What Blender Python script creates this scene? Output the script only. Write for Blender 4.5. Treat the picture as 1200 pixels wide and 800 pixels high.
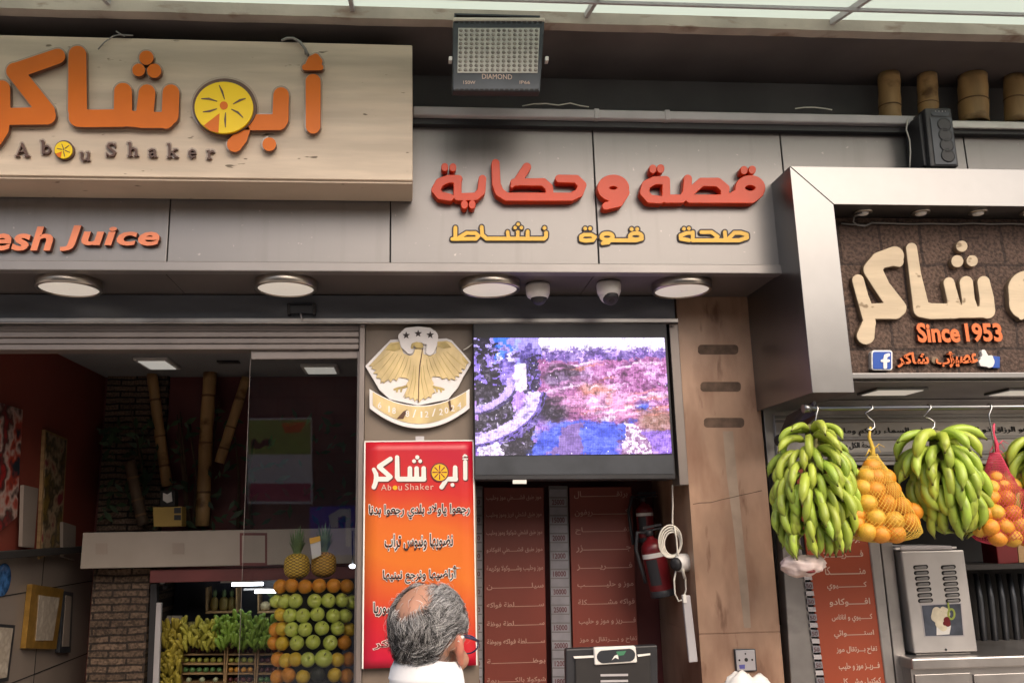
import bpy, bmesh, math, random
import numpy as np
from mathutils import Vector, Matrix, Euler, noise as mnoise
R = math.radians
random.seed(7); rng = np.random.default_rng(7)
for o in list(bpy.data.objects): bpy.data.objects.remove(o)
scene = bpy.context.scene
COL = scene.collection

# ------------------------------------------------------------------ camera
CAM = Vector((0.0, 0.0, 1.85))
YAW, PITCH, ROLL = R(4.4), R(12.1), 0.0173
FPX, PPX, PPY = 1000.0, 555.0, 400.0
fwd = Vector((math.sin(YAW)*math.cos(PITCH), math.cos(YAW)*math.cos(PITCH), math.sin(PITCH)))
r0 = Vector((math.cos(YAW), -math.sin(YAW), 0.0))
u0 = r0.cross(fwd)
rgt = r0*math.cos(ROLL) - u0*math.sin(ROLL)
upv = u0*math.cos(ROLL) + r0*math.sin(ROLL)
cd = bpy.data.cameras.new('camera'); cam = bpy.data.objects.new('camera', cd); COL.objects.link(cam)
cd.sensor_width = 36.0; cd.lens = 36.0*FPX/1200.0; cd.sensor_fit = 'HORIZONTAL'
cd.shift_x = (600.0-PPX)/1200.0; cd.clip_start = 0.05; cd.clip_end = 300.0
M = Matrix((rgt, upv, -fwd)).transposed().to_4x4(); M.translation = CAM
cam.matrix_world = M
scene.camera = cam

# ------------------------------------------------------------------ light
SUN_EL, SUN_AZ = R(44), R(158)
w = bpy.data.worlds.new('World'); scene.world = w; w.use_nodes = True
nt = w.node_tree; nt.nodes.clear()
sk = nt.nodes.new('ShaderNodeTexSky'); sk.sky_type = 'NISHITA'; sk.sun_disc = False
sk.sun_elevation = SUN_EL; sk.sun_rotation = SUN_AZ
sk.air_density = 1.0; sk.dust_density = 7.0; sk.ozone_density = 0.0
bg = nt.nodes.new('ShaderNodeBackground'); bg.inputs['Strength'].default_value = 0.15
wo = nt.nodes.new('ShaderNodeOutputWorld')
nt.links.new(sk.outputs[0], bg.inputs[0]); nt.links.new(bg.outputs[0], wo.inputs[0])
sd = bpy.data.lights.new('sun', 'SUN'); sd.energy = 0.75; sd.angle = R(70); sd.color = (1.0, 0.94, 0.89)
sun = bpy.data.objects.new('sun', sd); COL.objects.link(sun)
sdir = Vector((math.sin(SUN_AZ)*math.cos(SUN_EL), math.cos(SUN_AZ)*math.cos(SUN_EL), math.sin(SUN_EL)))
sun.rotation_euler = sdir.to_track_quat('Z', 'Y').to_euler(); sun.location = (2, -6, 12)
vs = scene.view_settings; vs.view_transform = 'Standard'; vs.look = 'None'; vs.gamma = 1.0
vs.exposure = 0.58
try: vs.use_curve_mapping = False
except Exception: pass
scene.cycles.use_denoising = True
scene.cycles.max_bounces = 8; scene.cycles.diffuse_bounces = 4; scene.cycles.glossy_bounces = 4
scene.cycles.transmission_bounces = 6; scene.cycles.transparent_max_bounces = 12
scene.cycles.sample_clamp_indirect = 6.0
scene.cycles.caustics_reflective = False; scene.cycles.caustics_refractive = False

# ------------------------------------------------------------------ pixel -> world
def ray(px, py):
    return fwd + rgt*((px-PPX)/FPX) + upv*((PPY-py)/FPX)
def W(px, py, Y):
    d = ray(px, py); return CAM + d*((Y-CAM.y)/d.y)
def WZ(px, py, z):
    d = ray(px, py); return CAM + d*((z-CAM.z)/d.z)
def WX(px, py, x):
    d = ray(px, py); return CAM + d*((x-CAM.x)/d.x)
def PXM(px, py, Y):      # metres per pixel near this spot
    return (W(px+1, py, Y)-W(px, py, Y)).length

# ------------------------------------------------------------------ materials
def new_mat(name):
    m = bpy.data.materials.new(name); m.use_nodes = True
    return m, m.node_tree, m.node_tree.nodes['Principled BSDF']
def mat(name, col, rough=0.6, metal=0.0, var=0.12, scale=6.0, stretch=(1,1,1), bump=0.0, bscale=None,
        col2=None, emit=None, estr=0.0, spec=None, coat=0.0, detail=5.0, lo=0.35, hi=0.65, rvar=0.0, sss=0.0):
    """plain procedural surface: a noise drives colour, roughness and a little relief"""
    m, t, b = new_mat(name); N = t.nodes.new; L = t.links.new
    tc = N('ShaderNodeTexCoord'); mp = N('ShaderNodeMapping'); mp.inputs['Scale'].default_value = stretch
    L(tc.outputs['Object'], mp.inputs[0])
    nz = N('ShaderNodeTexNoise'); nz.inputs['Scale'].default_value = scale; nz.inputs['Detail'].default_value = detail
    L(mp.outputs[0], nz.inputs['Vector'])
    rp = N('ShaderNodeValToRGB'); rp.color_ramp.elements[0].position = lo; rp.color_ramp.elements[1].position = hi
    c = Vector(col[:3])
    a = tuple(c*(1-var)) if col2 is None else tuple(col2)
    z = tuple(min(1, x) for x in c*(1+var)) if col2 is None else tuple(col)
    rp.color_ramp.elements[0].color = (*a, 1); rp.color_ramp.elements[1].color = (*z, 1)
    L(nz.outputs['Fac'], rp.inputs[0]); L(rp.outputs[0], b.inputs['Base Color'])
    b.inputs['Roughness'].default_value = rough; b.inputs['Metallic'].default_value = metal
    if spec is not None: b.inputs['Specular IOR Level'].default_value = spec
    if coat: b.inputs['Coat Weight'].default_value = coat; b.inputs['Coat Roughness'].default_value = 0.08
    if sss: b.inputs['Subsurface Weight'].default_value = sss; b.inputs['Subsurface Scale'].default_value = 0.01
    if rvar:
        mr = N('ShaderNodeMapRange'); mr.inputs[3].default_value = max(0, rough-rvar); mr.inputs[4].default_value = min(1, rough+rvar)
        L(nz.outputs['Fac'], mr.inputs[0]); L(mr.outputs[0], b.inputs['Roughness'])
    if bump:
        n2 = N('ShaderNodeTexNoise'); n2.inputs['Scale'].default_value = bscale or scale*4; n2.inputs['Detail'].default_value = 6
        L(mp.outputs[0], n2.inputs['Vector'])
        bp = N('ShaderNodeBump'); bp.inputs['Strength'].default_value = bump; bp.inputs['Distance'].default_value = 0.01
        L(n2.outputs['Fac'], bp.inputs['Height']); L(bp.outputs[0], b.inputs['Normal'])
    if emit is not None:
        b.inputs['Emission Color'].default_value = (*emit, 1); b.inputs['Emission Strength'].default_value = estr
    m['b'] = 1
    return m
def layer_spots(m, col, scale, lo, hi, stretch=(1,1,1), detail=3.0, kind='noise', bump=0.0):
    """mix a second colour in where a noise passes a threshold: pits, stains, veins with a shape of their own"""
    t = m.node_tree; N = t.nodes.new; L = t.links.new; b = t.nodes['Principled BSDF']
    src = b.inputs['Base Color'].links[0].from_socket
    tc = N('ShaderNodeTexCoord'); mp = N('ShaderNodeMapping'); mp.inputs['Scale'].default_value = stretch
    mp.inputs['Location'].default_value = (random.random()*9, random.random()*9, random.random()*9)
    L(tc.outputs['Object'], mp.inputs[0])
    if kind == 'vor':
        nz = N('ShaderNodeTexVoronoi'); nz.inputs['Scale'].default_value = scale; out = nz.outputs['Distance']
    else:
        nz = N('ShaderNodeTexNoise'); nz.inputs['Scale'].default_value = scale; nz.inputs['Detail'].default_value = detail
        out = nz.outputs['Fac']
    L(mp.outputs[0], nz.inputs['Vector'])
    rp = N('ShaderNodeValToRGB'); rp.color_ramp.elements[0].position = lo; rp.color_ramp.elements[1].position = hi
    rp.color_ramp.elements[0].color = (0,0,0,1) if lo < hi else (1,1,1,1)
    L(out, rp.inputs[0])
    mx = N('ShaderNodeMix'); mx.data_type = 'RGBA'
    L(rp.outputs[0], mx.inputs[0]); L(src, mx.inputs[6]); mx.inputs[7].default_value = (*col, 1)
    L(mx.outputs[2], b.inputs['Base Color'])
    if bump:
        bp = N('ShaderNodeBump'); bp.inputs['Strength'].default_value = bump; bp.inputs['Distance'].default_value = 0.004; bp.invert = True
        L(rp.outputs[0], bp.inputs['Height'])
        if b.inputs['Normal'].links: L(b.inputs['Normal'].links[0].from_socket, bp.inputs['Normal'])
        L(bp.outputs[0], b.inputs['Normal'])
    return m
def attr_mat(name, rough=0.5, metal=0.0, emit=0.0, sss=0.0, spec=None):
    m, t, b = new_mat(name)
    a = t.nodes.new('ShaderNodeAttribute'); a.attribute_name = 'col'
    t.links.new(a.outputs['Color'], b.inputs['Base Color'])
    b.inputs['Roughness'].default_value = rough; b.inputs['Metallic'].default_value = metal
    if spec is not None: b.inputs['Specular IOR Level'].default_value = spec
    if sss: b.inputs['Subsurface Weight'].default_value = sss; b.inputs['Subsurface Scale'].default_value = 0.005
    if emit:
        t.links.new(a.outputs['Color'], b.inputs['Emission Color']); b.inputs['Emission Strength'].default_value = emit
    return m
def glass_mat(name, tint=(0.9,0.93,0.92), ior=1.5, extra=0.0):
    m = bpy.data.materials.new(name); m.use_nodes = True; t = m.node_tree; t.nodes.clear(); N = t.nodes.new
    tr = N('ShaderNodeBsdfTransparent'); tr.inputs[0].default_value = (*tint, 1)
    gl = N('ShaderNodeBsdfGlossy'); gl.inputs['Roughness'].default_value = 0.02
    fr = N('ShaderNodeFresnel'); fr.inputs[0].default_value = ior
    ad = N('ShaderNodeMath'); ad.operation = 'ADD'; ad.inputs[1].default_value = extra; t.links.new(fr.outputs[0], ad.inputs[0])
    mx = N('ShaderNodeMixShader'); out = N('ShaderNodeOutputMaterial')
    t.links.new(ad.outputs[0], mx.inputs[0]); t.links.new(tr.outputs[0], mx.inputs[1]); t.links.new(gl.outputs[0], mx.inputs[2])
    t.links.new(mx.outputs[0], out.inputs[0])
    return m

# ------------------------------------------------------------------ objects
def tag(o, label=None, cat=None, group=None, kind=None):
    if label: o['label'] = label
    if cat: o['category'] = cat
    if group: o['group'] = group
    if kind: o['kind'] = kind
    return o
def thing(name, label, cat, loc=(0,0,0), group=None):
    o = bpy.data.objects.new(name, None); COL.objects.link(o); o.empty_display_size = 0.05
    o.location = loc; tag(o, label, cat, group); return o
def adopt(o, parent):
    if parent is not None:
        o.parent = parent
        p = parent; T = Matrix.Identity(4)
        chain = []
        while p is not None: chain.append(p); p = p.parent
        for q in reversed(chain): T = T @ (q.matrix_parent_inverse if q.parent else Matrix.Identity(4)) @ q.matrix_basis
        o.matrix_parent_inverse = T.inverted()
class MB:
    def __init__(s): s.v = []; s.f = []; s.mi = []; s.sm = []; s.cols = None; s.cur = 0
    def add(s, vs, fs, smooth=False):
        k = len(s.v); s.v += [tuple(x) for x in vs]
        for f in fs: s.f.append([i+k for i in f]); s.mi.append(s.cur); s.sm.append(smooth)
        return s
    def m(s, i): s.cur = i; return s
    def box(s, x0, x1, y0, y1, z0, z1):
        v = [(x,y,z) for z in (z0,z1) for y in (y0,y1) for x in (x0,x1)]
        return s.add(v, [(0,2,3,1),(4,5,7,6),(0,1,5,4),(2,6,7,3),(0,4,6,2),(1,3,7,5)])
    def obox(s, c, ax, ay, az):       # oriented box by centre and half axes
        c = Vector(c); v = [c+ax*i+ay*j+az*k for k in (-1,1) for j in (-1,1) for i in (-1,1)]
        return s.add(v, [(0,2,3,1),(4,5,7,6),(0,1,5,4),(2,6,7,3),(0,4,6,2),(1,3,7,5)])
    def prism(s, front, d):           # front: loop of points, d: vector of extrusion
        n = len(front); v = [Vector(p) for p in front]; v += [p+Vector(d) for p in v]
        nrm = Vector((0,0,0))
        for i in range(n): nrm += v[i].cross(v[(i+1) % n])
        fl = nrm.dot(Vector(d)) > 0
        a = list(range(n)); b = list(range(n, 2*n))
        fs = []
        fs.append(a[::-1] if fl else a); fs.append(b if fl else b[::-1])
        for i in range(n):
            j = (i+1) % n
            fs.append((i, j, n+j, n+i) if fl else (j, i, n+i, n+j))
        return s.add(v, fs)
    def quad(s, px4, Y, depth):       # traced outline on the plane Y, thickness going back
        return s.prism([W(x, y, Y) for x, y in px4], (0, depth, 0))
    def tube(s, pts, rad, n=8, caps=True, smooth=True):
        pts = [Vector(p) for p in pts]; k = len(pts)
        rs = rad if hasattr(rad, '__len__') else [rad]*k
        vs = []; up = None
        for i, p in enumerate(pts):
            t = (pts[min(i+1,k-1)]-pts[max(i-1,0)]).normalized()
            if up is None: up = t.orthogonal().normalized()
            up = (up - t*up.dot(t))
            up = up.normalized() if up.length > 1e-6 else t.orthogonal().normalized()
            sd_ = t.cross(up)
            for j in range(n):
                a = 2*math.pi*j/n; vs.append(p+(up*math.cos(a)+sd_*math.sin(a))*rs[i])
        fs = []
        for i in range(k-1):
            for j in range(n):
                jj = (j+1) % n; fs.append((i*n+j, i*n+jj, (i+1)*n+jj, (i+1)*n+j))
        s.add(vs, fs, smooth)
        if caps:
            b = len(s.v)-len(vs)
            s.f.append([b+j for j in range(n)][::-1]); s.mi.append(s.cur); s.sm.append(False)
            s.f.append([b+(k-1)*n+j for j in range(n)]); s.mi.append(s.cur); s.sm.append(False)
        return s
    def lathe(s, prof, c, axis=(0,0,1), n=24, smooth=True, caps=True):
        c = Vector(c); ax = Vector(axis).normalized(); u = ax.orthogonal().normalized(); v_ = ax.cross(u)
        vs = []
        for r, h in prof:
            for j in range(n):
                a = 2*math.pi*j/n; vs.append(c+ax*h+(u*math.cos(a)+v_*math.sin(a))*r)
        fs = [(i*n+j, i*n+(j+1) % n, (i+1)*n+(j+1) % n, (i+1)*n+j) for i in range(len(prof)-1) for j in range(n)]
        s.add(vs, fs, smooth)
        if caps:
            b = len(s.v)-len(vs); k = len(prof)
            s.f.append([b+j for j in range(n)][::-1]); s.mi.append(s.cur); s.sm.append(False)
            s.f.append([b+(k-1)*n+j for j in range(n)]); s.mi.append(s.cur); s.sm.append(False)
        return s
    def ball(s, c, r, nu=14, nv=10, fn=None):
        c = Vector(c); rr = r if hasattr(r, '__len__') else (r, r, r); vs = []
        for i in range(nv+1):
            th = math.pi*i/nv
            for j in range(nu):
                a = 2*math.pi*j/nu; d = Vector((math.sin(th)*math.cos(a), math.sin(th)*math.sin(a), math.cos(th)))
                q = Vector((d.x*rr[0], d.y*rr[1], d.z*rr[2]))
                if fn: q = fn(q, d)
                vs.append(c+q)
        fs = [(i*nu+j, (i+1)*nu+j, (i+1)*nu+(j+1) % nu, i*nu+(j+1) % nu) for i in range(nv) for j in range(nu)]
        return s.add(vs, fs, True)
    def build(s, name, mats, parent=None, bevel=0.0, seg=2, label=None, merge=False):
        me = bpy.data.meshes.new(name); me.from_pydata(s.v, [], s.f)
        for mm in (mats if isinstance(mats, (list, tuple)) else [mats]): me.materials.append(mm)
        me.polygons.foreach_set('material_index', s.mi); me.polygons.foreach_set('use_smooth', s.sm)
        if s.cols is not None:
            at = me.color_attributes.new('col', 'FLOAT_COLOR', 'POINT')
            at.data.foreach_set('color', np.array(s.cols, dtype=np.float32).ravel())
        if merge:
            bm = bmesh.new(); bm.from_mesh(me); bmesh.ops.remove_doubles(bm, verts=bm.verts, dist=1e-5); bm.to_mesh(me); bm.free()
        me.validate(); me.update()
        o = bpy.data.objects.new(name, me); COL.objects.link(o); adopt(o, parent)
        if bevel:
            b = o.modifiers.new('edge', 'BEVEL'); b.width = bevel; b.segments = seg; b.limit_method = 'ANGLE'; b.angle_limit = R(40)
            b.harden_normals = False
        if label: o['label'] = label
        return o
def copy_tree(o, parent=None):
    c = o.copy(); COL.objects.link(c)
    if parent is not None: c.parent = parent
    for ch in list(o.children): copy_tree(ch, c)
    return c
ORD = ['first','second','third','fourth','fifth','sixth','seventh','eighth','ninth','tenth','eleventh','twelfth','thirteenth','fourteenth','fifteenth','sixteenth','seventeenth','eighteenth','nineteenth','twentieth']

# ------------------------------------------------------------------ lettering
def march(f, xs, ys):
    """closed iso-contours (f<0 inside) of a grid, linked by shared grid edges"""
    ny, nx = f.shape; seg = {}
    def pt(e):
        i, j, k = e
        if k == 0: a, b = f[j,i], f[j,i+1]; t = a/(a-b); return (xs[i]+(xs[i+1]-xs[i])*t, ys[j])
        a, b = f[j,i], f[j+1,i]; t = a/(a-b); return (xs[i], ys[j]+(ys[j+1]-ys[j])*t)
    ins = f < 0
    code = ins[:-1,:-1]*1 + ins[:-1,1:]*2 + ins[1:,1:]*4 + ins[1:,:-1]*8
    T = {1:[(3,0)],2:[(0,1)],3:[(3,1)],4:[(1,2)],5:[(3,0),(1,2)],6:[(0,2)],7:[(3,2)],8:[(2,3)],9:[(2,0)],10:[(0,1),(2,3)],11:[(2,1)],12:[(1,3)],13:[(1,0)],14:[(0,3)]}
    for j, i in zip(*np.nonzero((code > 0) & (code < 15))):
        ed = [(i,j,0),(i+1,j,1),(i,j+1,0),(i,j,1)]
        for a, b in T[int(code[j,i])]: seg.setdefault(ed[a], []).append(ed[b])
    out = []
    while seg:
        s0 = next(iter(seg)); loop = [s0]; cur = s0
        while True:
            nx_ = seg[cur].pop()
            if not seg[cur]: del seg[cur]
            if nx_ == s0 or nx_ not in seg: break
            loop.append(nx_); cur = nx_
        if len(loop) > 5: out.append([pt(e) for e in loop])
    return out
def simplify(pts, tol):
    n = len(pts)
    if n < 8: return pts
    def dp(a, b, idx):
        A = pts[idx[a]]; B = pts[idx[b]]
        dx, dy = B[0]-A[0], B[1]-A[1]; L = math.hypot(dx, dy) or 1e-9
        best, k = 0, -1
        for i in range(a+1, b):
            p = pts[idx[i]]; d = abs(dx*(p[1]-A[1])-dy*(p[0]-A[0]))/L
            if d > best: best, k = d, i
        if best > tol: return dp(a, k, idx)[:-1]+dp(k, b, idx)
        return [idx[a], idx[b]]
    h = n//2
    ia = list(range(0, h+1)); ib = list(range(h, n))+[0]
    ids = dp(0, len(ia)-1, ia)[:-1]+dp(0, len(ib)-1, ib)[:-1]
    return [pts[i] for i in ids]
def strokes(ss, grow=0.0, holes=(), res=None, tol=None):
    """outline of a union of round-ended strokes [(x,y,r),...]; holes are strokes cut out"""
    al = [p for s in ss for p in s]
    r = min(p[2] for p in al); mx = max(p[2] for p in al)+abs(grow)+4
    h = res or max(r/7.0, 0.12)
    x0, x1 = min(p[0] for p in al)-mx, max(p[0] for p in al)+mx
    y0, y1 = min(p[1] for p in al)-mx, max(p[1] for p in al)+mx
    xs = np.arange(x0, x1, h); ys = np.arange(y0, y1, h); X, Y = np.meshgrid(xs, ys)
    def field(S):
        F = np.full(X.shape, 1e9)
        for s in S:
            if len(s) == 1: s = [s[0], (s[0][0]+1e-3, s[0][1], s[0][2])]
            for a, b in zip(s[:-1], s[1:]):
                dx, dy = b[0]-a[0], b[1]-a[1]; L2 = dx*dx+dy*dy or 1e-9
                t = np.clip(((X-a[0])*dx+(Y-a[1])*dy)/L2, 0, 1)
                F = np.minimum(F, np.hypot(X-a[0]-dx*t, Y-a[1]-dy*t)-(a[2]+(b[2]-a[2])*t))
        return F
    F = field(ss)-grow
    if holes: F = np.maximum(F, -(field(holes)+grow))
    F[F == 0] = 1e-6
    return [simplify(c, tol or h*0.18) for c in march(F, xs, ys)]
def ring(cx, cy, rx, ry, r, a0=0, a1=360, n=28):
    return [(cx+rx*math.cos(R(a0+(a1-a0)*i/n)), cy+ry*math.sin(R(a0+(a1-a0)*i/n)), r) for i in range(n+1)]
def fill_mesh(loops, ext, bev=0.0):
    """fill nested 2D loops (even-odd) and thicken: front face at z=+"""
    cu = bpy.data.curves.new('l', 'CURVE'); cu.dimensions = '2D'; cu.fill_mode = 'BOTH'
    cu.extrude = max(ext/2-bev, 0); cu.bevel_depth = bev; cu.bevel_resolution = 1; cu.offset = -bev
    for lp in loops:
        sp = cu.splines.new('POLY'); sp.points.add(len(lp)-1)
        sp.points.foreach_set('co', [c for p in lp for c in (p[0], p[1], 0, 1)]); sp.use_cyclic_u = True
    o = bpy.data.objects.new('l', cu); COL.objects.link(o); bpy.context.view_layer.update()
    me = bpy.data.meshes.new_from_object(o.evaluated_get(bpy.context.evaluated_depsgraph_get()))
    bpy.data.objects.remove(o); bpy.data.curves.remove(cu)
    return me
def finish_letters(me, name, Yf, ext, mats, parent, label=None, sidemat=True):
    n = len(me.vertices); co = np.empty(n*3, np.float32); me.vertices.foreach_get('co', co); co = co.reshape(-1,3)
    out = np.stack([co[:,0], Yf+ext/2-co[:,2], co[:,1]], 1)
    me.vertices.foreach_set('co', out.astype(np.float32).ravel())
    me.name = name; me.materials.clear()
    for mm in (mats if isinstance(mats, (list, tuple)) else [mats]): me.materials.append(mm)
    me.update()
    if len(me.materials) > 1:
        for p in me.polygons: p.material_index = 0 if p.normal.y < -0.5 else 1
    else:
        for p in me.polygons: p.material_index = 0
    o = bpy.data.objects.new(name, me); COL.objects.link(o); adopt(o, parent)
    if label: o['label'] = label
    return o
def letters(name, loops, tf, Yf, ext, mats, parent, bev=0.0, label=None):
    """loops traced in a zoom's pixels; tf brings them to photo pixels; they end up on the plane Yf"""
    lw = []
    for lp in loops:
        q = []
        for x, y in lp:
            p = W(*tf(x, y), Yf); q.append((p.x, p.z))
        lw.append(q)
    return finish_letters(fill_mesh(lw, ext, bev), name, Yf, ext, mats, parent, label)
AR = {}
def _ar():
    base = 0xFE80; seq = 'ء1 آ2 أ2 ؤ2 إ2 ئ4 ا2 ب4 ة2 ت4 ث4 ج4 ح4 خ4 د2 ذ2 ر2 ز2 س4 ش4 ص4 ض4 ط4 ظ4 ع4 غ4 ف4 ق4 ك4 ل4 م4 ن4 ه4 و2 ى2 ي4'.split()
    for s in seq:
        n = int(s[1:]); AR[s[0]] = (base, n); base += n
_ar()
def shape_ar(s):
    out = []; s = s.replace('لا', '\uFEFB').replace('لأ', '\uFEF7')
    def joins_next(c): return c == 'ـ' or (c in AR and AR[c][1] == 4)
    def joins_prev(c): return c == 'ـ' or c in '\uFEFB\uFEF7' or (c in AR and AR[c][1] >= 2)
    for i, c in enumerate(s):
        pv = i > 0 and joins_next(s[i-1]) and joins_prev(c)
        nx = i+1 < len(s) and joins_next(c) and joins_prev(s[i+1])
        if c in '\uFEFB\uFEF7': out.append(chr(ord(c)+(1 if pv else 0))); continue
        if c in AR:
            b, n = AR[c]
            k = (3 if n == 4 else 1) if (pv and nx) else 1 if pv else 2 if nx else 0
            out.append(chr(b+k))
        else: out.append(c)
    return ''.join(reversed(out))
def text_mesh(s, ext, bold=0.0, shear=0.0, spacing=1.0, bev=0.0):
    cu = bpy.data.curves.new('t', 'FONT'); cu.body = s; cu.size = 1.0; cu.offset = bold; cu.shear = shear
    cu.space_character = spacing; cu.resolution_u = 3; cu.extrude = 0.5
    o = bpy.data.objects.new('t', cu); COL.objects.link(o); bpy.context.view_layer.update()
    me = bpy.data.meshes.new_from_object(o.evaluated_get(bpy.context.evaluated_depsgraph_get()))
    bpy.data.objects.remove(o); bpy.data.curves.remove(cu)
    return me
def text_co(s, box, Yf, ext, bold=0.0, shear=0.0, spacing=1.0, arabic=False):
    """verts/faces of a line of text whose ink fills the pixel box (x0,y0,x1,y1) on the plane Yf"""
    me = text_mesh(shape_ar(s) if arabic else s, ext, bold, shear, spacing)
    n = len(me.vertices); co = np.empty(n*3, np.float32); me.vertices.foreach_get('co', co); co = co.reshape(-1,3).astype(float)
    mn = co.min(0); mxx = co.max(0)
    if bold:
        m0 = text_mesh(shape_ar(s) if arabic else s, ext, 0.0, shear, spacing); c0 = np.empty(len(m0.vertices)*3, np.float32); m0.vertices.foreach_get('co', c0); c0 = c0.reshape(-1,3); mn = c0.min(0); mxx = c0.max(0); bpy.data.meshes.remove(m0)
    x0, y0, x1, y1 = box
    a = W(x0, y1, Yf); b = W(x1, y0, Yf)
    X = a.x+(co[:,0]-mn[0])/(mxx[0]-mn[0])*(b.x-a.x); Z = a.z+(co[:,1]-mn[1])/(mxx[1]-mn[1])*(b.z-a.z)
    Yc = Yf+ext*(0.5-co[:,2])
    fs = [list(p.vertices) for p in me.polygons]
    bpy.data.meshes.remove(me)
    return list(zip(X, Yc, Z)), fs
def text(name, lines, Yf, ext, mats, parent, label=None, **kw):
    """lines: [(string, box)] -> one mesh of lettering"""
    mb = MB()
    for s, box in lines:
        v, f = text_co(s, box, Yf, ext, **kw); mb.add(v, f)
    o = mb.build(name, mats, parent, label=label)
    if isinstance(mats, (list, tuple)) and len(mats) > 1:
        for p in o.data.polygons: p.material_index = 0 if p.normal.y < -0.5 else 1
    return o
# ------------------------------------------------------------------ palette
mTrav = mat('travertine', (0.54,0.44,0.345), 0.55, var=0.14, scale=3.0, stretch=(0.6,1,5), bump=0.06, bscale=40, detail=8)
layer_spots(mTrav, (0.50,0.395,0.30), 2.2, 0.56, 0.75, (0.5,1,4), 6)
layer_spots(mTrav, (0.13,0.095,0.065), 26, 0.715, 0.76, (0.45,1,1.6), 2, bump=0.5)
mClad = mat('cladding_metal', (0.235,0.222,0.218), 0.36, metal=0.5, var=0.06, scale=1.6, stretch=(1,1,2.5), rvar=0.1)
layer_spots(mClad, (0.22,0.208,0.203), 3, 0.55, 0.8, (1,1,0.35), 6)
layer_spots(mClad, (0.205,0.192,0.187), 2.5, 0.56, 0.85, (7,1,0.5), 5)
layer_spots(mClad, (0.36,0.33,0.31), 40, 0.72, 0.78, (1,1,1), 2)
mTrim = mat('trim_metal', (0.245,0.228,0.222), 0.35, metal=0.5, var=0.08, scale=3)
mSoffit = mat('soffit_panel', (0.135,0.115,0.11), 0.4, metal=0.25, var=0.12, scale=2.5, rvar=0.1)
mDarkWall = mat('dark_wall_paint', (0.13,0.121,0.123), 0.6, var=0.18, scale=2.0, bump=0.05)
mDarkSoff = mat('dark_soffit_paint', (0.12,0.103,0.102), 0.55, var=0.25, scale=1.7, bump=0.08, bscale=12)
mLedge = mat('weathered_ledge', (0.46,0.40,0.35), 0.8, var=0.15, scale=4, bump=0.3, bscale=30)
layer_spots(mLedge, (0.28,0.20,0.16), 5.5, 0.58, 0.70, (1,1,3), 8)
mSteel = mat('brushed_steel', (0.25,0.246,0.246), 0.34, metal=1.0, var=0.05, scale=5, stretch=(1,1,1), rvar=0.05)
mSteelD = mat('dull_steel', (0.42,0.40,0.39), 0.38, metal=0.9, var=0.10, scale=6, rvar=0.1)
layer_spots(mSteelD, (0.25,0.23,0.22), 4, 0.55, 0.75, (1,1,2), 6)
mAlu = mat('brown_aluminium', (0.25,0.215,0.20), 0.4, metal=0.5, var=0.08, scale=5)
mGrey = mat('blue_grey_cornice', (0.135,0.145,0.165), 0.42, metal=0.3, var=0.12, scale=3, stretch=(1,1,4))
mGutter = mat('pale_grey_conduit', (0.45,0.43,0.45), 0.45, var=0.08, scale=5)
mPier = mat('pier_stone', (0.19,0.148,0.115), 0.5, var=0.15, scale=3, bump=0.05)
layer_spots(mPier, (0.12,0.09,0.068), 2.6, 0.52, 0.72, (1,1,0.6), 8)
mPillar = mat('veined_stone', (0.38,0.240,0.165), 0.42, var=0.20, scale=3.5, stretch=(1.5,1,0.8), bump=0.03, detail=8)
layer_spots(mPillar, (0.235,0.125,0.08), 4.5, 0.46, 0.72, (1.7,1,0.55), 9)
layer_spots(mPillar, (0.19,0.10,0.065), 8.0, 0.62, 0.72, (2.0,1,0.5), 7)
mSlot = mat('slot_stone', (0.115,0.072,0.050), 0.8, var=0.3, scale=20)
mCrack = mat('repair_line', (0.33,0.25,0.19), 0.7, var=0.1, scale=12)
mBlack = mat('black_plastic', (0.020,0.020,0.024), 0.5, var=0.2, scale=8)
mBlackM = mat('black_matte', (0.018,0.016,0.016), 0.75, var=0.2, scale=6)
mDarkMetal = mat('charcoal_metal', (0.06,0.065,0.075), 0.45, metal=0.6, var=0.15, scale=7)
mWhite = mat('white_plastic', (0.78,0.76,0.74), 0.35, var=0.04, scale=5)
mWhitePaint = mat('white_paint', (0.66,0.60,0.52), 0.6, var=0.06, scale=4)
mBand = mat('cream_band_paint', (0.30,0.26,0.225), 0.6, var=0.06, scale=4)
mPaper = mat('paper', (0.72,0.70,0.67), 0.8, var=0.05, scale=12)
mDiff = mat('lamp_diffuser', (0.78,0.72,0.62), 0.5, var=0.02, scale=3, emit=(1.0,0.90,0.78), estr=0.26)
mSteelL = mat('light_steel', (0.55,0.53,0.52), 0.42, metal=0.7, var=0.08, scale=6, rvar=0.08)
mNickel = mat('satin_nickel', (0.46,0.41,0.36), 0.3, metal=1.0, var=0.08, scale=9)
mOrange = mat('orange_acrylic', (0.60,0.135,0.004), 0.35, var=0.05, scale=4, spec=0.25)
mBrownSide = mat('brown_acrylic_side', (0.13,0.045,0.022), 0.35, var=0.1, scale=8)
mClear = mat('frosted_acrylic', (0.40,0.31,0.24), 0.2, var=0.06, scale=6, coat=0.4)
mYellow = mat('yellow_acrylic', (0.80,0.55,0.004), 0.35, var=0.04, scale=4, spec=0.3)
mBrown = mat('brown_letter', (0.085,0.035,0.02), 0.4, var=0.15, scale=10)
mRed = mat('red_orange_letter', (0.66,0.050,0.006), 0.3, var=0.05, scale=4, spec=0.35)
mSalmon = mat('faded_salmon_letter', (0.70,0.22,0.11), 0.5, var=0.08, scale=12)
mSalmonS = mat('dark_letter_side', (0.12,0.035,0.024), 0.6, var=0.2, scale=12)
mGold = mat('yellow_letter', (0.78,0.44,0.02), 0.35, var=0.08, scale=6)
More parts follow.
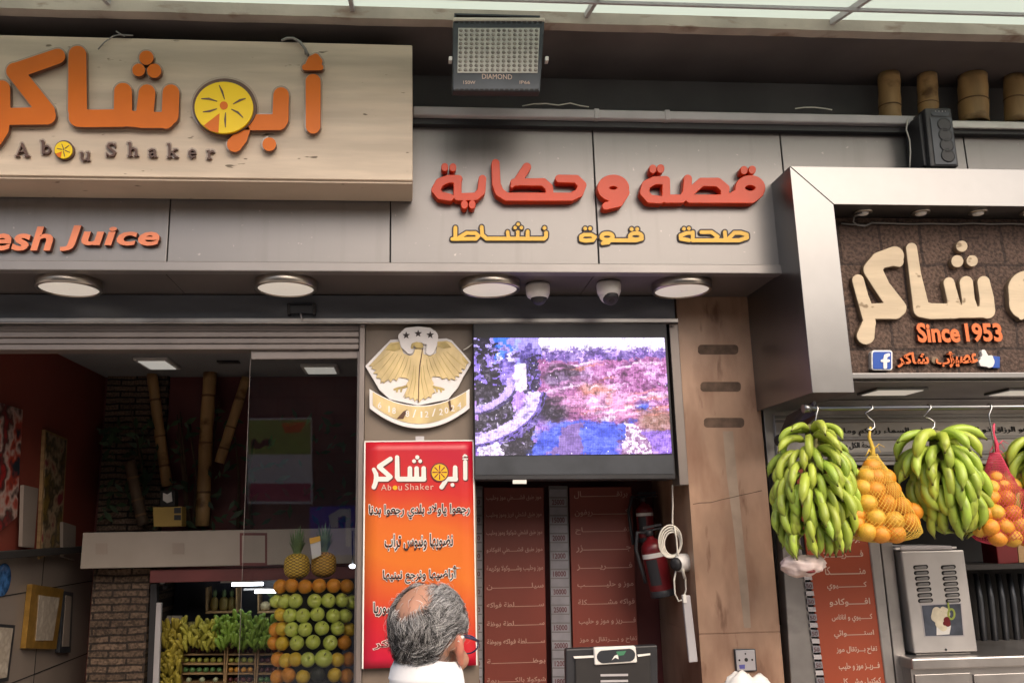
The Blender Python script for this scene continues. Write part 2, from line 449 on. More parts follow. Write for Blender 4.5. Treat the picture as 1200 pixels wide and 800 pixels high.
mBorder = mat('dark_letter_border', (0.025,0.012,0.012), 0.5, var=0.1, scale=8)
mCream = mat('cream_stone_letter', (0.58,0.47,0.33), 0.65, var=0.10, scale=6, stretch=(0.5,1,3), bump=0.1, bscale=40)
layer_spots(mCream, (0.25,0.18,0.11), 24, 0.68, 0.74, (0.7,1,1), 2)
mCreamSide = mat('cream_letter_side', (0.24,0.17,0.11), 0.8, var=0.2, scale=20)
mFb = mat('blue_acrylic', (0.012,0.075,0.40), 0.3, var=0.05, scale=6)
mOrangeT = mat('orange_small_letter', (0.72,0.15,0.025), 0.4, var=0.05, scale=8)
mRedWall = mat('red_wall_paint', (0.22,0.042,0.026), 0.65, var=0.15, scale=1.5, bump=0.05)
mTile = mat('beige_wall_tile', (0.26,0.215,0.185), 0.35, var=0.1, scale=2.2)
mMaroon = mat('maroon_panel', (0.12,0.026,0.026), 0.5, var=0.15, scale=5)
mCeil = mat('grey_ceiling', (0.30,0.31,0.33), 0.8, var=0.06, scale=2)
mFloor = mat('floor_tile', (0.22,0.20,0.18), 0.4, var=0.1, scale=3)
mPave = mat('stone_pavement', (0.34,0.30,0.26), 0.7, var=0.2, scale=2.5, bump=0.2)
mBamboo = mat('bamboo_cane', (0.46,0.28,0.12), 0.45, var=0.22, scale=4, stretch=(3,3,0.6), bump=0.05)
layer_spots(mBamboo, (0.17,0.085,0.03), 6, 0.57, 0.68, (1,1,1.5), 5)
mBambooD = mat('bamboo_joint', (0.16,0.085,0.035), 0.6, var=0.2, scale=8)
mLeafD = mat('dark_leaf', (0.030,0.060,0.024), 0.5, var=0.4, scale=12)
mBark = mat('bark', (0.10,0.065,0.04), 0.8, var=0.3, scale=9, bump=0.4)
mWood = mat('crate_wood', (0.34,0.215,0.10), 0.6, var=0.2, scale=4, stretch=(1,4,8))
mCable = mat('white_cable', (0.70,0.67,0.60), 0.45, var=0.05, scale=8)
mCableD = mat('grey_cable', (0.23,0.22,0.21), 0.5, var=0.1, scale=8)
mRedEx = mat('red_enamel', (0.14,0.008,0.012), 0.3, var=0.1, scale=6)
mGlass = glass_mat('clear_glass', (0.97,0.975,0.97), 1.5, 0.045)
mLens = glass_mat('dome_glass', (0.35,0.35,0.38), 1.6, 0.08)
mTube = mat('fluorescent_tube', (0.8,0.8,0.82), 0.4, var=0.01, emit=(0.85,0.92,1.0), estr=7.0)
mPanelLamp = mat('ceiling_lamp_panel', (0.7,0.7,0.66), 0.5, var=0.02, emit=(1.0,0.95,0.85), estr=0.24)
mMenu = mat('menu_orange', (0.30,0.055,0.022), 0.45, var=0.10, scale=2)
mMenuRed = mat('menu_red', (0.17,0.036,0.025), 0.45, var=0.12, scale=2)
mMenuTxt = mat('menu_lettering', (0.60,0.44,0.36), 0.6, var=0.03)
mMenuTxtD = mat('faded_menu_lettering', (0.40,0.24,0.19), 0.6, var=0.03)
mSticker = mat('price_sticker', (0.22,0.21,0.235), 0.5, var=0.15, scale=10)
mDigit = mat('price_digits', (0.10,0.03,0.035), 0.6, var=0.2, scale=10)
def brick_mat(name, c1, c2, mortar, sx, sz, rough=0.8, bump=0.6, msize=0.02, axis='xz'):
    m, t, b = new_mat(name); N = t.nodes.new; L = t.links.new
    tc = N('ShaderNodeTexCoord'); sp = N('ShaderNodeSeparateXYZ'); cb = N('ShaderNodeCombineXYZ')
    L(tc.outputs['Object'], sp.inputs[0]); L(sp.outputs['X' if axis == 'xz' else 'Y'], cb.inputs[0]); L(sp.outputs['Z'], cb.inputs[1])
    nz0 = N('ShaderNodeTexNoise'); nz0.inputs['Scale'].default_value = 7; L(cb.outputs[0], nz0.inputs['Vector'])
    add = N('ShaderNodeMixRGB'); add.blend_type = 'LINEAR_LIGHT'; add.inputs[0].default_value = 0.012; L(cb.outputs[0], add.inputs[1]); L(nz0.outputs['Color'], add.inputs[2])
    br = N('ShaderNodeTexBrick'); br.inputs['Color1'].default_value = (*c1,1); br.inputs['Color2'].default_value = (*c2,1)
    br.inputs['Mortar'].default_value = (*mortar,1); br.inputs['Scale'].default_value = 1.0
    br.inputs['Brick Width'].default_value = sx; br.inputs['Row Height'].default_value = sz; br.inputs['Mortar Size'].default_value = msize*sz*3
    L(add.outputs[0], br.inputs['Vector'])
    nz = N('ShaderNodeTexNoise'); nz.inputs['Scale'].default_value = 70; nz.inputs['Detail'].default_value = 8; L(tc.outputs['Object'], nz.inputs['Vector'])
    mx = N('ShaderNodeMixRGB'); mx.blend_type = 'MULTIPLY'; mx.inputs[0].default_value = 0.9
    rp = N('ShaderNodeValToRGB'); rp.color_ramp.elements[0].position = 0.38; rp.color_ramp.elements[1].position = 0.62
    rp.color_ramp.elements[0].color = (0.45,0.42,0.40,1); rp.color_ramp.elements[1].color = (1.25,1.2,1.15,1)
    L(nz.outputs['Fac'], rp.inputs[0]); L(br.outputs['Color'], mx.inputs[1]); L(rp.outputs[0], mx.inputs[2]); L(mx.outputs[0], b.inputs['Base Color'])
    b.inputs['Roughness'].default_value = rough
    m1 = N('ShaderNodeMath'); m1.operation = 'MULTIPLY_ADD'; m1.inputs[1].default_value = -1.0; L(br.outputs['Fac'], m1.inputs[0]); L(nz.outputs['Fac'], m1.inputs[2])
    bp = N('ShaderNodeBump'); bp.inputs['Strength'].default_value = bump; bp.inputs['Distance'].default_value = 0.01
    L(m1.outputs[0], bp.inputs['Height']); L(bp.outputs[0], b.inputs['Normal'])
    return m
mBasalt = brick_mat('brown_basalt_tile', (0.115,0.075,0.058), (0.095,0.062,0.05), (0.05,0.033,0.028), 0.20, 0.20, 0.85, 0.9, 0.012)
mVeneer = brick_mat('stacked_stone_veneer', (0.17,0.12,0.087), (0.105,0.073,0.053), (0.035,0.025,0.02), 0.22, 0.045, 0.85, 1.0, 0.05)
mVeneerD = brick_mat('dark_stacked_stone', (0.22,0.155,0.115), (0.12,0.085,0.062), (0.02,0.015,0.012), 0.22, 0.045, 0.85, 1.0, 0.05)
mOldStone = brick_mat('old_street_stone', (0.13,0.115,0.10), (0.10,0.088,0.078), (0.06,0.055,0.05), 0.6, 0.3, 0.9, 0.8, 0.02)
# sheet of milky polycarbonate lit from above
mPoly, _t, _b = new_mat('milky_polycarbonate'); _t.nodes.clear()
_tr = _t.nodes.new('ShaderNodeBsdfTranslucent'); _tr.inputs[0].default_value = (0.58,0.64,0.61,1)
_tp = _t.nodes.new('ShaderNodeBsdfTransparent'); _tp.inputs[0].default_value = (0.90,0.92,0.90,1)
_mx = _t.nodes.new('ShaderNodeMixShader'); _mx.inputs[0].default_value = 0.06; _ou = _t.nodes.new('ShaderNodeOutputMaterial')
_t.links.new(_tr.outputs[0], _mx.inputs[1]); _t.links.new(_tp.outputs[0], _mx.inputs[2]); _t.links.new(_mx.outputs[0], _ou.inputs[0])
# ------------------------------------------------------------------ ground and the other side of the street
g = MB(); g.box(-30, 30, -30, 4.0, -0.1, 0.0)
tag(g.build('pavement', mPave), kind='structure')
g = MB(); g.box(-30, 30, 4.0, 30, -0.12, -0.004); tag(g.build('ground', mPave), kind='structure')
opp = thing('street_building', 'old stone building across the street, reflected in the shop glass', 'building', (0,-5.5,0))
b = MB(); b.box(-9, 9, -8.5, -5.5, 0, 4.6); b.build('wall', mOldStone, opp)
b = MB(); b.box(-9, 9, -5.5, -5.2, 4.6, 4.8); b.build('cornice', mLedge, opp)
for x in (-4.2, 0.2, 3.2):
    b = MB(); b.box(x, x+1.6, -5.5, -5.42, 0.0, 2.5); b.build('shutter', mDarkMetal, opp)
# ------------------------------------------------------------------ the shop building
bld = thing('shop_building', 'shop building with grey metal fascia over the juice shop front', 'building', (0,4.5,0))
Zs = W(500, 320, 3.7).z                                     # soffit height
zslab = W(600, 90, 3.9).z; Yl = WZ(600, 25, zslab).y
ztop = W(600, 12.5, Yl).z
XL, XR = -4.0, 4.6
b = MB(); b.box(XL, XR, 3.9, 6.6, 3.72, zslab-0.004); b.build('upper_wall', mDarkWall, bld)
b = MB(); b.box(XL, XR, Yl+0.05, 6.7, zslab, ztop-0.004); b.build('upper_soffit', mDarkSoff, bld)
b = MB()
# weathered ledge edge, wavy lower lip
n = 180; fr = []
for i in range(n+1):
    x = XL+(XR-XL)*i/n; fr.append(Vector((x, Yl, zslab-0.003+0.003*mnoise.noise((x*3.1,0,0))+0.003*mnoise.noise((x*11,2,0)))))
top = [Vector((XR, Yl, ztop)), Vector((XL, Yl, ztop))]
b.prism(fr+top, (0, 0.06, 0)); b.build('ledge', mLedge, bld)
b = MB(); b.box(XL, XR, Yl+0.2, 6.6, ztop+0.02, 7.5); b.build('upper_storey', mOldStone, bld)
# fascia cladding in panels
zt = W(600, 137, 3.7).z; zb = W(500, 309, 3.7).z
seams = [XL]+[W(px, 230, 3.7).x for px in (-62, 200, 457.5, 698, 921, 1139)]+[3.2, XR]
fas = MB(); fas.box(XL, XR, 3.712, 3.90, zb, zt-0.01); fa = fas.build('fascia', mBlackM, bld)
for a, c in zip(seams[:-1], seams[1:]):
    p = MB(); p.box(a+0.003, c-0.003, 3.70, 3.711, zb+0.003, zt); p.build('panel', mClad, fa, bevel=0.002)
t = MB(); t.box(XL, XR, 3.682, 3.74, Zs, zb); t.build('fascia_trim', mTrim, bld, bevel=0.004)
t = MB()
sx = [XL, W(205,335,3.9).x, W(688,335,3.9).x, XR]
for a, c in zip(sx[:-1], sx[1:]):
    if c > a: t.box(a+0.002, c-0.002, 3.741, 4.16, Zs+0.004, Zs+0.03)
t.build('soffit', mSoffit, bld)
# header cornice, rail and shutter box above the opening
xr = W(791, 365, 4.08).x
zc0 = W(400, 377, 4.08).z; zc1 = Zs+0.004
c = MB(); c.box(XL, xr, 4.08, 4.2, zc0+0.012, zc1-0.004); c.build('header_cornice', mGrey, bld, bevel=0.004)
c = MB(); c.box(XL, xr+0.004, 4.055, 4.12, zc0-0.006, zc0+0.011); c.tube([(XL, 4.05, zc0-0.012), (xr, 4.05, zc0-0.012)], 0.005)
c.build('header_rail', mSteelD, bld)
z1 = zc0-0.012; z0 = W(200, 410, 4.1).z; xg = W(421, 395, 4.1).x
sh = MB(); h = (z1-z0)/4
for k in range(4):
    sh.box(XL, xg, 4.10+0.006*(k % 2), 4.2, z0+h*k+0.002, z0+h*(k+1)-0.001)
sh.build('shutter_box', mAlu, bld, bevel=0.004)
# piers and walls at street level
xp1 = W(556, 470, 4.11).x
p = MB(); p.box(xg+0.03, xp1, 4.11, 4.8, 0, zc0); p.build('stone_pier', mPier, bld)
p = MB(); p.box(XL, -2.24, 4.1, 6.6, 0, 3.7); p.build('side_wall', mDarkWall, bld)
# interior of the juice bar
XI = -2.22; YB = 6.35; zci = 2.95
p = MB(); p.box(XI-0.02, XI, 4.2, YB, W(60,648,5.0).z, zci); p.build('red_wall', mRedWall, bld)
p = MB(); p.box(XI-0.015, XI+0.012, 4.2, YB, 0, W(60,648,5.0).z-0.002); lw = p.build('tiled_wall', mTile, bld)
j = MB()
for z in (0.55, 1.03, 1.51):
    j.box(XI+0.0125, XI+0.0145, 4.2, YB, z, z+0.006)
for y in (4.75, 5.5): j.box(XI+0.0125, XI+0.0143, y, y+0.006, 0, 1.95)
j.build('tile_joint', mBlackM, lw)
p = MB(); p.box(XI, 1.3, YB, YB+0.1, 0, 3.7); p.build('back_wall', mMaroon, bld)
p = MB(); p.box(XI, 0.2, 4.2, YB, zci, zci+0.05); p.build('interior_ceiling', mCeil, bld)
p = MB(); p.box(XI, 3.9, 4.02, YB, 0.0, 0.012); p.build('interior_floor', mFloor, bld)
p = MB(); p.box(0.16, 0.2, 4.8, YB, 0.012, zci); p.build('partition_wall', mDarkWall, bld)
# veneer panels on the back wall: a tall strip behind the canes and the pier under the counter band
vn = MB(); a = W(126, 445, 6.3); c = W(188, 600, 6.3); vn.box(a.x, c.x, 6.30, YB-0.002, c.z-0.2, zci); vn.build('veneer_strip', mVeneerD, bld)
vn = MB(); a = W(110, 668, 5.75); c = W(176, 668, 5.75); vn.box(a.x, c.x, 5.75, YB-0.002, 0.012, W(140,664,5.75).z); vn.build('veneer_pier', mVeneer, bld)
bd = MB(); a = W(97, 624, 5.55); c = W(440, 665, 5.55); bd.box(a.x, 0.15, 5.55, YB-0.003, W(200,664,5.55).z, W(200,622,5.55).z)
wb = bd.build('counter_band', mBand, bld, bevel=0.005)
for px in (119, 209, 300):
    q = MB(); q.quad([(px-7,636),(px+7,636),(px+7,649),(px-7,649)], 5.546, 0.003); q.build('vent_plate', mTile, wb)
q = MB(); q.quad([(281,624),(313,624),(313,662),(281,662)], 5.545, 0.002); fr_ = q.build('red_frame', mMaroon, wb)
q = MB(); q.quad([(283.5,627),(310.5,627),(310.5,659),(283.5,659)], 5.5425, 0.002); q.build('frame_sheet', mBand, fr_)
q = MB(); a = W(176, 668, 5.60); q.box(a.x, 0.15, 5.60, 5.7, W(200,682,5.6).z, W(200,667,5.6).z); q.build('maroon_fascia', mMaroon, bld, bevel=0.003)
# niche behind the drinks menu
p = MB(); p.box(0.2, 1.62, 4.75, 4.8, 0.012, 2.9); p.build('niche_wall', mMaroon, bld)
p = MB(); p.box(0.30, 1.40, 4.2, 4.75, 2.12, 2.16); p.build('niche_ceiling', mDarkWall, bld)
# stone pillar right of the screen with three dark slots
pil = thing('stone_pillar', 'veined pinkish brown stone pillar with three dark slots', 'pillar', (1.55,4.1,0))
zp = Zs+0.002
fpts = [(793,352),(884,352),(921,850),(826,850)]
x0, x1 = W(793,352,4.1).x, W(882,352,4.1).x
b = MB(); xp0 = (W(795,360,4.1).x+W(821,800,4.1).x)/2; xpr = (W(882,355,4.1).x+W(915,770,4.1).x)/2
zj = W(870, 741, 4.1).z; zk = W(850, 585, 4.1).z
b.box(xp0, xpr, 4.10, 4.74, 0, zj-0.002); b.box(xp0, xpr, 4.10, 4.74, zj+0.002, zp)
b.box(xp0+0.003, xpr-0.003, 4.104, 4.73, zj-0.01, zj+0.01)
b.build('shaft', mPillar, pil)
for cx, cy in ((842,409.5),(845,453),(849,495)):
    q = MB(); o_ = strokes([[(cx-20,cy-1.5,4.2),(cx+19,cy-1.5,4.2),(cx+19,cy+1.5,4.2),(cx-20,cy+1.5,4.2)]])[0]
    q.prism([W(x, y, 4.099) for x, y in o_], (0, 0.0005, 0)); q.build('slot', mSlot, pil)
q = MB()
pts = [(812,590),(820,588.5),(833,588),(846,584.5),(858,582),(868,579.5),(880,577),(893,574)]
for a, c in zip(pts[:-1], pts[1:]): q.quad([a, c, (c[0],c[1]+0.9), (a[0],a[1]+0.9)], 4.0993, 0.0005)
q.build('crack', mSlot, pil)
q = MB()
pts = [(853,505,6),(858,560,6),(865,620,5),(872,690,5),(876,735,4)]
for a, c in zip(pts[:-1], pts[1:]): q.quad([(a[0]-a[2],a[1]),(a[0]+a[2],a[1]),(c[0]+c[2],c[1]),(c[0]-c[2],c[1])], 4.0996, 0.0003)
q.build('repair_strip', mCrack, pil)
# jamb frame between screen and pillar
q = MB(); q.box(xp0-0.05, xp0-0.004, 4.085, 4.2, 2.02, zc0-0.01); q.build('screen_jamb', mAlu, bld, bevel=0.003)
# ------------------------------------------------------------------ canopy over the street
can = thing('canopy_roof', 'milky translucent canopy roof sheets over the street', 'canopy', (0,Yl,ztop))
S = -0.27; Yn = Yl+0.10; zn = ztop+0.03
def cz(y): return zn-(Yn-y)*(-S)*1.0
Yo = 2.8
xs = [-3.4, -2.35, -1.3, -0.25, 0.80, 1.95, 2.95, 3.9]
for a, c in zip(xs[:-1], xs[1:]):
    b = MB(); b.prism([(a+0.004,Yn,cz(Yn)),(c-0.004,Yn,cz(Yn)),(c-0.004,Yo,cz(Yo)),(a+0.004,Yo,cz(Yo))], (0,0,0.006)); b.build('sheet', mPoly, can)
for x in xs:
    b = MB(); b.prism([(x-0.009,Yn,cz(Yn)-0.03),(x+0.009,Yn,cz(Yn)-0.03),(x+0.009,Yn,cz(Yn)-0.004),(x-0.009,Yn,cz(Yn)-0.004)], (0, Yo-Yn, cz(Yo)-cz(Yn))); b.build('rafter', mGutter, can)
b = MB()
for y in (3.2, 2.95): b.box(-3.4, 3.9, y-0.006, y+0.006, cz(y)-0.045, cz(y)-0.031)
b.build('purlin', mGutter, can)
b = MB()
for cx, wd, hh in ((0.05,0.30,0.035),(0.35,0.30,0.03),(0.75,0.25,0.018),(1.42,0.05,0.03),(-0.62,0.12,0.012)):
    nn = 14
    for i in range(nn):
        x = cx+(i/nn-0.5)*wd; r = hh*(0.5+0.5*random.random())
        b.ball((x, Yl+0.045+0.02*random.random(), ztop+r*0.45), (wd/nn*0.9, 0.03, r), 8, 6)
tag(b.build('roof_debris', mLeafD), 'dark leaves and dirt lying on the ledge under the canopy', 'debris', kind='stuff')
# ------------------------------------------------------------------ big juice sign
def A(x, y): return (x/4.444, 30+y/4.444)
def Bz(x, y): return (200+x/3.81, 30+y/3.81)
YS = 3.47
sg = thing('sign_board', 'large travertine sign board with orange raised Arabic letters', 'sign', (-1.0,3.6,3.5))
zs0 = W(483, 211.5, YS).z; zs1 = W(300, 48.5, YS).z; xs1 = W(483.5, 150, YS).x
b = MB(); b.box(-2.95, xs1, YS, 3.698, zs0, zs1); b.build('board', mTrav, sg, bevel=0.004)
bt = MB(); bt.box(-2.94, xs1-0.003, YS+0.012, 3.69, zs0-0.010, zs0-0.0005); bt.build('bottom_board', mTrav, sg)
kaf = [[(300,160,40),(75,238,42)],[(75,238,44),(240,445,46)],[(245,470,46),(0,474,43)],[(8,330,45),(8,470,46),(2,540,44),(-25,590,40)]]
shin = [[(403,152,47),(403,440,50)],[(410,475,54),(450,484,46),(640,482,46)],[(640,345,47),(640,470,48)],[(640,482,42),(735,490,42)],[(765,350,44),(752,480,46)],[(738,488,46)],[(740,492,42),(865,492,42)],[(890,350,44),(886,470,44)],[(862,492,46)]]
dots = [[(762,168,38)],[(722,232,34)],[(803,236,38)]]
tfA = A
wave = [[(330,468,24),(312,500,32),(286,530,35)]]
beh = [[(493,310,35),(490,420,36)],[(482,432,36),(340,432,36)]]
bdot = [[(440,530,31)]]
alif = [[(636,250,34),(636,450,33)]]
hamza = [[(612,178,13),(626,150,14),(648,140,15),(664,160,14)],[(600,187,14),(668,187,14)],[(640,165,12),(664,168,12)]]
for nm, ss, tf in (('letter', kaf, A), ('letter', shin, A), ('letter_dot', dots[:1], A), ('letter_dot', dots[1:2], A), ('letter_dot', dots[2:], A), ('letter', wave, Bz), ('letter', beh, Bz), ('letter_dot', bdot, Bz), ('letter', alif, Bz), ('letter_mark', hamza, Bz)):
    g_ = 8 if tf is A else 7
    letters(nm, strokes(ss), tf, YS-0.034, 0.022, [mOrange, mBrownSide], sg, 0.0008)
    bk = letters(nm+'_backing', strokes(ss, grow=g_), tf, YS-0.012, 0.012, mClear, sg, 0.001)
# orange slice that stands for the waw
ell = lambda cx, cy, rx, ry, n=48: [[(cx+rx*math.cos(2*math.pi*i/n), cy+ry*math.sin(2*math.pi*i/n)) for i in range(n)]]
letters('slice_backing', ell(240,362,151,135), Bz, YS-0.016, 0.016, mClear, sg, 0.001)
letters('slice_rind', ell(240,363,143,127), Bz, YS-0.040, 0.024, mBrown, sg, 0.001)
sl = letters('slice_face', ell(237,366,131,115), Bz, YS-0.052, 0.012, mYellow, sg, 0.001)
yf = YS-0.0535
letters('slice_wedge', [[(218,392),(148,446),(175,470),(213,479)]], Bz, yf, 0.002, mOrange, sl)
letters('slice_core', strokes([ring(237,357,9,9,9)]), Bz, yf, 0.002, mOrange, sl)
lines = [[(217,268,2),(230,295,4.5),(240,328,2)],[(138,327,2),(170,327,4.5),(206,338,2)],[(145,386,2),(175,382,4.5),(205,372,2)],[(245,390,2),(243,420,4.5),(244,453,2)],[(272,374,2),(300,388,4.5),(322,410,2)],[(280,350,2),(308,334,4.5),(333,326,2)]]
letters('slice_lines', strokes(lines, res=0.7), Bz, yf, 0.002, mBrown, sl)
# serif Latin line: Abou Shaker (the o is a small slice)
SER = {
 'A': [[(0,60,3),(26,-2,3.5)],[(26,-2,7),(52,60,7)],[(10,38,3),(42,38,3)],[(-8,61,3),(10,61,3)],[(40,61,3),(64,61,3)]],
 'b': [[(8,-4,6.5),(8,58,6.5)],[(-3,-5,3),(8,-5,3)],ring(27,40,16,19,5)],
 'u': [[(6,22,6),(4,50,6),(12,60,5),(26,58,4),(38,46,4)],[(40,22,6),(36,60,6)],[(-4,21,3),(8,21,3)],[(30,21,3),(42,21,3)],[(36,61,3),(46,61,3)]],
 'S': [[(46,10,3),(34,-2,4),(16,0,6),(8,14,7),(26,28,7),(44,42,7),(38,58,6),(18,62,4),(4,50,3)],[(46,-2,3),(46,14,3)],[(3,48,3),(3,63,3)]],
 'h': [[(8,-4,6.5),(8,60,6.5)],[(-3,-5,3),(8,-5,3)],[(10,32,4),(24,22,4.5),(38,28,6),(40,60,6.5)],[(-2,61,3),(18,61,3)],[(30,61,3),(50,61,3)]],
 'a': [[(6,30,5),(18,22,4),(34,26,6),(36,58,6.5),(46,60,3)],[(34,38,4),(14,42,5),(8,52,6),(18,61,4),(34,54,4)]],
 'k': [[(8,-4,6.5),(8,60,6.5)],[(-3,-5,3),(8,-5,3)],[(10,44,3),(40,22,3)],[(22,36,6),(42,60,6)],[(-2,61,3),(18,61,3)],[(32,61,3),(52,61,3)],[(30,22,3),(48,22,3)]],
 'e': [[(8,40,4),(38,40,4),(36,28,5),(22,21,4.5),(8,32,6),(8,48,6.5),(20,61,5),(38,54,3)]],
 'r': [[(8,22,6),(8,60,6.5)],[(-3,21,3),(8,21,3)],[(10,34,4),(24,22,5),(32,27,6)],[(-2,61,3),(20,61,3)]]}
word = [('A',88,618),('b',215,606),('u',420,640),('S',552,616),('h',668,616),('a',770,622),('k',874,622),('e',978,625),('r',1080,630)]
for ch, ox, oy in word:
    ss = [[(ox+x, oy+y, r*0.92) for x, y, r in s] for s in SER[ch]]
    letters('letter', strokes(ss, res=1.4), A, YS-0.016, 0.012, mBrown, sg)
    letters('letter_backing', strokes(ss, grow=7, res=2), A, YS-0.004, 0.004, mClear, sg)
letters('small_slice_rind', ell(334,648,52,50), A, YS-0.018, 0.016, mBrown, sg)
s2 = letters('small_slice', ell(330,648,46,44), A, YS-0.024, 0.006, mYellow, sg)
letters('small_slice_wedge', [[(322,655),(288,668),(300,682),(315,688)]], A, YS-0.0255, 0.002, mOrange, s2)
letters('small_slice_lines', strokes([[(330,645,4)],[(330,640,2),(322,618,2)],[(338,640,2),(358,625,2)],[(338,650,2),(362,660,2)],[(330,655,2),(336,680,2)],[(320,645,2),(298,640,2)]], res=0.6), A, YS-0.0255, 0.002, mBrown, s2)
# loose wires above the sign
wr = MB(); wr.tube([W(x, y, YS-0.02) for x, y in ((330,48),(336,45),(344,45),(352,50),(358,58),(361,65))], 0.006, 6)
wr.tube([W(x, y, YS-0.015) for x, y in ((344,45),(352,49),(357,56),(358,64))], 0.004, 6)
tag(wr.build('loose_cable', mCableD), 'grey cable looping over the sign top at the alif letter', 'cable')
wr = MB(); wr.tube([W(x, y, YS-0.012) for x, y in ((115,58),(122,50),(132,43),(140,41),(156,42))], 0.003, 6); wr.tube([W(x, y, YS-0.012) for x, y in ((136,37),(141,40),(146,43))], 0.003, 6)
tag(wr.build('wire_scrap', mCableD), 'short frayed wire end on the sign top above the shin letters', 'wire')
# ------------------------------------------------------------------ "Fresh Juice"
fj = thing('latin_letter_sign', 'salmon italic Fresh Juice letters on the grey fascia', 'sign', (-1.8,3.7,3.1))
def fz(x, y): return (x/6, 240+y/6)
def fbox(x0, y0, x1, y1): a = fz(x0, y0); c = fz(x1, y1); return (a[0], a[1], c[0], c[1])
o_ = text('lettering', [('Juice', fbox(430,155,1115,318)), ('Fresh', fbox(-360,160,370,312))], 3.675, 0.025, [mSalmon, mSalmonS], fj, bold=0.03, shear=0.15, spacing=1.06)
# ------------------------------------------------------------------ red line
def C(x, y): return (490+x/5.4545, 170+y/5.4545)
def D(x, y): return (690+x/5.217, 170+y/5.217)
rs = thing('red_letter_sign', 'glossy red orange Arabic letters in a row on the grey fascia', 'sign', (0.9,3.7,3.4))
w1 = [[(258,216,26),(190,216,26),(138,238,28),(112,285,28),(140,322,26),(205,334,24)],[(252,216,26),(252,322,26)],[(252,331,24),(370,328,25),(404,296,26),(411,215,25)],[(170,136,22),(170,146,22)],[(222,138,22),(222,148,22)],[(296,376,23),(296,386,22)],[(346,376,23),(346,386,22)]]
w2 = [[(495,115,26),(500,250,28),(520,300,29),(565,330,27),(980,330,27),(1030,305,28),(1050,255,27),(1012,216,26),(902,214,26)],[(695,140,28),(632,236,26)],[(612,236,22),(800,236,26),(836,268,26),(842,310,24)],[(620,236,22),(600,262,12)]]
h2 = []
wv = [ring(150,262,62,46,36),[(222,290,28),(185,352,26),(105,372,24)]]
w3 = [[(470,214,26),(400,216,26),(352,242,28),(340,288,28),(372,328,26),(440,334,24)],[(474,214,24),(474,322,25)],[(474,328,26),(570,328,26),(600,296,26),(606,206,26)],[(392,142,23),(392,152,22)],[(440,140,23),(440,150,22)],
      [(606,300,26),(690,226,27),(790,226,27),(834,264,28),(832,310,26)],[(620,328,26),(1000,328,27),(1042,296,27)],ring(988,262,62,48,31),[(872,318,26),(912,290,24)],[(950,150,23),(950,158,22)],[(1000,148,23),(1000,156,22)]]
for nm, ss, tf in (('letters', w2, C), ('letters', w1, C), ('letters', wv, D), ('letters', w3, D)):
    letters(nm, strokes(ss), tf, 3.65, 0.05, mRed, rs, 0.002)
# ------------------------------------------------------------------ yellow line
ys = thing('yellow_letter_sign', 'row of three small yellow Arabic words with dark borders', 'sign', (1.0,3.7,3.15))
n1 = [[(238,528,12),(238,598,12)],[(218,600,11),(370,598,12),(386,580,12),(366,562,12),(310,562,12),(262,590,11)],[(406,524,12),(410,575,12),(438,598,12),(805,598,12),(818,586,12),(818,560,12)],[(572,555,11),(578,595,11)],[(637,555,11),(637,595,11)],[(700,553,12),(700,595,12)],[(808,530,12)],[(640,506,11)],[(620,528,11)],[(660,528,11)]]
n2 = [[(14+0,548,11),(-30,548,11),(-48,560,12),(-46,578,12),(-20,584,12),(25,580,12),(38,562,11),(14,548,11)],[(-22,510,11)],[(8,510,11)],
      ring(112,560,34,20,12),[(140,570,12),(120,595,11),(85,600,11)],[(132,582,11),(290,582,12),(325,572,12)],ring(288,558,36,20,12),[(262,514,12)],[(296,514,12)]]
n3 = [[(632,536,11),(598,538,11),(562,552,12),(564,572,12),(615,582,11)],[(636,532,11),(636,576,11)],[(636,582,11),(920,582,12),(968,566,12),(966,548,12),(930,536,12),(890,536,12),(848,578,11)],[(688,532,11),(750,532,11),(788,560,12),(770,580,12)],[(832,532,11),(836,575,11)],[(582,512,11)],[(612,510,11)]]
for nm, ss, tf in (('letters', n1, C), ('letters', n2, D), ('letters', n3, D)):
    letters(nm+'_border', strokes(ss, grow=8.5), tf, 3.692, 0.008, mBorder, ys)
    letters(nm, strokes(ss), tf, 3.688, 0.006, mGold, ys)
# ------------------------------------------------------------------ conduit along the fascia top
cn = thing('cable_conduit', 'long pale grey conduit along the top of the fascia', 'conduit', (1.5,3.63,3.78))
zg1 = W(490,124,3.63).z; zg0 = W(490,134.5,3.63).z; xg0 = W(484,130,3.63).x; xg1 = W(1078,136,3.63).x
b = MB(); b.box(xg0, xg1, 3.63, 3.70, zg0, zg1); b.build('channel', mGutter, cn, bevel=0.008, seg=3)
b = MB(); b.box(xg0, XR, 3.66, 3.71, zg0-0.03, zg0-0.002); b.build('base_strip', mBlack, cn)
b = MB(); b.box(xg1+0.004, XR, 3.64, 3.70, zg0-0.012, zg1-0.014); b.build('end_channel', mSteelD, cn, bevel=0.006)
for px in (783, 700):
    b = MB(); x = W(px, 132, 3.62).x; b.box(x-0.012, x+0.012, 3.626, 3.70, zg0-0.003, zg1+0.003); b.build('joint_clip', mGutter, cn, bevel=0.003)
wr = MB(); wr.tube([W(x, y, 3.65) for x, y in ((612,124.5),(625,122),(640,121.5),(655,123.5),(668,121),(680,124),(690,125.5))], 0.003, 6)
tag(wr.build('thin_wire', mCable), 'thin pale wire lying on the conduit below the floodlight', 'wire')
wr = MB(); wr.tube([W(x, y, 3.65) for x, y in ((932,127.5),(942,126),(955,126),(968,127.5),(975,129))], 0.003, 6)
tag(wr.build('thin_wire', mCable), 'thin pale wire lying on the conduit near the bamboo canes', 'wire')
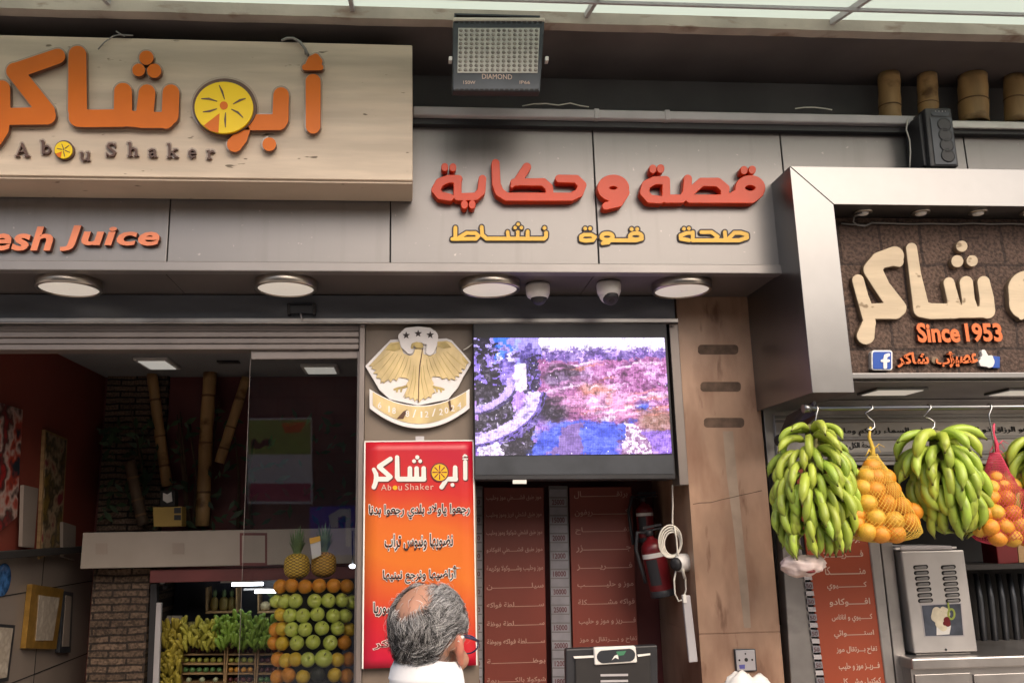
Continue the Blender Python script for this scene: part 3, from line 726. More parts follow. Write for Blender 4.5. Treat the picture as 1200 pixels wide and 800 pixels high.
wr = MB(); wr.tube([W(x, y, 3.62) for x, y in ((1064,140),(1062,152),(1066,164),(1067,178),(1066,196))], 0.0035, 6)
tag(wr.build('dangling_wire', mCable), 'white wire dangling from the conduit left of the black speaker', 'wire')
for k, (px, wpx, yt) in enumerate(((1041,11.5,84),(1086,10.5,86),(1139,15,87),(1188,11,89))):
    lab = ['bamboo cane stub leftmost above the conduit', 'bamboo cane stub directly behind the black speaker', 'thickest bamboo cane stub right of the black speaker', 'bamboo cane stub nearest the right picture edge'][k]
    th = thing('bamboo_cane', lab, 'bamboo cane', W(px,135,3.79), 'bamboo canes above the fascia')
    bt_ = W(px+2.5, 146, 3.79); tp = W(px, yt, 3.79); tp.z = min(tp.z, zslab-0.006); r = wpx*PXM(px,110,3.79)
    m_ = MB(); pts = [bt_.lerp(tp, i/8) for i in range(9)]
    m_.tube(pts, [r*(1+0.03*math.sin(i*2.1+k)) for i in range(9)], 20); m_.build('cane', mBamboo, th)
    m_ = MB(); q = bt_.lerp(tp, 0.34+0.06*k); dq = (tp-bt_).normalized()
    m_.tube([q-dq*0.004, q, q+dq*0.004], [r*1.01, r*1.05, r*1.01], 20, caps=False); m_.build('joint', mBambooD, th)
# ------------------------------------------------------------------ round ceiling lamps under the fascia
for k, (px, py) in enumerate(((81,338),(335,338),(574,339),(799,340))):
    c = WZ(px, py, Zs-0.03); cy = 3.925
    c = WZ(px, py+1, Zs-0.035); r = 0.142
    lab = ['round nickel ceiling lamp at the far left of the soffit', 'round nickel ceiling lamp above the shutter box motor', 'round nickel ceiling lamp left of the two dome cameras', 'round nickel ceiling lamp above the stone pillar'][k]
    th = thing('ceiling_lamp', lab, 'lamp', (c.x, c.y, Zs), 'round lamps under the soffit')
    m_ = MB(); m_.lathe([(r-0.004,0.004),(r,0),(r,-0.036),(r-0.004,-0.040),(r-0.014,-0.040),(r-0.016,-0.034)], (c.x,c.y,Zs+0.002), (0,0,1), 48, caps=False); m_.build('rim', mNickel, th)
    m_ = MB(); m_.lathe([(r-0.015,-0.034),(r*0.6,-0.0365),(0.002,-0.037)], (c.x,c.y,Zs+0.002), (0,0,1), 48, caps=False); m_.build('diffuser', mDiff, th)
# ------------------------------------------------------------------ two ceiling cameras
def cam_dome(px, py, dr, lab):
    c = WZ(px, py, Zs); th = thing('dome_camera', lab, 'camera', c, 'cameras on the soffit'); r = 0.058
    m_ = MB(); m_.lathe([(r*0.95,0.0),(r,-0.012),(r*0.97,-0.045),(r*0.86,-0.060),(r*0.7,-0.064)], c, (0,0,1), 32); m_.build('base', mWhite, th)
    return th, c, r
th, c, r = cam_dome(630, 333.5, 0, 'white dome camera with a clear dark bubble on the soffit')
m_ = MB(); m_.ball(c+Vector((0.003,-0.004,-0.062)), (0.040,0.040,0.040), 24, 14); m_.build('bubble', mBlackGloss if 'mBlackGloss' in globals() else mBlack, th)
m_ = MB(); m_.ball(c+Vector((0.005,-0.022,-0.082)), 0.016, 14, 8); m_.build('lens', mBlack, th)
m_ = MB(); m_.lathe([(0.036,0),(0.044,0.003),(0.044,0.008),(0.036,0.010)], c+Vector((0.003,-0.004,-0.070)), (0,0,1), 32); m_.build('collar', mWhite, th)
th, c, r = cam_dome(713, 331.5, 0, 'white turret camera on the soffit with its black eye turned right')
m_ = MB(); d = Vector((0.12,-0.55,-0.83)).normalized(); bc = c+Vector((0.0,0,-0.055))
m_.ball(bc, (0.048,0.048,0.048), 24, 14); m_.build('ball', mWhite, th)
m_ = MB(); m_.lathe([(0.040,0.022),(0.036,0.036),(0.030,0.045),(0.026,0.047)], bc, d, 28); m_.build('face', mBlack, th)
m_ = MB(); m_.lathe([(0.016,0.044),(0.013,0.050)], bc, d, 20); m_.build('lens', mBlackM, th)
# small sensor under the header
th = thing('door_sensor', 'small grey door motor sensor on the header cornice', 'sensor', W(352,361,4.06))
m_ = MB(); m_.quad([(337,356.5),(369,356.5),(368,367),(338,367)], 4.05, 0.03); m_.build('housing', mDarkMetal, th, bevel=0.006)
m_ = MB(); m_.quad([(336,355),(340,355),(340,368.5),(336.5,368.5)], 4.046, 0.034); m_.build('end_cap', mBlack, th, bevel=0.004)
m_ = MB(); m_.quad([(366,355),(370,355),(369.5,368.5),(366,368.5)], 4.046, 0.034); m_.build('end_cap', mBlack, th, bevel=0.004)
m_ = MB(); m_.tube([W(352,367,4.05), W(353,371,4.05), W(354,375,4.05)], 0.004, 6); m_.build('lead', mGutter, th)
# ------------------------------------------------------------------ floodlight
fl = thing('floodlight', 'square black LED floodlight with a grid of lenses hung under the soffit', 'floodlight', W(585,60,3.32))
YF = 3.30
m_ = MB(); m_.quad([(531,24.5),(638.5,24.5),(633,107.5),(530,106.5)], YF, 0.045); bodyo = m_.build('housing', mDarkMetal, fl, bevel=0.006)
m_ = MB(); m_.quad([(531,20),(639,20.5),(639,24.8),(531,24.3)], YF-0.004, 0.07); m_.build('top_rim', mWhitePaint, fl, bevel=0.006)
m_ = MB()
for i in range(17):
    x = 532.5+i*6.15; m_.quad([(x,25.2),(x+4.2,25.2),(x+4.2,27.6),(x+0.8,27.6)], YF-0.0015, 0.001)
m_.build('vent_grille', mBlackM, fl); m_ = MB()
for i in range(17):
    x = 533.5+i*5.85; m_.quad([(x,104.2),(x+3.8,104.2),(x+3.8,106.4),(x,106.4)], YF-0.0015, 0.001)
m_.build('vent_grille', mBlackM, fl)
mLensW = mat('lens_plate', (0.55,0.53,0.49), 0.25, var=0.05, scale=40)
mLensD = mat('lens_dimple', (0.30,0.28,0.25), 0.15, var=0.3, scale=60, coat=0.6)
m_ = MB(); m_.quad([(537,33),(632.5,33),(630,85.5),(536,85.5)], YF-0.003, 0.003); lp_ = m_.build('lens_panel', mLensW, fl)
m_ = MB()
for j in range(10):
    for i in range(15):
        x = 540.2+i*6.33-j*0.12; y = 35.8+j*5.15
        c = W(x, y, YF-0.003); m_.lathe([(0.0085,0),(0.007,0.0035),(0.003,0.0055)], c, (0,-1,0), 8)
m_.build('lens_grid', mLensD, lp_)
text('lettering', [('DIAMOND', (565,87.5,600,92.5)), ('150W', (543,95,557,98.5)), ('IP66', (609,95,621,98.5))], YF-0.0012, 0.001, mMenuTxt, fl)
m_ = MB()
for sx in (-1, 1):
    px = 584.5+sx*56.5; m_.quad([(px-2,66),(px+2,66),(px+2,71),(px-2,71)], YF+0.005, 0.03)
m_.build('pivot_bolt', mWhite, fl, bevel=0.002)
m_ = MB(); xa, xb = W(528,68,YF+0.03).x, W(641,68,YF+0.03).x; zz = W(584,68,YF).z
m_.box(xa+0.02, xa+0.026, YF+0.05, YF+0.08, zz-0.02, zslab-0.02); m_.box(xb-0.026, xb-0.02, YF+0.05, YF+0.08, zz-0.02, zslab-0.02); m_.box(xa+0.02, xb-0.02, YF+0.05, Yl+0.12, zslab-0.019, zslab-0.012)
m_.build('bracket', mDarkMetal, fl)
# ------------------------------------------------------------------ LED screen
ls = thing('led_screen', 'bright LED screen showing a violet park view with a pond', 'screen', W(672,470,4.05))
YC = 4.045
m_ = MB(); m_.quad([(554.5,378.5),(781,378.5),(792,561),(556,562)], YC+0.006, 0.16); m_.build('cabinet', mBlack, ls, bevel=0.004)
m_ = MB(); m_.quad([(557,533.5),(789,533),(790,555),(557,556)], YC+0.0035, 0.002); m_.build('lower_panel', mDarkMetal, ls)
m_ = MB(); m_.quad([(601,562),(617,562),(617,566.5),(601,566.5)], YC+0.004, 0.01); m_.build('label_plate', mPaper, ls)
# the picture on the screen, one colour per LED cell
nx, ny = 236, 140
U, V = np.meshgrid((np.arange(nx)+.5)/nx, (np.arange(ny)+.5)/ny)
def fbm(fx, fy, seed, oct=4):
    r_ = np.random.default_rng(seed); out = np.zeros_like(U); amp = 1; tot = 0
    for o_ in range(oct):
        gx, gy = int(fx*2**o_)+2, int(fy*2**o_)+2; G = r_.random((gy+1, gx+1))
        x = np.clip(U, 0, .999)*(gx-1); y = np.clip(V, 0, .999)*(gy-1); i = x.astype(int); j = y.astype(int); fx_ = x-i; fy_ = y-j
        fx_ = fx_*fx_*(3-2*fx_); fy_ = fy_*fy_*(3-2*fy_)
        out += amp*((G[j,i]*(1-fx_)+G[j,i+1]*fx_)*(1-fy_)+(G[j+1,i]*(1-fx_)+G[j+1,i+1]*fx_)*fy_); tot += amp; amp *= 0.6
    return out/tot
img = np.zeros((ny, nx, 3))
def put(mask, col, a=1.0):
    mm = np.clip(mask, 0, 1)[..., None]*a; img[:] = img*(1-mm)+np.array(col)*mm
def soft(d, k=0.01): return 1/(1+np.exp(np.clip(d/k, -40, 40)))
def pol(pts):
    ins = np.zeros(U.shape, bool); k = len(pts)
    for i in range(k):
        (x0, y0), (x1, y1) = pts[i], pts[(i+1) % k]
        c_ = (y0 > V) != (y1 > V); ins ^= c_ & (U < (x1-x0)*(V-y0)/((y1-y0) or 1e-9)+x0)
    return ins.astype(float)
n1_, n2_, n3_, n4_ = fbm(6,5,1), fbm(14,10,2), fbm(40,28,3,3), fbm(70,45,4,2)
U0, V0 = U, V; U = U+(n1_-0.5)*0.05+(n2_-0.5)*0.05+(n3_-0.5)*0.035+(n4_-0.5)*0.02; V = V+(fbm(6,5,11)-0.5)*0.05+(fbm(14,10,12)-0.5)*0.05+(fbm(40,28,13,3)-0.5)*0.035+(fbm(70,45,14,2)-.5)*.02; wu, wv_ = U, V
put(np.ones_like(U), (0.60,0.42,0.82))
put(soft(V-0.09-0.05*n2_, .02), (0.90,0.86,1.0))
put(((U > .30) & (V > .10) & (V < .2+0.06*n2_))*(n3_ > .48), (0.36,0.27,0.55), .8)
put(pol([(.33,.2),(1,.18),(1,.8),(.5,.75),(.33,.5)]), (0.62,0.33,0.55), .9)
put((V > .22)*(U > .5)*(n2_ > .52)*(V < .6), (0.90,0.62,0.92), .7)
put((V > .30)*(U > .4)*(n3_ > .56)*(V < .75), (0.36,0.16,0.34), .6)
put((U > .55)*(V < .45)*(V > .15)*(np.abs(U-.57) < .03), (0.92,0.75,1.0), .5)
put(soft(np.hypot((wu-.62)/.10, (wv_-.45)/.06)-1, .15), (0.70,0.42,0.28), .7)
put(soft(np.hypot((wu-.93)/.1, (wv_-.72)/.10)-1, .15), (0.50,0.40,0.20), .6)
put(pol([(.38,.50),(.78,.47),(.86,.55),(.70,.60),(.46,.58)]), (0.90,0.60,0.80), .7)
put(pol([(.46,.60),(.84,.56),(.84,.70),(.55,.68)]), (0.70,0.40,0.58), .8)
put(soft(np.hypot((wu-.46)/.10, (wv_-.32)/.09)-1, .12), (0.11,0.08,0.14), .85)
put(soft(np.hypot((wu-.43)/.07, (wv_-.37)/.05)-1, .15), (0.45,0.34,0.52), .8)
put((U < .34)*(V < .45), (0.42,0.36,0.78), .7)
put((U < .12+.03*n2_)*(V < .44)*(n3_ > .42), (0.05,0.04,0.09), .95)
put(((U > .10)*(U < .20)*(V < .18))*(n2_ > .42), (0.12,0.38,0.95), .8)
put(pol([(.21,.24),(.27,.22),(.27,.46),(.20,.46)]), (0.93,0.82,0.98), .9)
put(((np.abs(U-.30) < .035+.01*n2_)*(V > .14)*(V < .62))*(n4_ > .36), (0.08,0.06,0.16), .9)
put(pol([(0,.42),(.18,.42),(.2,.62),(.3,.62),(.32,1),(0,1)]), (0.11,0.10,0.13), .95)
def arc(cx, cy, rx, ry, wd): return (np.abs(np.hypot((U-cx)/rx, (V-cy)/ry)-1) < wd) & (U > cx) & (V > cy)
put(arc(-.05,.36,.24,.26,.09), (0.62,0.50,0.85)); put(arc(-.15,.47,.46,.42,.10), (0.70,0.58,0.95))
put(arc(-.15,.47,.50,.49,.05), (0.38,0.30,0.62)); put(arc(-.15,.47,.50,.49,.02)*(np.sin(U*150) > 0.2), (0.10,0.08,0.16))
put(pol([(0,.90),(.11,.88),(.14,1),(0,1)]), (0.92,0.84,1.0), .9)
put(soft(np.hypot((wu-.39)/.09, (wv_-.62)/.11)-1, .15), (0.09,0.07,0.12), .95)
pond = soft(np.maximum(np.maximum(0.73-V0, 0.38-(V0-.73)*0.45-U0), U0-0.80+(V0-.73)*.30)+(n2_-.5)*.10+(n3_-.5)*.07, .006)
put(pond, (0.17,0.25,0.74), .95)
put(((U > .3)*(U < .78)*(V > .72))*(fbm(8,40,21,3) > .52), (0.36,0.42,0.92), .6)
put(pol([(.44,.76),(.55,.72),(.53,.84),(.56,1),(.35,1),(.42,.88)]), (0.50,0.34,0.55), .75)
put(pol([(.78,.73),(.86,.80),(.90,1),(.74,1)]), (0.92,0.80,0.92), .9)
put(((U > .74)*(U < .9)*(V > .78))*(n4_ > .52), (0.30,0.14,0.30), .7)
put(pol([(.86,.82),(1,.78),(1,1),(.92,1)]), (0.46,0.32,0.75), .8)
put(soft(np.hypot((wu-.885)/.03, (wv_-.59)/.05)-1, .15), (0.20,0.32,0.85), .9)
put(pol([(.675,.46),(.70,.46),(.705,.60),(.67,.60)]), (0.86,0.55,0.62), .9)
n5_ = fbm(110,70,5,1); n6_ = rng.random((ny, nx)); sr = random.Random(5)
for k in range(34):
    cu, bv, hh, ww = sr.uniform(.36,1), sr.uniform(.15,.21), sr.uniform(.05,.11), sr.uniform(.008,.016)
    put(((V < bv) & (V > bv-hh) & (np.abs(U-cu) < ww*(V-bv+hh)/hh)), (0.30,0.22,0.50), .75)
for k in range(46):
    cu, cv, ru, rv_ = sr.uniform(.38,1), sr.uniform(.22,.68), sr.uniform(.02,.09), sr.uniform(.006,.016)
    put(soft(np.hypot((U-cu)/ru, (V-cv+0.25*(U-cu))/rv_)-1, .2), sr.choice([(0.95,0.78,0.95),(0.86,0.55,0.80),(0.40,0.16,0.34),(0.30,0.12,0.30),(0.78,0.45,0.42),(0.98,0.9,1.0)]), .7)
for k in range(60):
    cu = sr.uniform(.02,.30); cv = sr.uniform(.5,.92)
    put(soft(np.hypot((U-cu)/.006, (V-cv)/.012)-1, .3), sr.choice([(0.9,0.85,1.0),(0.75,0.65,0.95),(0.08,0.06,0.12)]), .8)
for k in range(14):
    cu = sr.uniform(.10,.30); cv = sr.uniform(.03,.28)
    put(((np.abs(U-cu) < sr.uniform(.006,.02)) & (np.abs(V-cv) < sr.uniform(.02,.06))), sr.choice([(0.85,0.8,1.0),(0.25,0.2,0.5),(0.55,0.6,0.98),(0.1,0.08,0.2)]), .8)
U = U0+(n3_-.5)*.014; V = V0+(n4_-.5)*.014
put(arc(-.05,.36,.24,.26,.085), (0.66,0.55,0.92)); put(arc(-.05,.36,.27,.30,.03), (0.20,0.16,0.34))
put(arc(-.15,.47,.46,.42,.085), (0.78,0.68,1.0)); put(arc(-.15,.47,.50,.475,.028), (0.34,0.26,0.60)); put(arc(-.15,.47,.505,.478,.012)*(np.sin(U*130) > 0), (0.08,0.06,0.14))
put(pol([(.205,.24),(.265,.22),(.27,.45),(.205,.46)]), (0.95,0.86,1.0), .85)
U, V = U0, V0; n7_ = fbm(26,20,8,4)
tex = (n7_-.5)*0.9+(n4_-.5)*0.7+(n5_-.5)*0.6+(n6_-.5)*0.25
tex *= np.where(pond > .5, .55, 1.0)*np.where(V < .07, .4, 1.0)
img = np.where(tex[...,None] < 0, img*np.exp(np.clip(tex, -2, 0)*1.1)[...,None], img+(np.array((0.98,0.90,1.0))-img)*np.clip(tex*0.55, 0, .8)[...,None])
img[(rng.random((ny, nx)) > .9985)] = (0.95,0.9,1.0)
img *= np.where((np.arange(nx) % 2)[None,:,None] == 0, 1.0, 0.86)*np.where((np.arange(ny) % 2)[:,None,None] == 0, 1.0, 0.9)
img = np.clip(img, 0, 1)**2.0
mScreen = attr_mat('led_picture', 0.6, 0, 0.0); _t = mScreen.node_tree; _b = _t.nodes['Principled BSDF']
_a = [n for n in _t.nodes if n.type == 'ATTRIBUTE'][0]; _t.links.new(_a.outputs['Color'], _b.inputs['Emission Color']); _b.inputs['Emission Strength'].default_value = 1.5
for l in list(_b.inputs['Base Color'].links): _t.links.remove(l)
_b.inputs['Base Color'].default_value = (0.02,0.02,0.025,1)
p00, p10, p01, p11 = W(556.5,395.5,YC), W(780,396,YC), W(557.5,533,YC), W(788.5,532,YC)
xa, xb, za, zb_ = p01.x, p11.x-0.004, (p00.z+p10.z)/2, (p01.z+p11.z)/2
vv = []; ff = []; cc = []
for j in range(ny):
    for i in range(nx):
        k = len(vv); X0 = xa+(xb-xa)*i/nx; X1 = xa+(xb-xa)*(i+1)/nx; Z0 = za+(zb_-za)*j/ny; Z1 = za+(zb_-za)*(j+1)/ny
        vv += [(X0,YC,Z1),(X1,YC,Z1),(X1,YC,Z0),(X0,YC,Z0)]; ff.append((k,k+1,k+2,k+3)); cc += [(*img[j,i],1)]*4
m_ = MB(); m_.add(vv, ff); m_.cols = cc; pic = m_.build('picture', mScreen, ls)
# ------------------------------------------------------------------ eagle plaque
mPlW = mat('white_foam_board', (0.80,0.77,0.77), 0.5, var=0.05, scale=8)
mPlG = mat('gold_foil', (0.64,0.50,0.26), 0.4, metal=0.25, var=0.22, scale=11, stretch=(1,1,0.5))
mPlGd = mat('dark_gold_foil', (0.42,0.32,0.12), 0.4, metal=0.25, var=0.3, scale=14)
def Fz(x, y): return (420+x/5.714, 370+y/5.714)
eg = thing('eagle_plaque', 'white and gold eagle emblem plaque with three stars and a dated ribbon', 'emblem', W(490,440,4.09))
YE = 4.10
base = [(45,335),(130,245),(215,160),(270,155),(268,130),(290,100),(335,78),(400,70),(470,79),(515,100),(534,132),(534,153),(590,150),(625,163),(700,245),(757,312),(750,332),(705,405),(668,478),(600,560),(400,600),(210,560),(140,495),(90,410)]
letters('shield', [base], Fz, YE-0.018, 0.018, mPlW, eg, 0.002)
wing = [(215,178),(280,172),(300,250),(345,268),(368,258),(376,228),(388,216),(420,214),(434,226),(436,255),(480,268),(520,250),(528,172),(590,166),(622,178),(690,250),(740,312),(722,330),(714,360),(690,352),(696,382),(672,378),(676,408),(650,402),(648,432),(622,420),(606,432),(592,414),(560,424),(548,408),(500,405),(490,420),(506,452),(496,470),(516,512),(494,520),(488,548),(468,540),(448,562),(436,548),(404,580),(392,556),(378,572),(366,548),(344,560),(340,540),(310,550),(318,525),(298,545),(330,480),(322,455),(338,430),(326,418),(270,410),(255,436),(235,420),(215,446),(200,424),(170,450),(160,440),(148,452),(150,420),(118,414),(128,388),(98,384),(118,362),(86,352),(95,338),(70,335),(140,260)]
letters('eagle', [wing], Fz, YE-0.024, 0.006, mPlG, eg, 0.0012)
for pts in ([(205,190),(270,178),(282,225),(240,236),(185,228)], [(530,180),(585,172),(622,210),(570,218),(530,200)], [(700,268),(738,310),(722,318),(695,290)]):
    letters('shoulder', [pts], Fz, YE-0.0262, 0.002, mPlGd, eg)
letters('feather_line', strokes([[(430,218,3),(412,330,4),(405,430,3),(402,575,3)]], res=1.2), Fz, YE-0.0256, 0.0012, mBrown, eg)
head = strokes([[(300,140,34),(330,112,34),(400,104,34),(470,112,34),(500,140,34)],[(310,140,40),(318,190,38),(345,232,24)],[(330,140,50),(470,140,50)],[(488,140,46),(492,190,36),(478,238,26)]], holes=[[(378,205,26),(418,205,26)],[(398,225,34),(398,262,30)]], res=3)
fl_ = []
for k in (0, 1):
    f_ = (lambda x: x) if k == 0 else (lambda x: 806-x)
    for a, b_ in (((215,240),(90,345)),((240,245),(125,388)),((265,255),(150,425)),((290,262),(190,438)),((312,270),(240,425)),((335,275),(285,408)),((350,290),(322,420)),((372,330),(335,525)),((385,340),(365,545))):
        fl_.append([(f_(a[0]),a[1],1.2),(f_((a[0]+b_[0])/2+8),(a[1]+b_[1])/2-6,2.6),(f_(b_[0]),b_[1],1.0)])
letters('feathers', strokes(fl_, res=1.0), Fz, YE-0.0250, 0.0010, mPlGd, eg)
letters('head', head, Fz, YE-0.031, 0.006, mPlW, eg, 0.001)
letters('beak', strokes([[(358,212,8),(365,192,10),(390,184,10),(420,190,10),(428,206,8)],[(392,200,14),(415,204,12)]], res=2), Fz, YE-0.0335, 0.002, mPlGd, eg)
def star(cx, cy, r, rot=-90): return [[(cx+(r if i % 2 == 0 else r*0.42)*math.cos(R(rot+36*i)), cy+(r if i % 2 == 0 else r*0.42)*math.sin(R(rot+36*i))) for i in range(10)]]
for cx, cy in ((320,130),(400,118),(481,127)): letters('star', star(cx, cy, 26), Fz, YE-0.034, 0.003, mBorder, eg)
for k in (0, 1):
    f_ = (lambda x: x) if k == 0 else (lambda x: 812-x)
    letters('talon', strokes([[(f_(322),470,9),(f_(300),478,8),(f_(262),484,7),(f_(240),492,6)],[(f_(290),480,7),(f_(285),505,6)],[(f_(262),484,7),(f_(258),506,6)]], res=1.5), Fz, YE-0.021, 0.003, mPlGd, eg)
def arcband(y0, y1, x0=78, x1=742, sag=110, n=24):
    tp = []; bt = []
    for i in range(n+1):
        t = i/n; x = x0+(x1-x0)*t; s = 1-(2*t-1)**2; tp.append((x, y0+sag*s)); bt.append((x+(0.5-t)*60*0, y1+(sag+30)*s*0.95))
    return tp+bt[::-1]
letters('ribbon', [arcband(488,618,74,745,112)], Fz, YE-0.026, 0.009, mPlW, eg, 0.002)
letters('ribbon_face', [arcband(508,598,96,722,100)], Fz, YE-0.0288, 0.0032, mPlG, eg)
tx = MB()
for ch, x in zip('618'+'8/12/2024', (142,205,238,328,375,422,457,505,553,590,632,676)):
    t = (x-78)/664; s = 1-(2*t-1)**2; yb = 600+96*s-4; sl_ = (0.5-t)*2; hh = 40 if ch != '/' else 52
    wd = 9 if ch == '1' else 23
    x0_, y0_ = Fz(x-wd/2, yb-hh-12); x1_, y1_ = Fz(x+wd/2, yb-12)
    v, f = text_co(ch, (x0_, y0_, x1_, y1_), YE-0.0305, 0.0015, bold=0.01); tx.add(v, f)
tx.build('date_lettering', mPlW, eg)
letters('scratch', [[(300,640),(330,625),(318,655),(300,690),(255,690)],[(600,575),(615,560),(622,610),(632,622),(612,640)]], Fz, YE-0.0296, 0.0006, mBrown, eg)
wr = MB(); wr.tube([W(543,410,4.09), W(547,408,4.085), W(551,405,4.085), W(555,402,4.09)], 0.003, 6)
tag(wr.build('loose_wire', mCable), 'short white wire between the eagle plaque and the screen', 'wire')
# ------------------------------------------------------------------ red banner
def grad_mat(name, zc, half):
    m, t, b = new_mat(name); N = t.nodes.new; L = t.links.new
    tc = N('ShaderNodeTexCoord'); sp = N('ShaderNodeSeparateXYZ'); L(tc.outputs['Object'], sp.inputs[0])
    nz = N('ShaderNodeTexNoise'); nz.inputs['Scale'].default_value = 2.5; L(tc.outputs['Object'], nz.inputs['Vector'])
    mr = N('ShaderNodeMapRange'); mr.inputs[1].default_value = zc-half; mr.inputs[2].default_value = zc+half; L(sp.outputs['Z'], mr.inputs[0])
    ad = N('ShaderNodeMath'); ad.operation = 'MULTIPLY_ADD'; ad.inputs[1].default_value = 0.22; L(nz.outputs['Fac'], ad.inputs[0]); L(mr.outputs[0], ad.inputs[2])
    sx_ = N('ShaderNodeMath'); sx_.operation = 'MULTIPLY_ADD'; sx_.inputs[1].default_value = 0.25; L(sp.outputs['X'], sx_.inputs[0]); L(ad.outputs[0], sx_.inputs[2])
    sb = N('ShaderNodeMath'); sb.operation = 'SUBTRACT'; sb.inputs[1].default_value = 0.11; L(sx_.outputs[0], sb.inputs[0])
    rp = N('ShaderNodeValToRGB'); e = rp.color_ramp.elements
    e[0].position = 0.0; e[0].color = (0.46,0.006,0.035,1); e[1].position = 1.0; e[1].color = (0.46,0.006,0.028,1)
    for p_, c_ in ((0.18,(0.50,0.016,0.022,1)),(0.45,(0.62,0.15,0.018,1)),(0.62,(0.62,0.13,0.018,1)),(0.82,(0.52,0.022,0.018,1))):
        q = e.new(p_); q.color = c_
    L(sb.outputs[0], rp.inputs[0]); L(rp.outputs[0], b.inputs['Base Color']); b.inputs['Roughness'].default_value = 0.38
    return m
YBn = 4.07
bz1, bz0 = W(490,517.5,YBn).z, W(490,781,YBn).z
mBan = grad_mat('printed_banner', (bz1+bz0)/2, (bz1-bz0)/2)
bn = thing('wall_banner', 'red and orange printed banner with black Arabic slogan lines', 'banner', W(490,650,YBn))
m_ = MB(); xa, xb = W(427,640,YBn).x, W(556,640,YBn).x
nyb = 24; vs_ = []; fs_ = []
for j in range(nyb+1):
    for i in range(9):
        x = xa+(xb-xa)*i/8; z = bz0+(bz1-bz0)*j/nyb; vs_.append((x, YBn+0.0008*mnoise.noise((x*6,0,z*5)), z))
for j in range(nyb):
    for i in range(8): fs_.append((j*9+i, j*9+i+1, j*9+i+10, j*9+i+9))
m_.add(vs_, fs_, True); o_ = m_.build('sheet', mBan, bn); sm_ = o_.modifiers.new('t', 'SOLIDIFY'); sm_.thickness = 0.003; sm_.offset = -1
m_ = MB(); m_.box(xa-0.006, xa+0.001, YBn-0.001, YBn+0.012, bz0, bz1+0.004); m_.box(xb-0.001, xb+0.005, YBn-0.001, YBn+0.012, bz0, bz1+0.004); m_.box(xa-0.006, xb+0.005, YBn-0.001, YBn+0.012, bz1+0.001, bz1+0.007)
m_.build('edge_strip', mPaper, bn)
m_ = MB(); m_.quad([(487,511),(497,511),(497,517),(487,517)], YBn+0.006, 0.02); m_.build('hook_plate', mGutter, bn)
def Gz(x, y): return (420+x/5.336, 510+y/5.333)
tfo = lambda x, y: Gz(x+6, y+6)
bl = [[(96,212,12),(110,240,14),(112,270,15),(105,300,14),(96,322,14)],[(112,272,15),(180,272,15),(200,258,14),(130,196,15)],[(132,192,15),(200,146,14)],
      [(242,136,13),(243,262,15)],[(250,272,15),(410,272,15)],[(322,205,14),(322,268,15)],[(364,205,14),(364,270,15)],[(408,205,14),(408,270,15)],[(368,136,13)],[(348,160,12)],[(386,160,12)],
      [(520,322,14),(540,292,13),(548,280,12)],[(605,200,14),(605,265,15)],[(608,272,15),(556,272,14)],[(588,308,12)],[(668,165,13),(668,268,13)],[(655,132,5),(664,122,6),(676,128,6)],[(655,146,5),(680,146,5)]]
YT = YBn-0.0022
letters('name_shadow', strokes(bl, grow=1, res=2.2), tfo, YT, 0.0006, mMaroon, bn)
letters('name_lettering', strokes(bl, res=2.2), Gz, YT-0.0010, 0.0006, mPaper, bn)
letters('slice_rim', ell(508,230,58,60,32), Gz, YT-0.0018, 0.0006, mMaroon, bn)
letters('slice_disc', ell(508,230,50,52,32), Gz, YT-0.0026, 0.0006, mGold, bn)
letters('slice_marks', strokes([[(508+14*math.cos(R(a)),230+14*math.sin(R(a)),3),(508+42*math.cos(R(a)),230+42*math.sin(R(a)),4)] for a in range(0,360,45)]+[[(508,230,8)]], res=1.2), Gz, YT-0.0034, 0.0006, mMenuRed, bn)
def gb(x0, y0, x1, y1): a = Gz(x0, y0); c = Gz(x1, y1); return (a[0], a[1], c[0], c[1])
text('latin_line', [('Ab', gb(142,305,205,342)), ('u', gb(250,315,272,342)), ('Shaker', gb(292,300,470,340))], YT-0.001, 0.0006, mMenuTxt, bn, spacing=1.15)
letters('latin_slice', ell(229,326,15,14,20), Gz, YT-0.001, 0.0006, mGold, bn)
def Hz(x, y): return (420+x/5.336, 650+y/5.333)
def hb(x0, y0, x1, y1): a = Hz(x0, y0); c = Hz(x1, y1); return (a[0], a[1], c[0], c[1])
sl_lines = [('رجعوا ياولاد بلدي رجعوا بدنا', gb(66,425,694,525)), ('نضويها ونبوس تراب', gb(165,612,590,720)), ('أراضيها ونرجع نبنيها', hb(155,68,608,180)), ('ويا شهداء الحرية بسوريا', hb(95,282,640,382))]
text('slogan_outline', sl_lines, YT-0.0008, 0.0004, mPaper, bn, arabic=True, bold=0.072)
text('slogan_lettering', sl_lines, YT-0.0016, 0.0004, mBorder, bn, arabic=True, bold=0.022)
text('signature_outline', [('أبو شاكر', hb(95,505,470,590))], YT-0.0008, 0.0004, mPaper, bn, arabic=True, bold=0.05)
text('signature_lettering', [('أبو شاكر', hb(95,505,470,590))], YT-0.0016, 0.0004, mMenuRed, bn, arabic=True, bold=0.012)
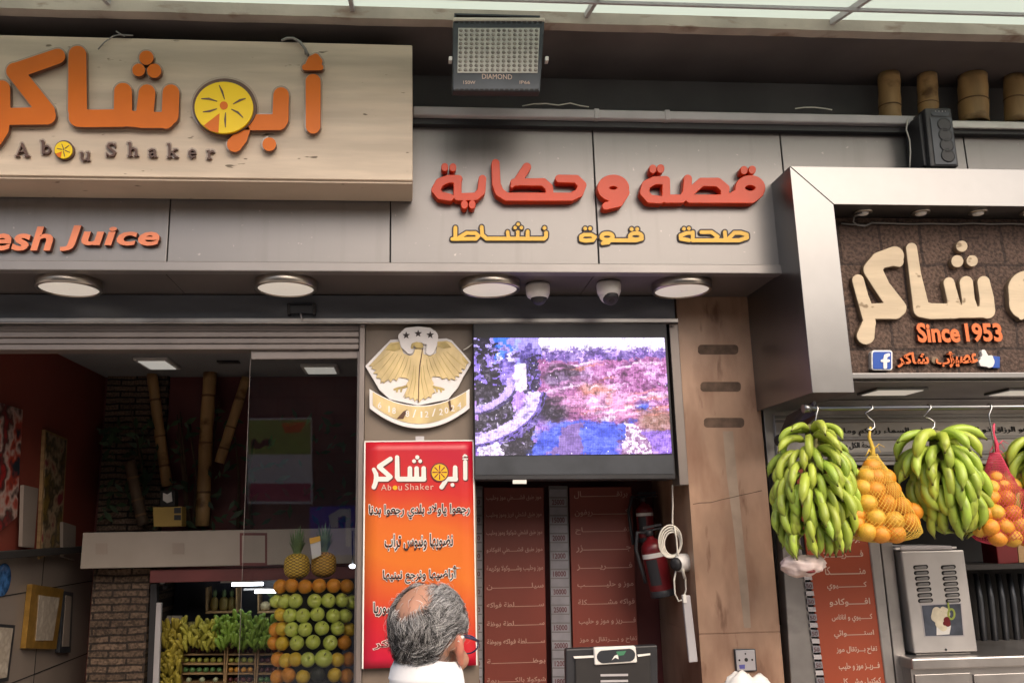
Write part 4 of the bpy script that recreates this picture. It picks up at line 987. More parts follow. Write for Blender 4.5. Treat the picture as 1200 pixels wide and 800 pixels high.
# ------------------------------------------------------------------ drinks menu boards in the niche
YM = 4.60
def board(name, lab, quad, lines, mb_, mt_, Y):
    th = thing(name, lab, 'menu board', W(quad[0][0], quad[2][1], Y))
    m_ = MB(); m_.quad(quad, Y, 0.012); m_.build('panel', mb_, th, bevel=0.002)
    text('lettering', lines, Y-0.0015, 0.001, mt_, th, arabic=True, bold=0.012)
    return th
L1 = ['موز طبق قشـــــطي موز وحليب','موز طبق قشطي فريز وموز وحليب','موز طبق قشطي شوكولا وموز وحليب','موز طبق قشـــــطي افوكادو','موز وحليب وشـــــوكولا بوكريمة','سيلــــــــــــــــن','ســــــــــــلطة فواكه','ســــــــــــلطة بوظة','ســــــــلطة فواكه وبوظة','بوظــــــــــــــــة','شوكولا بالكــــــــريمة']
ys_ = [584,604,625,645,666,687,709,731,752,775,797]
L2 = ['برتقــــــــــــــــال','كـــــــــــــــريفون','تفـــــــــــــــــاح','جـــــــــــــــــزر','فـــــــــريــــــــز','موز و حليــــــــــب','فواكه مشــــــــــكلة','فــــــريز و موز و حليب','تفاح و بــــرتقال و موز']
y2 = [580,601,622,643,664,685,706,728,750]
board('menu_board', 'dark red menu board in the niche close to the banner', [(567,571),(637,571),(642,860),(568,860)],
      [(t, (570+0.1*k, y-5, 634+0.55*k, y+4)) for k, (t, y) in enumerate(zip(L1, ys_))], mMenuRed, mMenuTxtD, YM)
board('menu_board', 'dark red menu board in the niche beside the fire extinguisher', [(667,571),(740,570),(752,860),(674,860)],
      [(t, (673+0.8*k, y-5.5, 735+1.4*k, y+4)) for k, (t, y) in enumerate(zip(L2, y2))], mMenuRed, mMenuTxtD, YM)
def prices(lab, x0, x1, xb0, xb1, n, y0, dy, Y, tail=True):
    th = thing('price_strip', lab, 'price strip', W(x0, 700, Y))
    m_ = MB(); m_.quad([(x0,y0-4),(x1,y0-4),(xb1,860),(xb0,860)], Y, 0.01); m_.build('strip', mDarkWall, th)
    dig = MB(); lines_ = []
    for k in range(n):
        y = y0+k*dy; f = (y-y0)/(860-y0); a = x0+(xb0-x0)*f; c = x1+(xb1-x1)*f
        q = MB(); q.quad([(a+1,y),(c-1,y),(c-1,y+dy*0.42),(a+1,y+dy*0.42)], Y-0.003, 0.0025); q.build('sticker', mSticker, th)
        q = MB(); q.quad([(a+1,y+dy*0.5),(c-1,y+dy*0.5),(c-1,y+dy*0.93),(a+1,y+dy*0.93)], Y-0.003, 0.0025); q.build('price_tab', mSticker, th)
        if c-a > 14: lines_.append((['25000','15000','20000','12000','18000','30000'][k % 6], (a+4,y+dy*0.56,c-4,y+dy*0.86)))
        else: lines_.append(('0', (a+3,y+dy*0.58,a+6,y+dy*0.84)))
    text('price_digits', lines_, Y-0.0042, 0.001, mDigit, th, bold=0.02)
prices('grey price strip between the two dark red menu boards', 643, 665, 648, 672, 12, 573, 21, YM-0.004)
prices('narrow grey price strip beside the banner edge', 556.5, 565.5, 556.5, 566, 12, 573, 21, YM-0.004)
# ------------------------------------------------------------------ extinguisher, camera and cable on the pillar's inner side
XJ = xp0
def exting(lab, base, tilt, h, r, behind=False):
    th = thing('fire_extinguisher', lab, 'fire extinguisher', base, 'fire extinguishers')
    ax = Vector((tilt, 0, 1)).normalized(); c = Vector(base)
    m_ = MB(); m_.lathe([(r*0.96,0.0),(r,0.012),(r,h*0.80),(r*0.93,h*0.87),(r*0.6,h*0.95),(r*0.32,h*0.99),(r*0.3,h*1.03)], c, ax, 28); m_.build('cylinder', mRedEx, th)
    m_ = MB(); m_.lathe([(r*1.03,-0.004),(r*1.04,0.0),(r*1.04,h*0.09),(r*1.01,h*0.10)], c, ax, 28); m_.build('foot', mBlack, th)
    m_ = MB(); m_.lathe([(r*1.006,h*0.66),(r*1.006,h*0.74)], c, ax, 28, caps=False); m_.build('white_band', mPaper, th)
    m_ = MB()
    u = Vector((1,0,-tilt)).normalized(); f_ = Vector((0,-1,0))
    for a0 in (-1,):
        pts = []
        for a in np.linspace(-1.15, -0.15, 7): pts.append(c+ (u*math.sin(a)+f_*math.cos(a))*(r*1.01))
        vs2 = [p+ax*(h*0.2) for p in pts]+[p+ax*(h*0.64) for p in pts]
        m_.add(vs2, [(i,i+1,i+8,i+7) for i in range(6)])
    m_.build('instruction_label', mBlack, th)
    m_ = MB(); t0 = c+ax*(h*1.03)
    m_.lathe([(r*0.34,0),(r*0.34,0.03)], t0, ax, 14); m_.obox(t0+ax*0.045+u*0.02, u*0.05, Vector((0,0.008,0)), ax*0.006); m_.obox(t0+ax*0.028+u*0.025, u*0.05, Vector((0,0.008,0)), ax*0.004)
    m_.build('valve_lever', mBlack, th)
    m_ = MB(); m_.tube([t0+ax*0.02-u*0.02, t0+ax*0.03-u*0.06, t0-u*0.085-ax*0.05, t0-u*0.08-ax*0.14, t0-u*0.074-ax*0.22], 0.009, 8); m_.build('hose', mBlack, th)
    return th
exting('red fire extinguisher with white band leaning by the stone pillar', W(777,697,4.36), -0.17, 0.285, 0.06)
exting('second fire extinguisher half hidden in the dark behind the nearer one', W(758,634,4.56), -0.03, 0.20, 0.045)
wc = W(796, 659, 4.2); wc.x = XJ-0.03
sc_ = thing('wall_camera', 'white dome camera fixed sideways on the pillar edge', 'camera', wc)
m_ = MB(); m_.lathe([(0.042,0.032),(0.044,0.0),(0.040,-0.02)], wc, (1,0,0), 24); m_.build('base', mWhite, sc_)
d = Vector((-0.75,-0.55,-0.1)).normalized()
m_ = MB(); m_.ball(wc+d*0.014, 0.042, 22, 12); m_.build('ball', mWhite, sc_)
m_ = MB(); m_.lathe([(0.033,0.038),(0.028,0.052),(0.012,0.058)], wc+d*0.005, d, 22); m_.build('lens', mBlack, sc_)
wr = MB(); Yw = 4.19; cpts = [W(788,568,Yw), W(788.5,590,Yw), W(788,612,Yw), W(790,622,Yw)]; wr.tube(cpts, 0.004, 6)
for k in range(4):
    lp2 = []
    for i in range(33):
        a = 2*math.pi*i/32+1.2
        lp2.append(W(785.5+k*0.8+(13.5-k*1.3)*math.cos(a), 634+k*0.9+(19-k*1.8)*math.sin(a), Yw-0.012+0.003*k+0.004*math.sin(3*a+k)))
    wr.tube(lp2, 0.0042, 6)
wr.tube([W(790,616,Yw-0.02), W(793,632,Yw-0.022), W(794,648,Yw-0.02), W(799,662,Yw-0.02), W(803,676,Yw-0.01), W(804,690,Yw), W(801,702,Yw), W(795,704,Yw), W(791,695,Yw), W(790,680,Yw), W(792,668,Yw)], 0.0042, 6)
wr.tube([W(796,655,Yw-0.02), W(800,667,Yw-0.025), W(802,677,Yw-0.02)], [0.006,0.009,0.006], 8)
tag(wr.build('cable_coil', mCable), 'coiled white cable hanging on the pillar edge above the side camera', 'cable')
th = thing('power_strip', 'grey cable cover strip standing low on the pillar edge', 'cable cover', W(808,735,4.12))
m_ = MB(); m_.quad([(800,698),(809,697),(818,775),(808,776)], 4.075, 0.02); m_.build('cover', mGutter, th, bevel=0.004)
m_ = MB(); m_.quad([(800,697),(804,696),(805,706),(801,706)], 4.066, 0.02); m_.build('clip', mPaper, th, bevel=0.002)
# ------------------------------------------------------------------ cash monitor
pm = thing('cash_monitor', 'black cash register monitor seen from behind with a taped reader', 'monitor', W(718,800,4.0))
m_ = MB(); m_.quad([(663,760),(770.5,755.5),(772,860),(664,860)], 3.96, 0.045); m_.build('shell', mBlack, pm, bevel=0.006)
m_ = MB(); m_.quad([(674,770),(762,766),(764,850),(675,850)], 3.950, 0.010); m_.build('rear_hump', mBlackM, pm, bevel=0.005)
m_ = MB()
for k in range(4): m_.quad([(704,789.5+7*k),(736,789+7*k),(736,791.5+7*k),(704,792+7*k)], 3.946, 0.004)
m_.build('vent_slot', mGutter, pm)
m_ = MB(); m_.quad([(696,758.5),(745,756.5),(747,776),(697,779)], 3.940, 0.03); rd = m_.build('card_reader', mPaper, pm, bevel=0.006)
m_ = MB(); o2 = strokes([[(707,769,7.5),(737,767,7.5)]], res=0.8)[0]; m_.prism([W(x, y, 3.9385) for x, y in o2], (0,0.0015,0)); wn = m_.build('window', mDarkMetal, rd)
m_ = MB(); m_.quad([(722,763),(734,762),(731,767),(724,768)], 3.937, 0.0012); m_.build('green_mark', mat('green_print', (0.06,0.22,0.12), 0.5), rd)
m_ = MB(); m_.quad([(717,773),(720,768),(724,766),(725,772),(721,770)], 3.937, 0.0012); m_.build('pale_mark', mPaper, rd)
m_ = MB(); m_.quad([(672,768.5),(696,767.5),(696,770),(673,771)], 3.948, 0.004); m_.quad([(747,766.5),(762,765),(762,767),(748,769)], 3.948, 0.004); m_.build('tape', mPaper, pm)
# counter that carries it
ct = thing('service_counter', 'dark service counter under the cash monitor', 'counter', (0.9,4.2,0))
m_ = MB(); zc_ = W(718,845,3.98).z; m_.box(0.32, XJ-0.01, 3.9, 4.4, 0.012, zc_-0.03); m_.build('body', mMaroon, ct)
m_ = MB(); m_.box(0.30, XJ-0.006, 3.88, 4.42, zc_-0.03, zc_); m_.build('top', mDarkMetal, ct, bevel=0.004)
# ------------------------------------------------------------------ socket and paper on the pillar
so = thing('wall_socket', 'grey metal wall socket near the foot of the stone pillar', 'socket', W(874,774,4.09))
m_ = MB(); m_.quad([(860.5,760),(885.5,760),(887.5,786),(863,787)], 4.082, 0.016); m_.build('back_box', mDarkMetal, so, bevel=0.003)
m_ = MB(); m_.quad([(862,761.5),(884.5,761),(886,785),(864,785.5)], 4.078, 0.006); m_.build('plate', mGutter, so, bevel=0.003)
m_ = MB()
for x, y, r_ in ((874.5,772.5,2.2),(866.5,773,1.2),(881.5,772.5,1.2),(873.5,765.5,1.0)): m_.lathe([(r_*0.004,0),(r_*0.0038,0.001)], W(x, y, 4.0775), (0,-1,0), 12)
m_.build('contact_hole', mBlackM, so)
m_ = MB(); m_.quad([(866,778.5),(873,778),(873,783),(867,783)], 4.0772, 0.001); m_.build('blue_label', mat('blue_print', (0.10,0.10,0.36), 0.5), so)
bagm = MB()
def bagfn(q, d):
    k = 1+0.25*mnoise.noise(d*2.3)+0.12*mnoise.noise(d*6); return Vector((q.x*k, q.y*k, q.z*k))
bagm.ball(W(876,836,3.92), (0.17,0.10,0.16), 40, 28, bagfn)
th = thing('paper_bag', 'crumpled white bag top at the foot of the stone pillar', 'bag', W(876,850,3.92)); bagm.build('sack', mWhite, th)
st = MB(); q = W(876,850,3.92); st.box(q.x-0.2, q.x+0.2, 3.74, 4.04, 0.0, W(876,858,3.92).z); th = thing('stool', 'low wooden stand under the crumpled white bag', 'stool', (q.x,3.9,0)); st.build('stand', mWood, th, bevel=0.006)
# ------------------------------------------------------------------ sliding glass door
gd = thing('glass_door', 'sliding glass door leaf in a brown aluminium frame', 'glass door', (-0.6,4.15,0))
gx0, gx1 = W(287,600,4.14).x, W(417,600,4.14).x
m_ = MB(); m_.box(gx0, gx1, 4.138, 4.146, 0.02, W(350,419,4.14).z); m_.build('pane', mGlass, gd)
m_ = MB(); m_.quad([(294,409.5),(420,408.5),(420,420),(294,421)], 4.125, 0.04); m_.build('top_rail', mAlu, gd, bevel=0.004)
m_ = MB(); m_.box(gx1, gx1+0.018, 4.12, 4.17, 0.0, z0+0.0); m_.build('side_stile', mAlu, gd, bevel=0.003)
m_ = MB(); m_.box(gx0-0.0016, gx0-0.0002, 4.136, 4.148, 0.02, W(350,421,4.14).z); m_.build('glass_edge', mAlu, gd)
m_ = MB(); m_.box(xg+0.001, xg+0.028, 4.085, 4.3, 0.0, zc0-0.012); tag(m_.build('door_frame', mAlu, bld, bevel=0.004), None)
# posters across the street, mirrored in the glass
def opp_pt(px, py, Y=-5.40):
    Yv = 2*4.138-Y; p_ = W(px, py, Yv); return Vector((p_.x, Y, p_.z))
def opp_quad(name, px4, mt, parent, Y=-5.40, d=-0.02):
    m_ = MB(); m_.prism([opp_pt(x, y, Y) for x, y in px4], (0, d, 0)); return m_.build(name, mt, parent)
pt_ = thing('street_poster', 'green and pink advertising poster across the street, mirrored in the door glass', 'poster', opp_pt(327,590))
opp_quad('board', [(290,490),(365,489),(366,590),(290,590)], mPaper, pt_, -5.40, -0.06)
opp_quad('green_field', [(291,492),(364,491),(364,532),(291,532)], mat('green_print_field', (0.26,0.38,0.08), 0.6), pt_, -5.395, -0.004)
opp_quad('pink_field', [(291,566),(364,566),(364,587),(291,587)], mat('pink_print_field', (0.45,0.08,0.13), 0.6), pt_, -5.395, -0.004)
opp_quad('orange_mark', [(330,496),(358,494),(352,506),(334,507)], mOrangeT, pt_, -5.39, -0.004)
opp_quad('digits', [(294,516),(298,512),(303,520),(310,514),(318,514),(318,522),(310,522),(304,526),(294,525)], mBorder, pt_, -5.39, -0.004)
bp_ = thing('shop_sign', 'blue shop sign across the street, mirrored in the door glass', 'sign', opp_pt(390,620))
opp_quad('panel', [(363,594),(416,592),(416,650),(363,650)], mat('blue_sign_panel', (0.015,0.05,0.50), 0.4), bp_, -5.40, -0.06)
opp_quad('mark', [(385,604),(398,596),(411,596),(411,640),(405,640),(405,604),(396,606),(396,618),(388,618)], mPaper, bp_, -5.39, -0.008)
# ------------------------------------------------------------------ steel fronted kiosk on the right
kx = thing('juice_kiosk', 'juice kiosk with a mitred steel frame round a brown stone sign panel', 'kiosk', (2.4,3.8,0))
YK = 3.50
# left band, top band (mitred), boxed in depth
zKt = W(1000,196,YK).z; zKi = W(1000,240,YK).z; zKb = W(960,460,YK).z
xKo = (W(934,200,YK).x+W(943,455,YK).x)/2; xKi = (W(985,240,YK).x+W(990,430,YK).x)/2
m_ = MB(); m_.prism([(xKo,YK,zKb),(xKi-0.0,YK,zKb),(xKi,YK,zKi),(xKo,YK,zKt)], (0,0.60,0)); m_.build('side_band', mSteel, kx, bevel=0.002)
m_ = MB(); m_.prism([(xKo+0.001,YK,zKt+0.0015),(xKi+0.0015,YK,zKi+0.001),(XR,YK,zKi+0.001),(XR,YK,zKt+0.0015)], (0,0.32,0)); m_.build('top_band', mSteel, kx, bevel=0.002)
m_ = MB(); m_.box(xKo+0.01, XR, 3.85, 4.1, zKi, zKt-0.02); m_.build('top_box', mDarkWall, kx)
zP0 = W(1090,437,3.66).z
m_ = MB(); m_.box(xKi+0.002, XR, 3.66, 3.695, zP0-0.03, zKi-0.002); m_.build('stone_panel', mBasalt, kx)
zS1 = W(1090,436.5,YK+0.01).z; zS0 = W(1090,443,YK+0.01).z
m_ = MB(); m_.box(xKi-0.004, XR, YK+0.012, 3.659, zS0, zS1); m_.build('sill', mSteel, kx, bevel=0.003)
zH = W(1090,447,YK+0.06).z
m_ = MB(); m_.box(xKi-0.003, XR, YK+0.06, 4.10, zH, zS0-0.002); m_.build('underside', mSteelD, kx, bevel=0.003)
m_ = MB(); m_.box(xKo+0.02, xKi-0.005, YK+0.3, 4.08, zKb+0.002, zH+0.04); m_.build('corner_block', mSteelD, kx)
# lamp recesses
for k, px in enumerate((1011,1079,1146,1206)):
    c = WZ(px, 248.5, zKi); nm = ['recessed spotlight under the kiosk frame nearest its left corner','recessed spotlight under the kiosk frame above the alif letter','recessed spotlight under the kiosk frame above the three stone dots','recessed spotlight under the kiosk frame at the picture edge'][k]
    th = thing('spotlight', nm, 'spotlight', c, 'spotlights under the kiosk frame')
    m_ = MB(); m_.lathe([(0.040,0.0),(0.042,-0.004),(0.030,-0.008),(0.027,-0.004)], c, (0,0,1), 28, caps=False); m_.build('ring', mNickel, th)
    m_ = MB(); m_.lathe([(0.027,-0.003),(0.022,-0.013),(0.004,-0.017)], c, (0,0,1), 20); m_.build('bulb', mWhite, th)
for k, (px, py) in enumerate(((1045,457),(1196,457.5))):
    c = WZ(px, py, zH); nm = ['flat square lamp under the kiosk above the yellow orange bag','flat square lamp under the kiosk above the pink orange bag'][k]
    th = thing('panel_lamp', nm, 'lamp', c, 'square lamps under the kiosk')
    m_ = MB(); m_.box(c.x-0.125, c.x+0.125, c.y-0.09, c.y+0.09, zH-0.012, zH-0.0005); m_.build('frame', mSteel, th, bevel=0.003)
    m_ = MB(); m_.box(c.x-0.108, c.x+0.108, c.y-0.075, c.y+0.075, zH-0.0145, zH-0.0122); m_.build('diffuser', mDiff, th)
wr = MB()
pts = [(986,262),(1000,263),(1015,264),(1022,261),(1040,261.5),(1065,262.5),(1090,262),(1120,262.5),(1140,261.5),(1160,262.5),(1185,262),(1230,264)]
wr.tube([W(x, y, 3.648) for x, y in pts], 0.004, 6)
wr.tube([WZ(1010,249,zKi-0.01), W(1001,254,3.60), W(1000,260,3.63), W(1005,264,3.64), W(1013,265,3.64), W(1020,262,3.648)], 0.0035, 6)
tag(wr.build('lamp_cable', mCableD), 'grey cable strung along the top of the brown stone panel', 'cable')
# stone letters
def Ez(x, y): return (990+x/4.21, 260+y/4.21)
YL = 3.636
ks = thing('stone_letter_sign', 'cream stone Arabic letters on the brown stone kiosk panel', 'sign', W(1100,350,3.70))
kf = [[(66,288,30),(88,370,30),(112,440,34),(125,500,30)],[(122,490,32),(104,560,45)],[(246,168,48),(170,190,42),(138,235,46),(185,320,40),(262,425,44)],[(250,438,42),(125,440,38)],[(262,195,30),(230,205,12)]]
sh_ = [[(330,130,28),(348,260,30),(375,410,40)],[(380,430,42),(420,440,40),(545,440,38)],[(515,300,28),(535,380,30),(545,430,36)],[(600,300,34),(610,380,32),(618,430,40)],[(545,445,30),(700,445,28)],[(686,298,32),(702,380,36),(704,438,40)]]
dt = [[(578,120,29)],[(556,194,31)],[(629,192,29)]]
wv2 = [[(900,335,95),(890,400,80),(872,470,14)]]
for nm, ss in (('letters', kf), ('letters', sh_), ('letter', wv2)):
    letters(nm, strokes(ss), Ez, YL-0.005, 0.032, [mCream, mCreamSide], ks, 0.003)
for d_ in dt: letters('letter_dot', strokes([d_]), Ez, YL-0.005, 0.032, [mCream, mCreamSide], ks, 0.003)
letters('pebble', strokes([[(446,682,18)]]), Ez, YL+0.01, 0.02, [mCreamSide, mCreamSide], ks, 0.003)
YL2 = 3.640
kt = thing('small_letter_sign', 'orange Since 1953 and small orange Arabic letters on the stone panel', 'sign', W(1120,400,3.70))
def eb(x0, y0, x1, y1): a = Ez(x0, y0); c = Ez(x1, y1); return (a[0], a[1], c[0], c[1])
text('since_lettering', [('Since', eb(366,502,556,590)), ('1953', eb(604,503,766,586))], YL2, 0.022, [mOrangeT, mSalmonS], kt, bold=0.035)
text('arabic_lettering', [('عصير', eb(520,650,650,715))], YL2, 0.022, [mOrangeT, mSalmonS], kt, bold=0.03, arabic=True)
text('arabic_lettering', [('أب', eb(455,640,528,712))], YL2, 0.022, [mOrangeT, mSalmonS], kt, bold=0.03, arabic=True)
text('arabic_lettering', [('شاكر', eb(264,645,408,715))], YL2, 0.022, [mOrangeT, mSalmonS], kt, bold=0.03, arabic=True)
fb = thing('blue_icon', 'blue square icon with a white letter f on the stone panel', 'icon', W(1033,422,3.70))
def rr(x0, y0, x1, y1, r):
    out = []
    for cx, cy, a0 in ((x1-r,y0+r,-90),(x1-r,y1-r,0),(x0+r,y1-r,90),(x0+r,y0+r,180)): out += [(cx+r*math.cos(R(a0+15*k)), cy+r*math.sin(R(a0+15*k))) for k in range(7)]
    return [out]
m_ = MB(); letters('plate', rr(132,632,236,732,14), Ez, YL2-0.008, 0.03, mWhite, fb, 0.002)
letters('blue_face', rr(140,640,229,725,8), Ez, YL2-0.011, 0.003, mFb, fb)
letters('letter', strokes([[(216,655,8),(203,660,9),(200,675,9),(200,716,9)],[(185,684,7),(216,684,7)]], res=1.2), Ez, YL2-0.014, 0.003, mWhite, fb)
tu = thing('thumb_icon', 'white thumbs up hand with a blue cuff on the stone panel', 'icon', W(1158,422,3.70))
letters('hand', strokes([[(686,640,11),(696,665,14),(690,690,24)],[(676,690,14),(710,690,30)],[(678,672,9),(722,668,11)],[(676,702,10),(722,705,13)]], res=1.6), Ez, YL2, 0.026, mWhite, tu, 0.002)
letters('cuff', [[(728,660),(766,664),(766,720),(728,720)]], Ez, YL2+0.004, 0.02, mFb, tu, 0.002)
# window wall of the kiosk
YW = 4.10
jx0 = W(905,600,YW).x
zHd0, zHd1 = W(1000,545,YW).z, W(1000,480,YW).z
m_ = MB(); m_.box(jx0, XR, YW, YW+0.05, zHd0, zH-0.002); hd = m_.build('header', mSteelD, kx, bevel=0.003)
for (y0, y1) in ((486,490),(491.5,495),(512,515.5),(530,533.5),(536.5,540)):
    m_ = MB(); za, zb_ = W(1000,y1,YW).z, W(1000,y0,YW).z; m_.box(jx0+0.05, XR, YW-0.014, YW-0.001, za, zb_); m_.build('rail', mSteel, hd, bevel=0.002)
xh = W(915,500,YW).x
text('verse_lettering', [('إن الله هو الرزاق ذو القوة المتين  وفي السماء رزقكم وما توعدون', (952,499,1236,511))], YW-0.004, 0.002, mBlack, kx, arabic=True, bold=0.012)
text('motto_lettering', [('صحة الكل من صحة الكاس', (948,517.5,1024,527))], YW-0.004, 0.002, mBlack, kx, arabic=True, bold=0.012)
jb = [(908,540),(927,540),(962,860),(930,860)]
m_ = MB(); m_.quad([(907,484),(921,484),(965,860),(931,860)], YW-0.012, 0.10); m_.build('jamb', mSteelD, kx, bevel=0.004)
m_ = MB(); m_.quad([(921,548),(930,548),(974,860),(966.5,860)], YW-0.004, 0.10); m_.build('jamb_reveal', mBlack, kx)
m_ = MB(); m_.quad([(1008,548),(1021,548),(1057,860),(1045,860)], YW-0.025, 0.09); m_.build('mullion', mSteelD, kx, bevel=0.006)
m_ = MB(); m_.quad([(1022,548),(1036,548),(1072,860),(1058,860)], YW-0.010, 0.12); m_.build('mullion', mSteelD, kx, bevel=0.004)
zc1_ = W(1150,768,4.0).z
m_ = MB(); m_.box(W(1066,775,4.0).x, XR, 3.98, 4.5, zc1_-0.05, zc1_); m_.build('counter_top', mSteelD, kx, bevel=0.008)
m_ = MB(); m_.box(W(1069,800,4.02).x, XR, 4.02, 4.45, 0, zc1_-0.052); m_.build('counter_front', mSteelD, kx)
for a, c in ((1072,1137),(1141,1204)):
    m_ = MB(); m_.quad([(a,790),(c,787.5),(c+6,850),(a+6,850)], 4.012, 0.007); m_.build('front_panel', mSteelD, kx, bevel=0.003)
m_ = MB(); m_.box(jx0+0.25, XR, 5.2, 5.25, 0, 2.6); m_.build('back_wall', mBlackM, kx)
m_ = MB(); m_.box(jx0+0.02, XR, 4.16, 5.2, 2.5, 2.55); m_.build('ceiling', mBlackM, kx)
m_ = MB(); m_.box(jx0+0.02, jx0+0.06, 4.16, 5.2, 0.0, 2.5); m_.build('inner_wall', mBlackM, kx)
# menu board of the kiosk
yk = [632,650.5,668.5,687,706,724.5,743,762,781,799]
LK = ['برتقـــــــــال','فــــــريـــــــز','منـــــــــــــكا','كـــــــــــــيوي','افــــــوكادو','كــــــيوي و اناناس','استــــــــوائي','تفاح بـــرتقال موز','فـــريــز موز و حليب','كوكتيل مشــــكل']
th = thing('menu_board', 'orange menu board on the steel kiosk jamb under the green bananas', 'menu board', W(990,700,YW-0.02))
m_ = MB(); m_.quad([(932,548),(1008,548),(1048,860),(975,860)], YW-0.018, 0.012); m_.build('panel', mMenu, th)
text('lettering', [(t, (955+(y-632)*0.145+7, y-6, 1008+(y-632)*0.15-(0 if k % 3 else 1), y+4.5)) for k, (t, y) in enumerate(zip(LK, yk))], YW-0.0195, 0.001, mMenuTxt, th, arabic=True, bold=0.012)
for k in range(11):
    y = 668+k*18.6*0.5*2; x = 940+(y-668)*0.12
    m_ = MB(); m_.quad([(x+1,y-5),(x+10,y-5),(x+11,y+3),(x+2,y+3)], YW-0.021, 0.002); m_.build('price_tab', mSticker, th)
    if k < 8:
        m_ = MB(); m_.quad([(x+2,y+5.5),(x+11,y+5.5),(x+12,y+11),(x+3,y+11)], YW-0.021, 0.002); m_.build('blank_tab', mGutter, th)
text('price_digits', [('50', (943+(k*18.6)*0.12, 665+k*18.6, 949+(k*18.6)*0.12, 670+k*18.6)) for k in range(8)], YW-0.0225, 0.001, mDigit, th)
# ice cream machine cover
im = thing('ice_cream_machine', 'steel louvred machine front with an ice cream picture on the kiosk counter', 'machine', W(1100,768,4.08))
YI = 4.05
def Iz(x, y): return (1020+x/4.444, 620+y/4.444)
def iq(m_, pts, Y, d): return m_.quad([Iz(x, y) for x, y in pts], Y, d)
m_ = MB(); iq(m_, [(160,112),(486,106),(560,634),(230,645)], YI, 0.25); m_.build('cover', mSteelL, im, bevel=0.006)
m_ = MB(); iq(m_, [(155,86),(425,84),(432,104),(160,110)], YI-0.006, 0.25); m_.build('top_lid', mGutter, im, bevel=0.005)
m_ = MB(); iq(m_, [(130,95),(156,94),(156,104),(131,105)], YI-0.002, 0.02); iq(m_, [(424,90),(448,89),(449,98),(425,100)], YI-0.002, 0.02); m_.build('hinge_pin', mWhite, im)
for k in range(7):
    for x0_, dx in ((222,78),(366,78)):
        x = x0_+k*4.3; y = 185+k*29
        m_ = MB(); o3 = strokes([[(x+12,y+12,11),(x+dx-10,y+9,11)]], res=2)[0]
        m_.prism([W(*Iz(a, c), YI-0.0012) for a, c in o3], (0,0.001,0)); lv = m_.build('louvre', mBlackM, im)
        m_ = MB(); o3 = strokes([[(x+16,y+15,5.5),(x+dx-13,y+12,7)]], res=1.5)[0]
        m_.prism([W(*Iz(a, c), YI-0.007) for a, c in o3], (0,0.0055,0)); m_.build('lip', mSteel, lv, bevel=0.001)
m_ = MB(); iq(m_, [(262,390),(474,380),(490,556),(282,560)], YI-0.0015, 0.0015); stk = m_.build('sticker', mGutter, im)
m_ = MB(); iq(m_, [(268,396),(470,386),(484,550),(288,554)], YI-0.003, 0.0013); m_.build('sticker_ground', mat('sticker_blue_grey', (0.055,0.065,0.09), 0.4, var=0.4, scale=14), stk)
mIce = mat('ice_print', (0.62,0.56,0.42), 0.5, var=0.12, scale=30)
letters('ice_print', strokes([[(345,425,22),(340,455,24),(365,470,26),(392,440,24)],[(378,415,14),(398,425,14)],[(360,490,22),(380,510,20)]], res=3), Iz, YI-0.0042, 0.001, mIce, stk)
letters('cup_print', [[(345,500),(420,500),(412,545),(345,550)]], Iz, YI-0.0041, 0.0008, mPaper, stk)
letters('berry_print', strokes([[(398,470,16),(404,492,14)],[(390,488,12)]], res=2), Iz, YI-0.0054, 0.001, mRedEx, stk)
letters('kiwi_print', strokes([ring(422,440,16,26,5)]+[[(405,385,5),(410,420,4)]], res=1.5), Iz, YI-0.0052, 0.001, mat('kiwi_print', (0.28,0.34,0.06), 0.5), stk)
m_ = MB(); iq(m_, [(236,648),(520,640),(522,654),(240,662)], YI+0.03, 0.1); m_.build('drip_tray', mSteelD, im)
m_ = MB(); m_.lathe([(0.006,0),(0.005,0.003)], W(*Iz(393,625), YI), (0,-1,0), 10); m_.build('screw', mBlack, im)
# dark slatted grille behind
gr = thing('grille_panel', 'dark ribbed panel behind the ice cream machine', 'grille', W(1170,720,4.5))
m_ = MB(); m_.quad([(1120,668),(1260,664),(1270,768),(1130,768)], 4.52, 0.02); m_.build('backing', mBlackM, gr)
for k in range(9):
    x = 1143+k*13; m_ = MB(); m_.tube([W(x, 672, 4.49), W(x+5, 700, 4.47), W(x+12, 768, 4.47)], [0.012,0.016,0.016], 10); m_.build('rib', mDarkMetal, gr)
th = thing('red_box', 'glossy red carton behind the pink orange bag', 'box', W(1186,650,4.35))
m_ = MB(); m_.quad([(1166,628),(1191,627),(1194,659),(1170,661)], 4.32, 0.12); m_.build('carton', mRedEx, th, bevel=0.004)
m_ = MB(); m_.quad([(1191.5,627),(1215,626),(1218,658),(1194.5,659)], 4.325, 0.12); m_.build('side_panel', mWood, th, bevel=0.003)
th = thing('shelf', 'dark shelf plank behind the hanging fruit', 'shelf', W(1186,664,4.4))
m_ = MB(); m_.quad([(1120,662),(1260,658),(1260,664),(1120,668)], 4.28, 0.25); m_.build('plank', mBlackM, th)
th = thing('yellow_sign', 'yellow sign with red Arabic writing behind the hanging fruit', 'sign', W(1170,560,4.4))
m_ = MB(); m_.quad([(1100,546),(1161,546),(1163,596),(1102,596)], 4.38, 0.01); m_.build('panel', mat('yellow_sign_panel', (0.50,0.36,0.02), 0.5, var=0.08, scale=5), th)
m_ = MB(); m_.quad([(1163.5,546),(1260,546),(1262,596),(1165.5,596)], 4.38, 0.01); m_.build('side_panel', mat('yellow_sign_panel_b', (0.50,0.36,0.02), 0.5, var=0.08, scale=5), th)
text('lettering', [('عصير', (1128,553,1158,578)), ('طازج', (1170,553,1220,578))], 4.378, 0.001, mRedEx, th, arabic=True, bold=0.03)
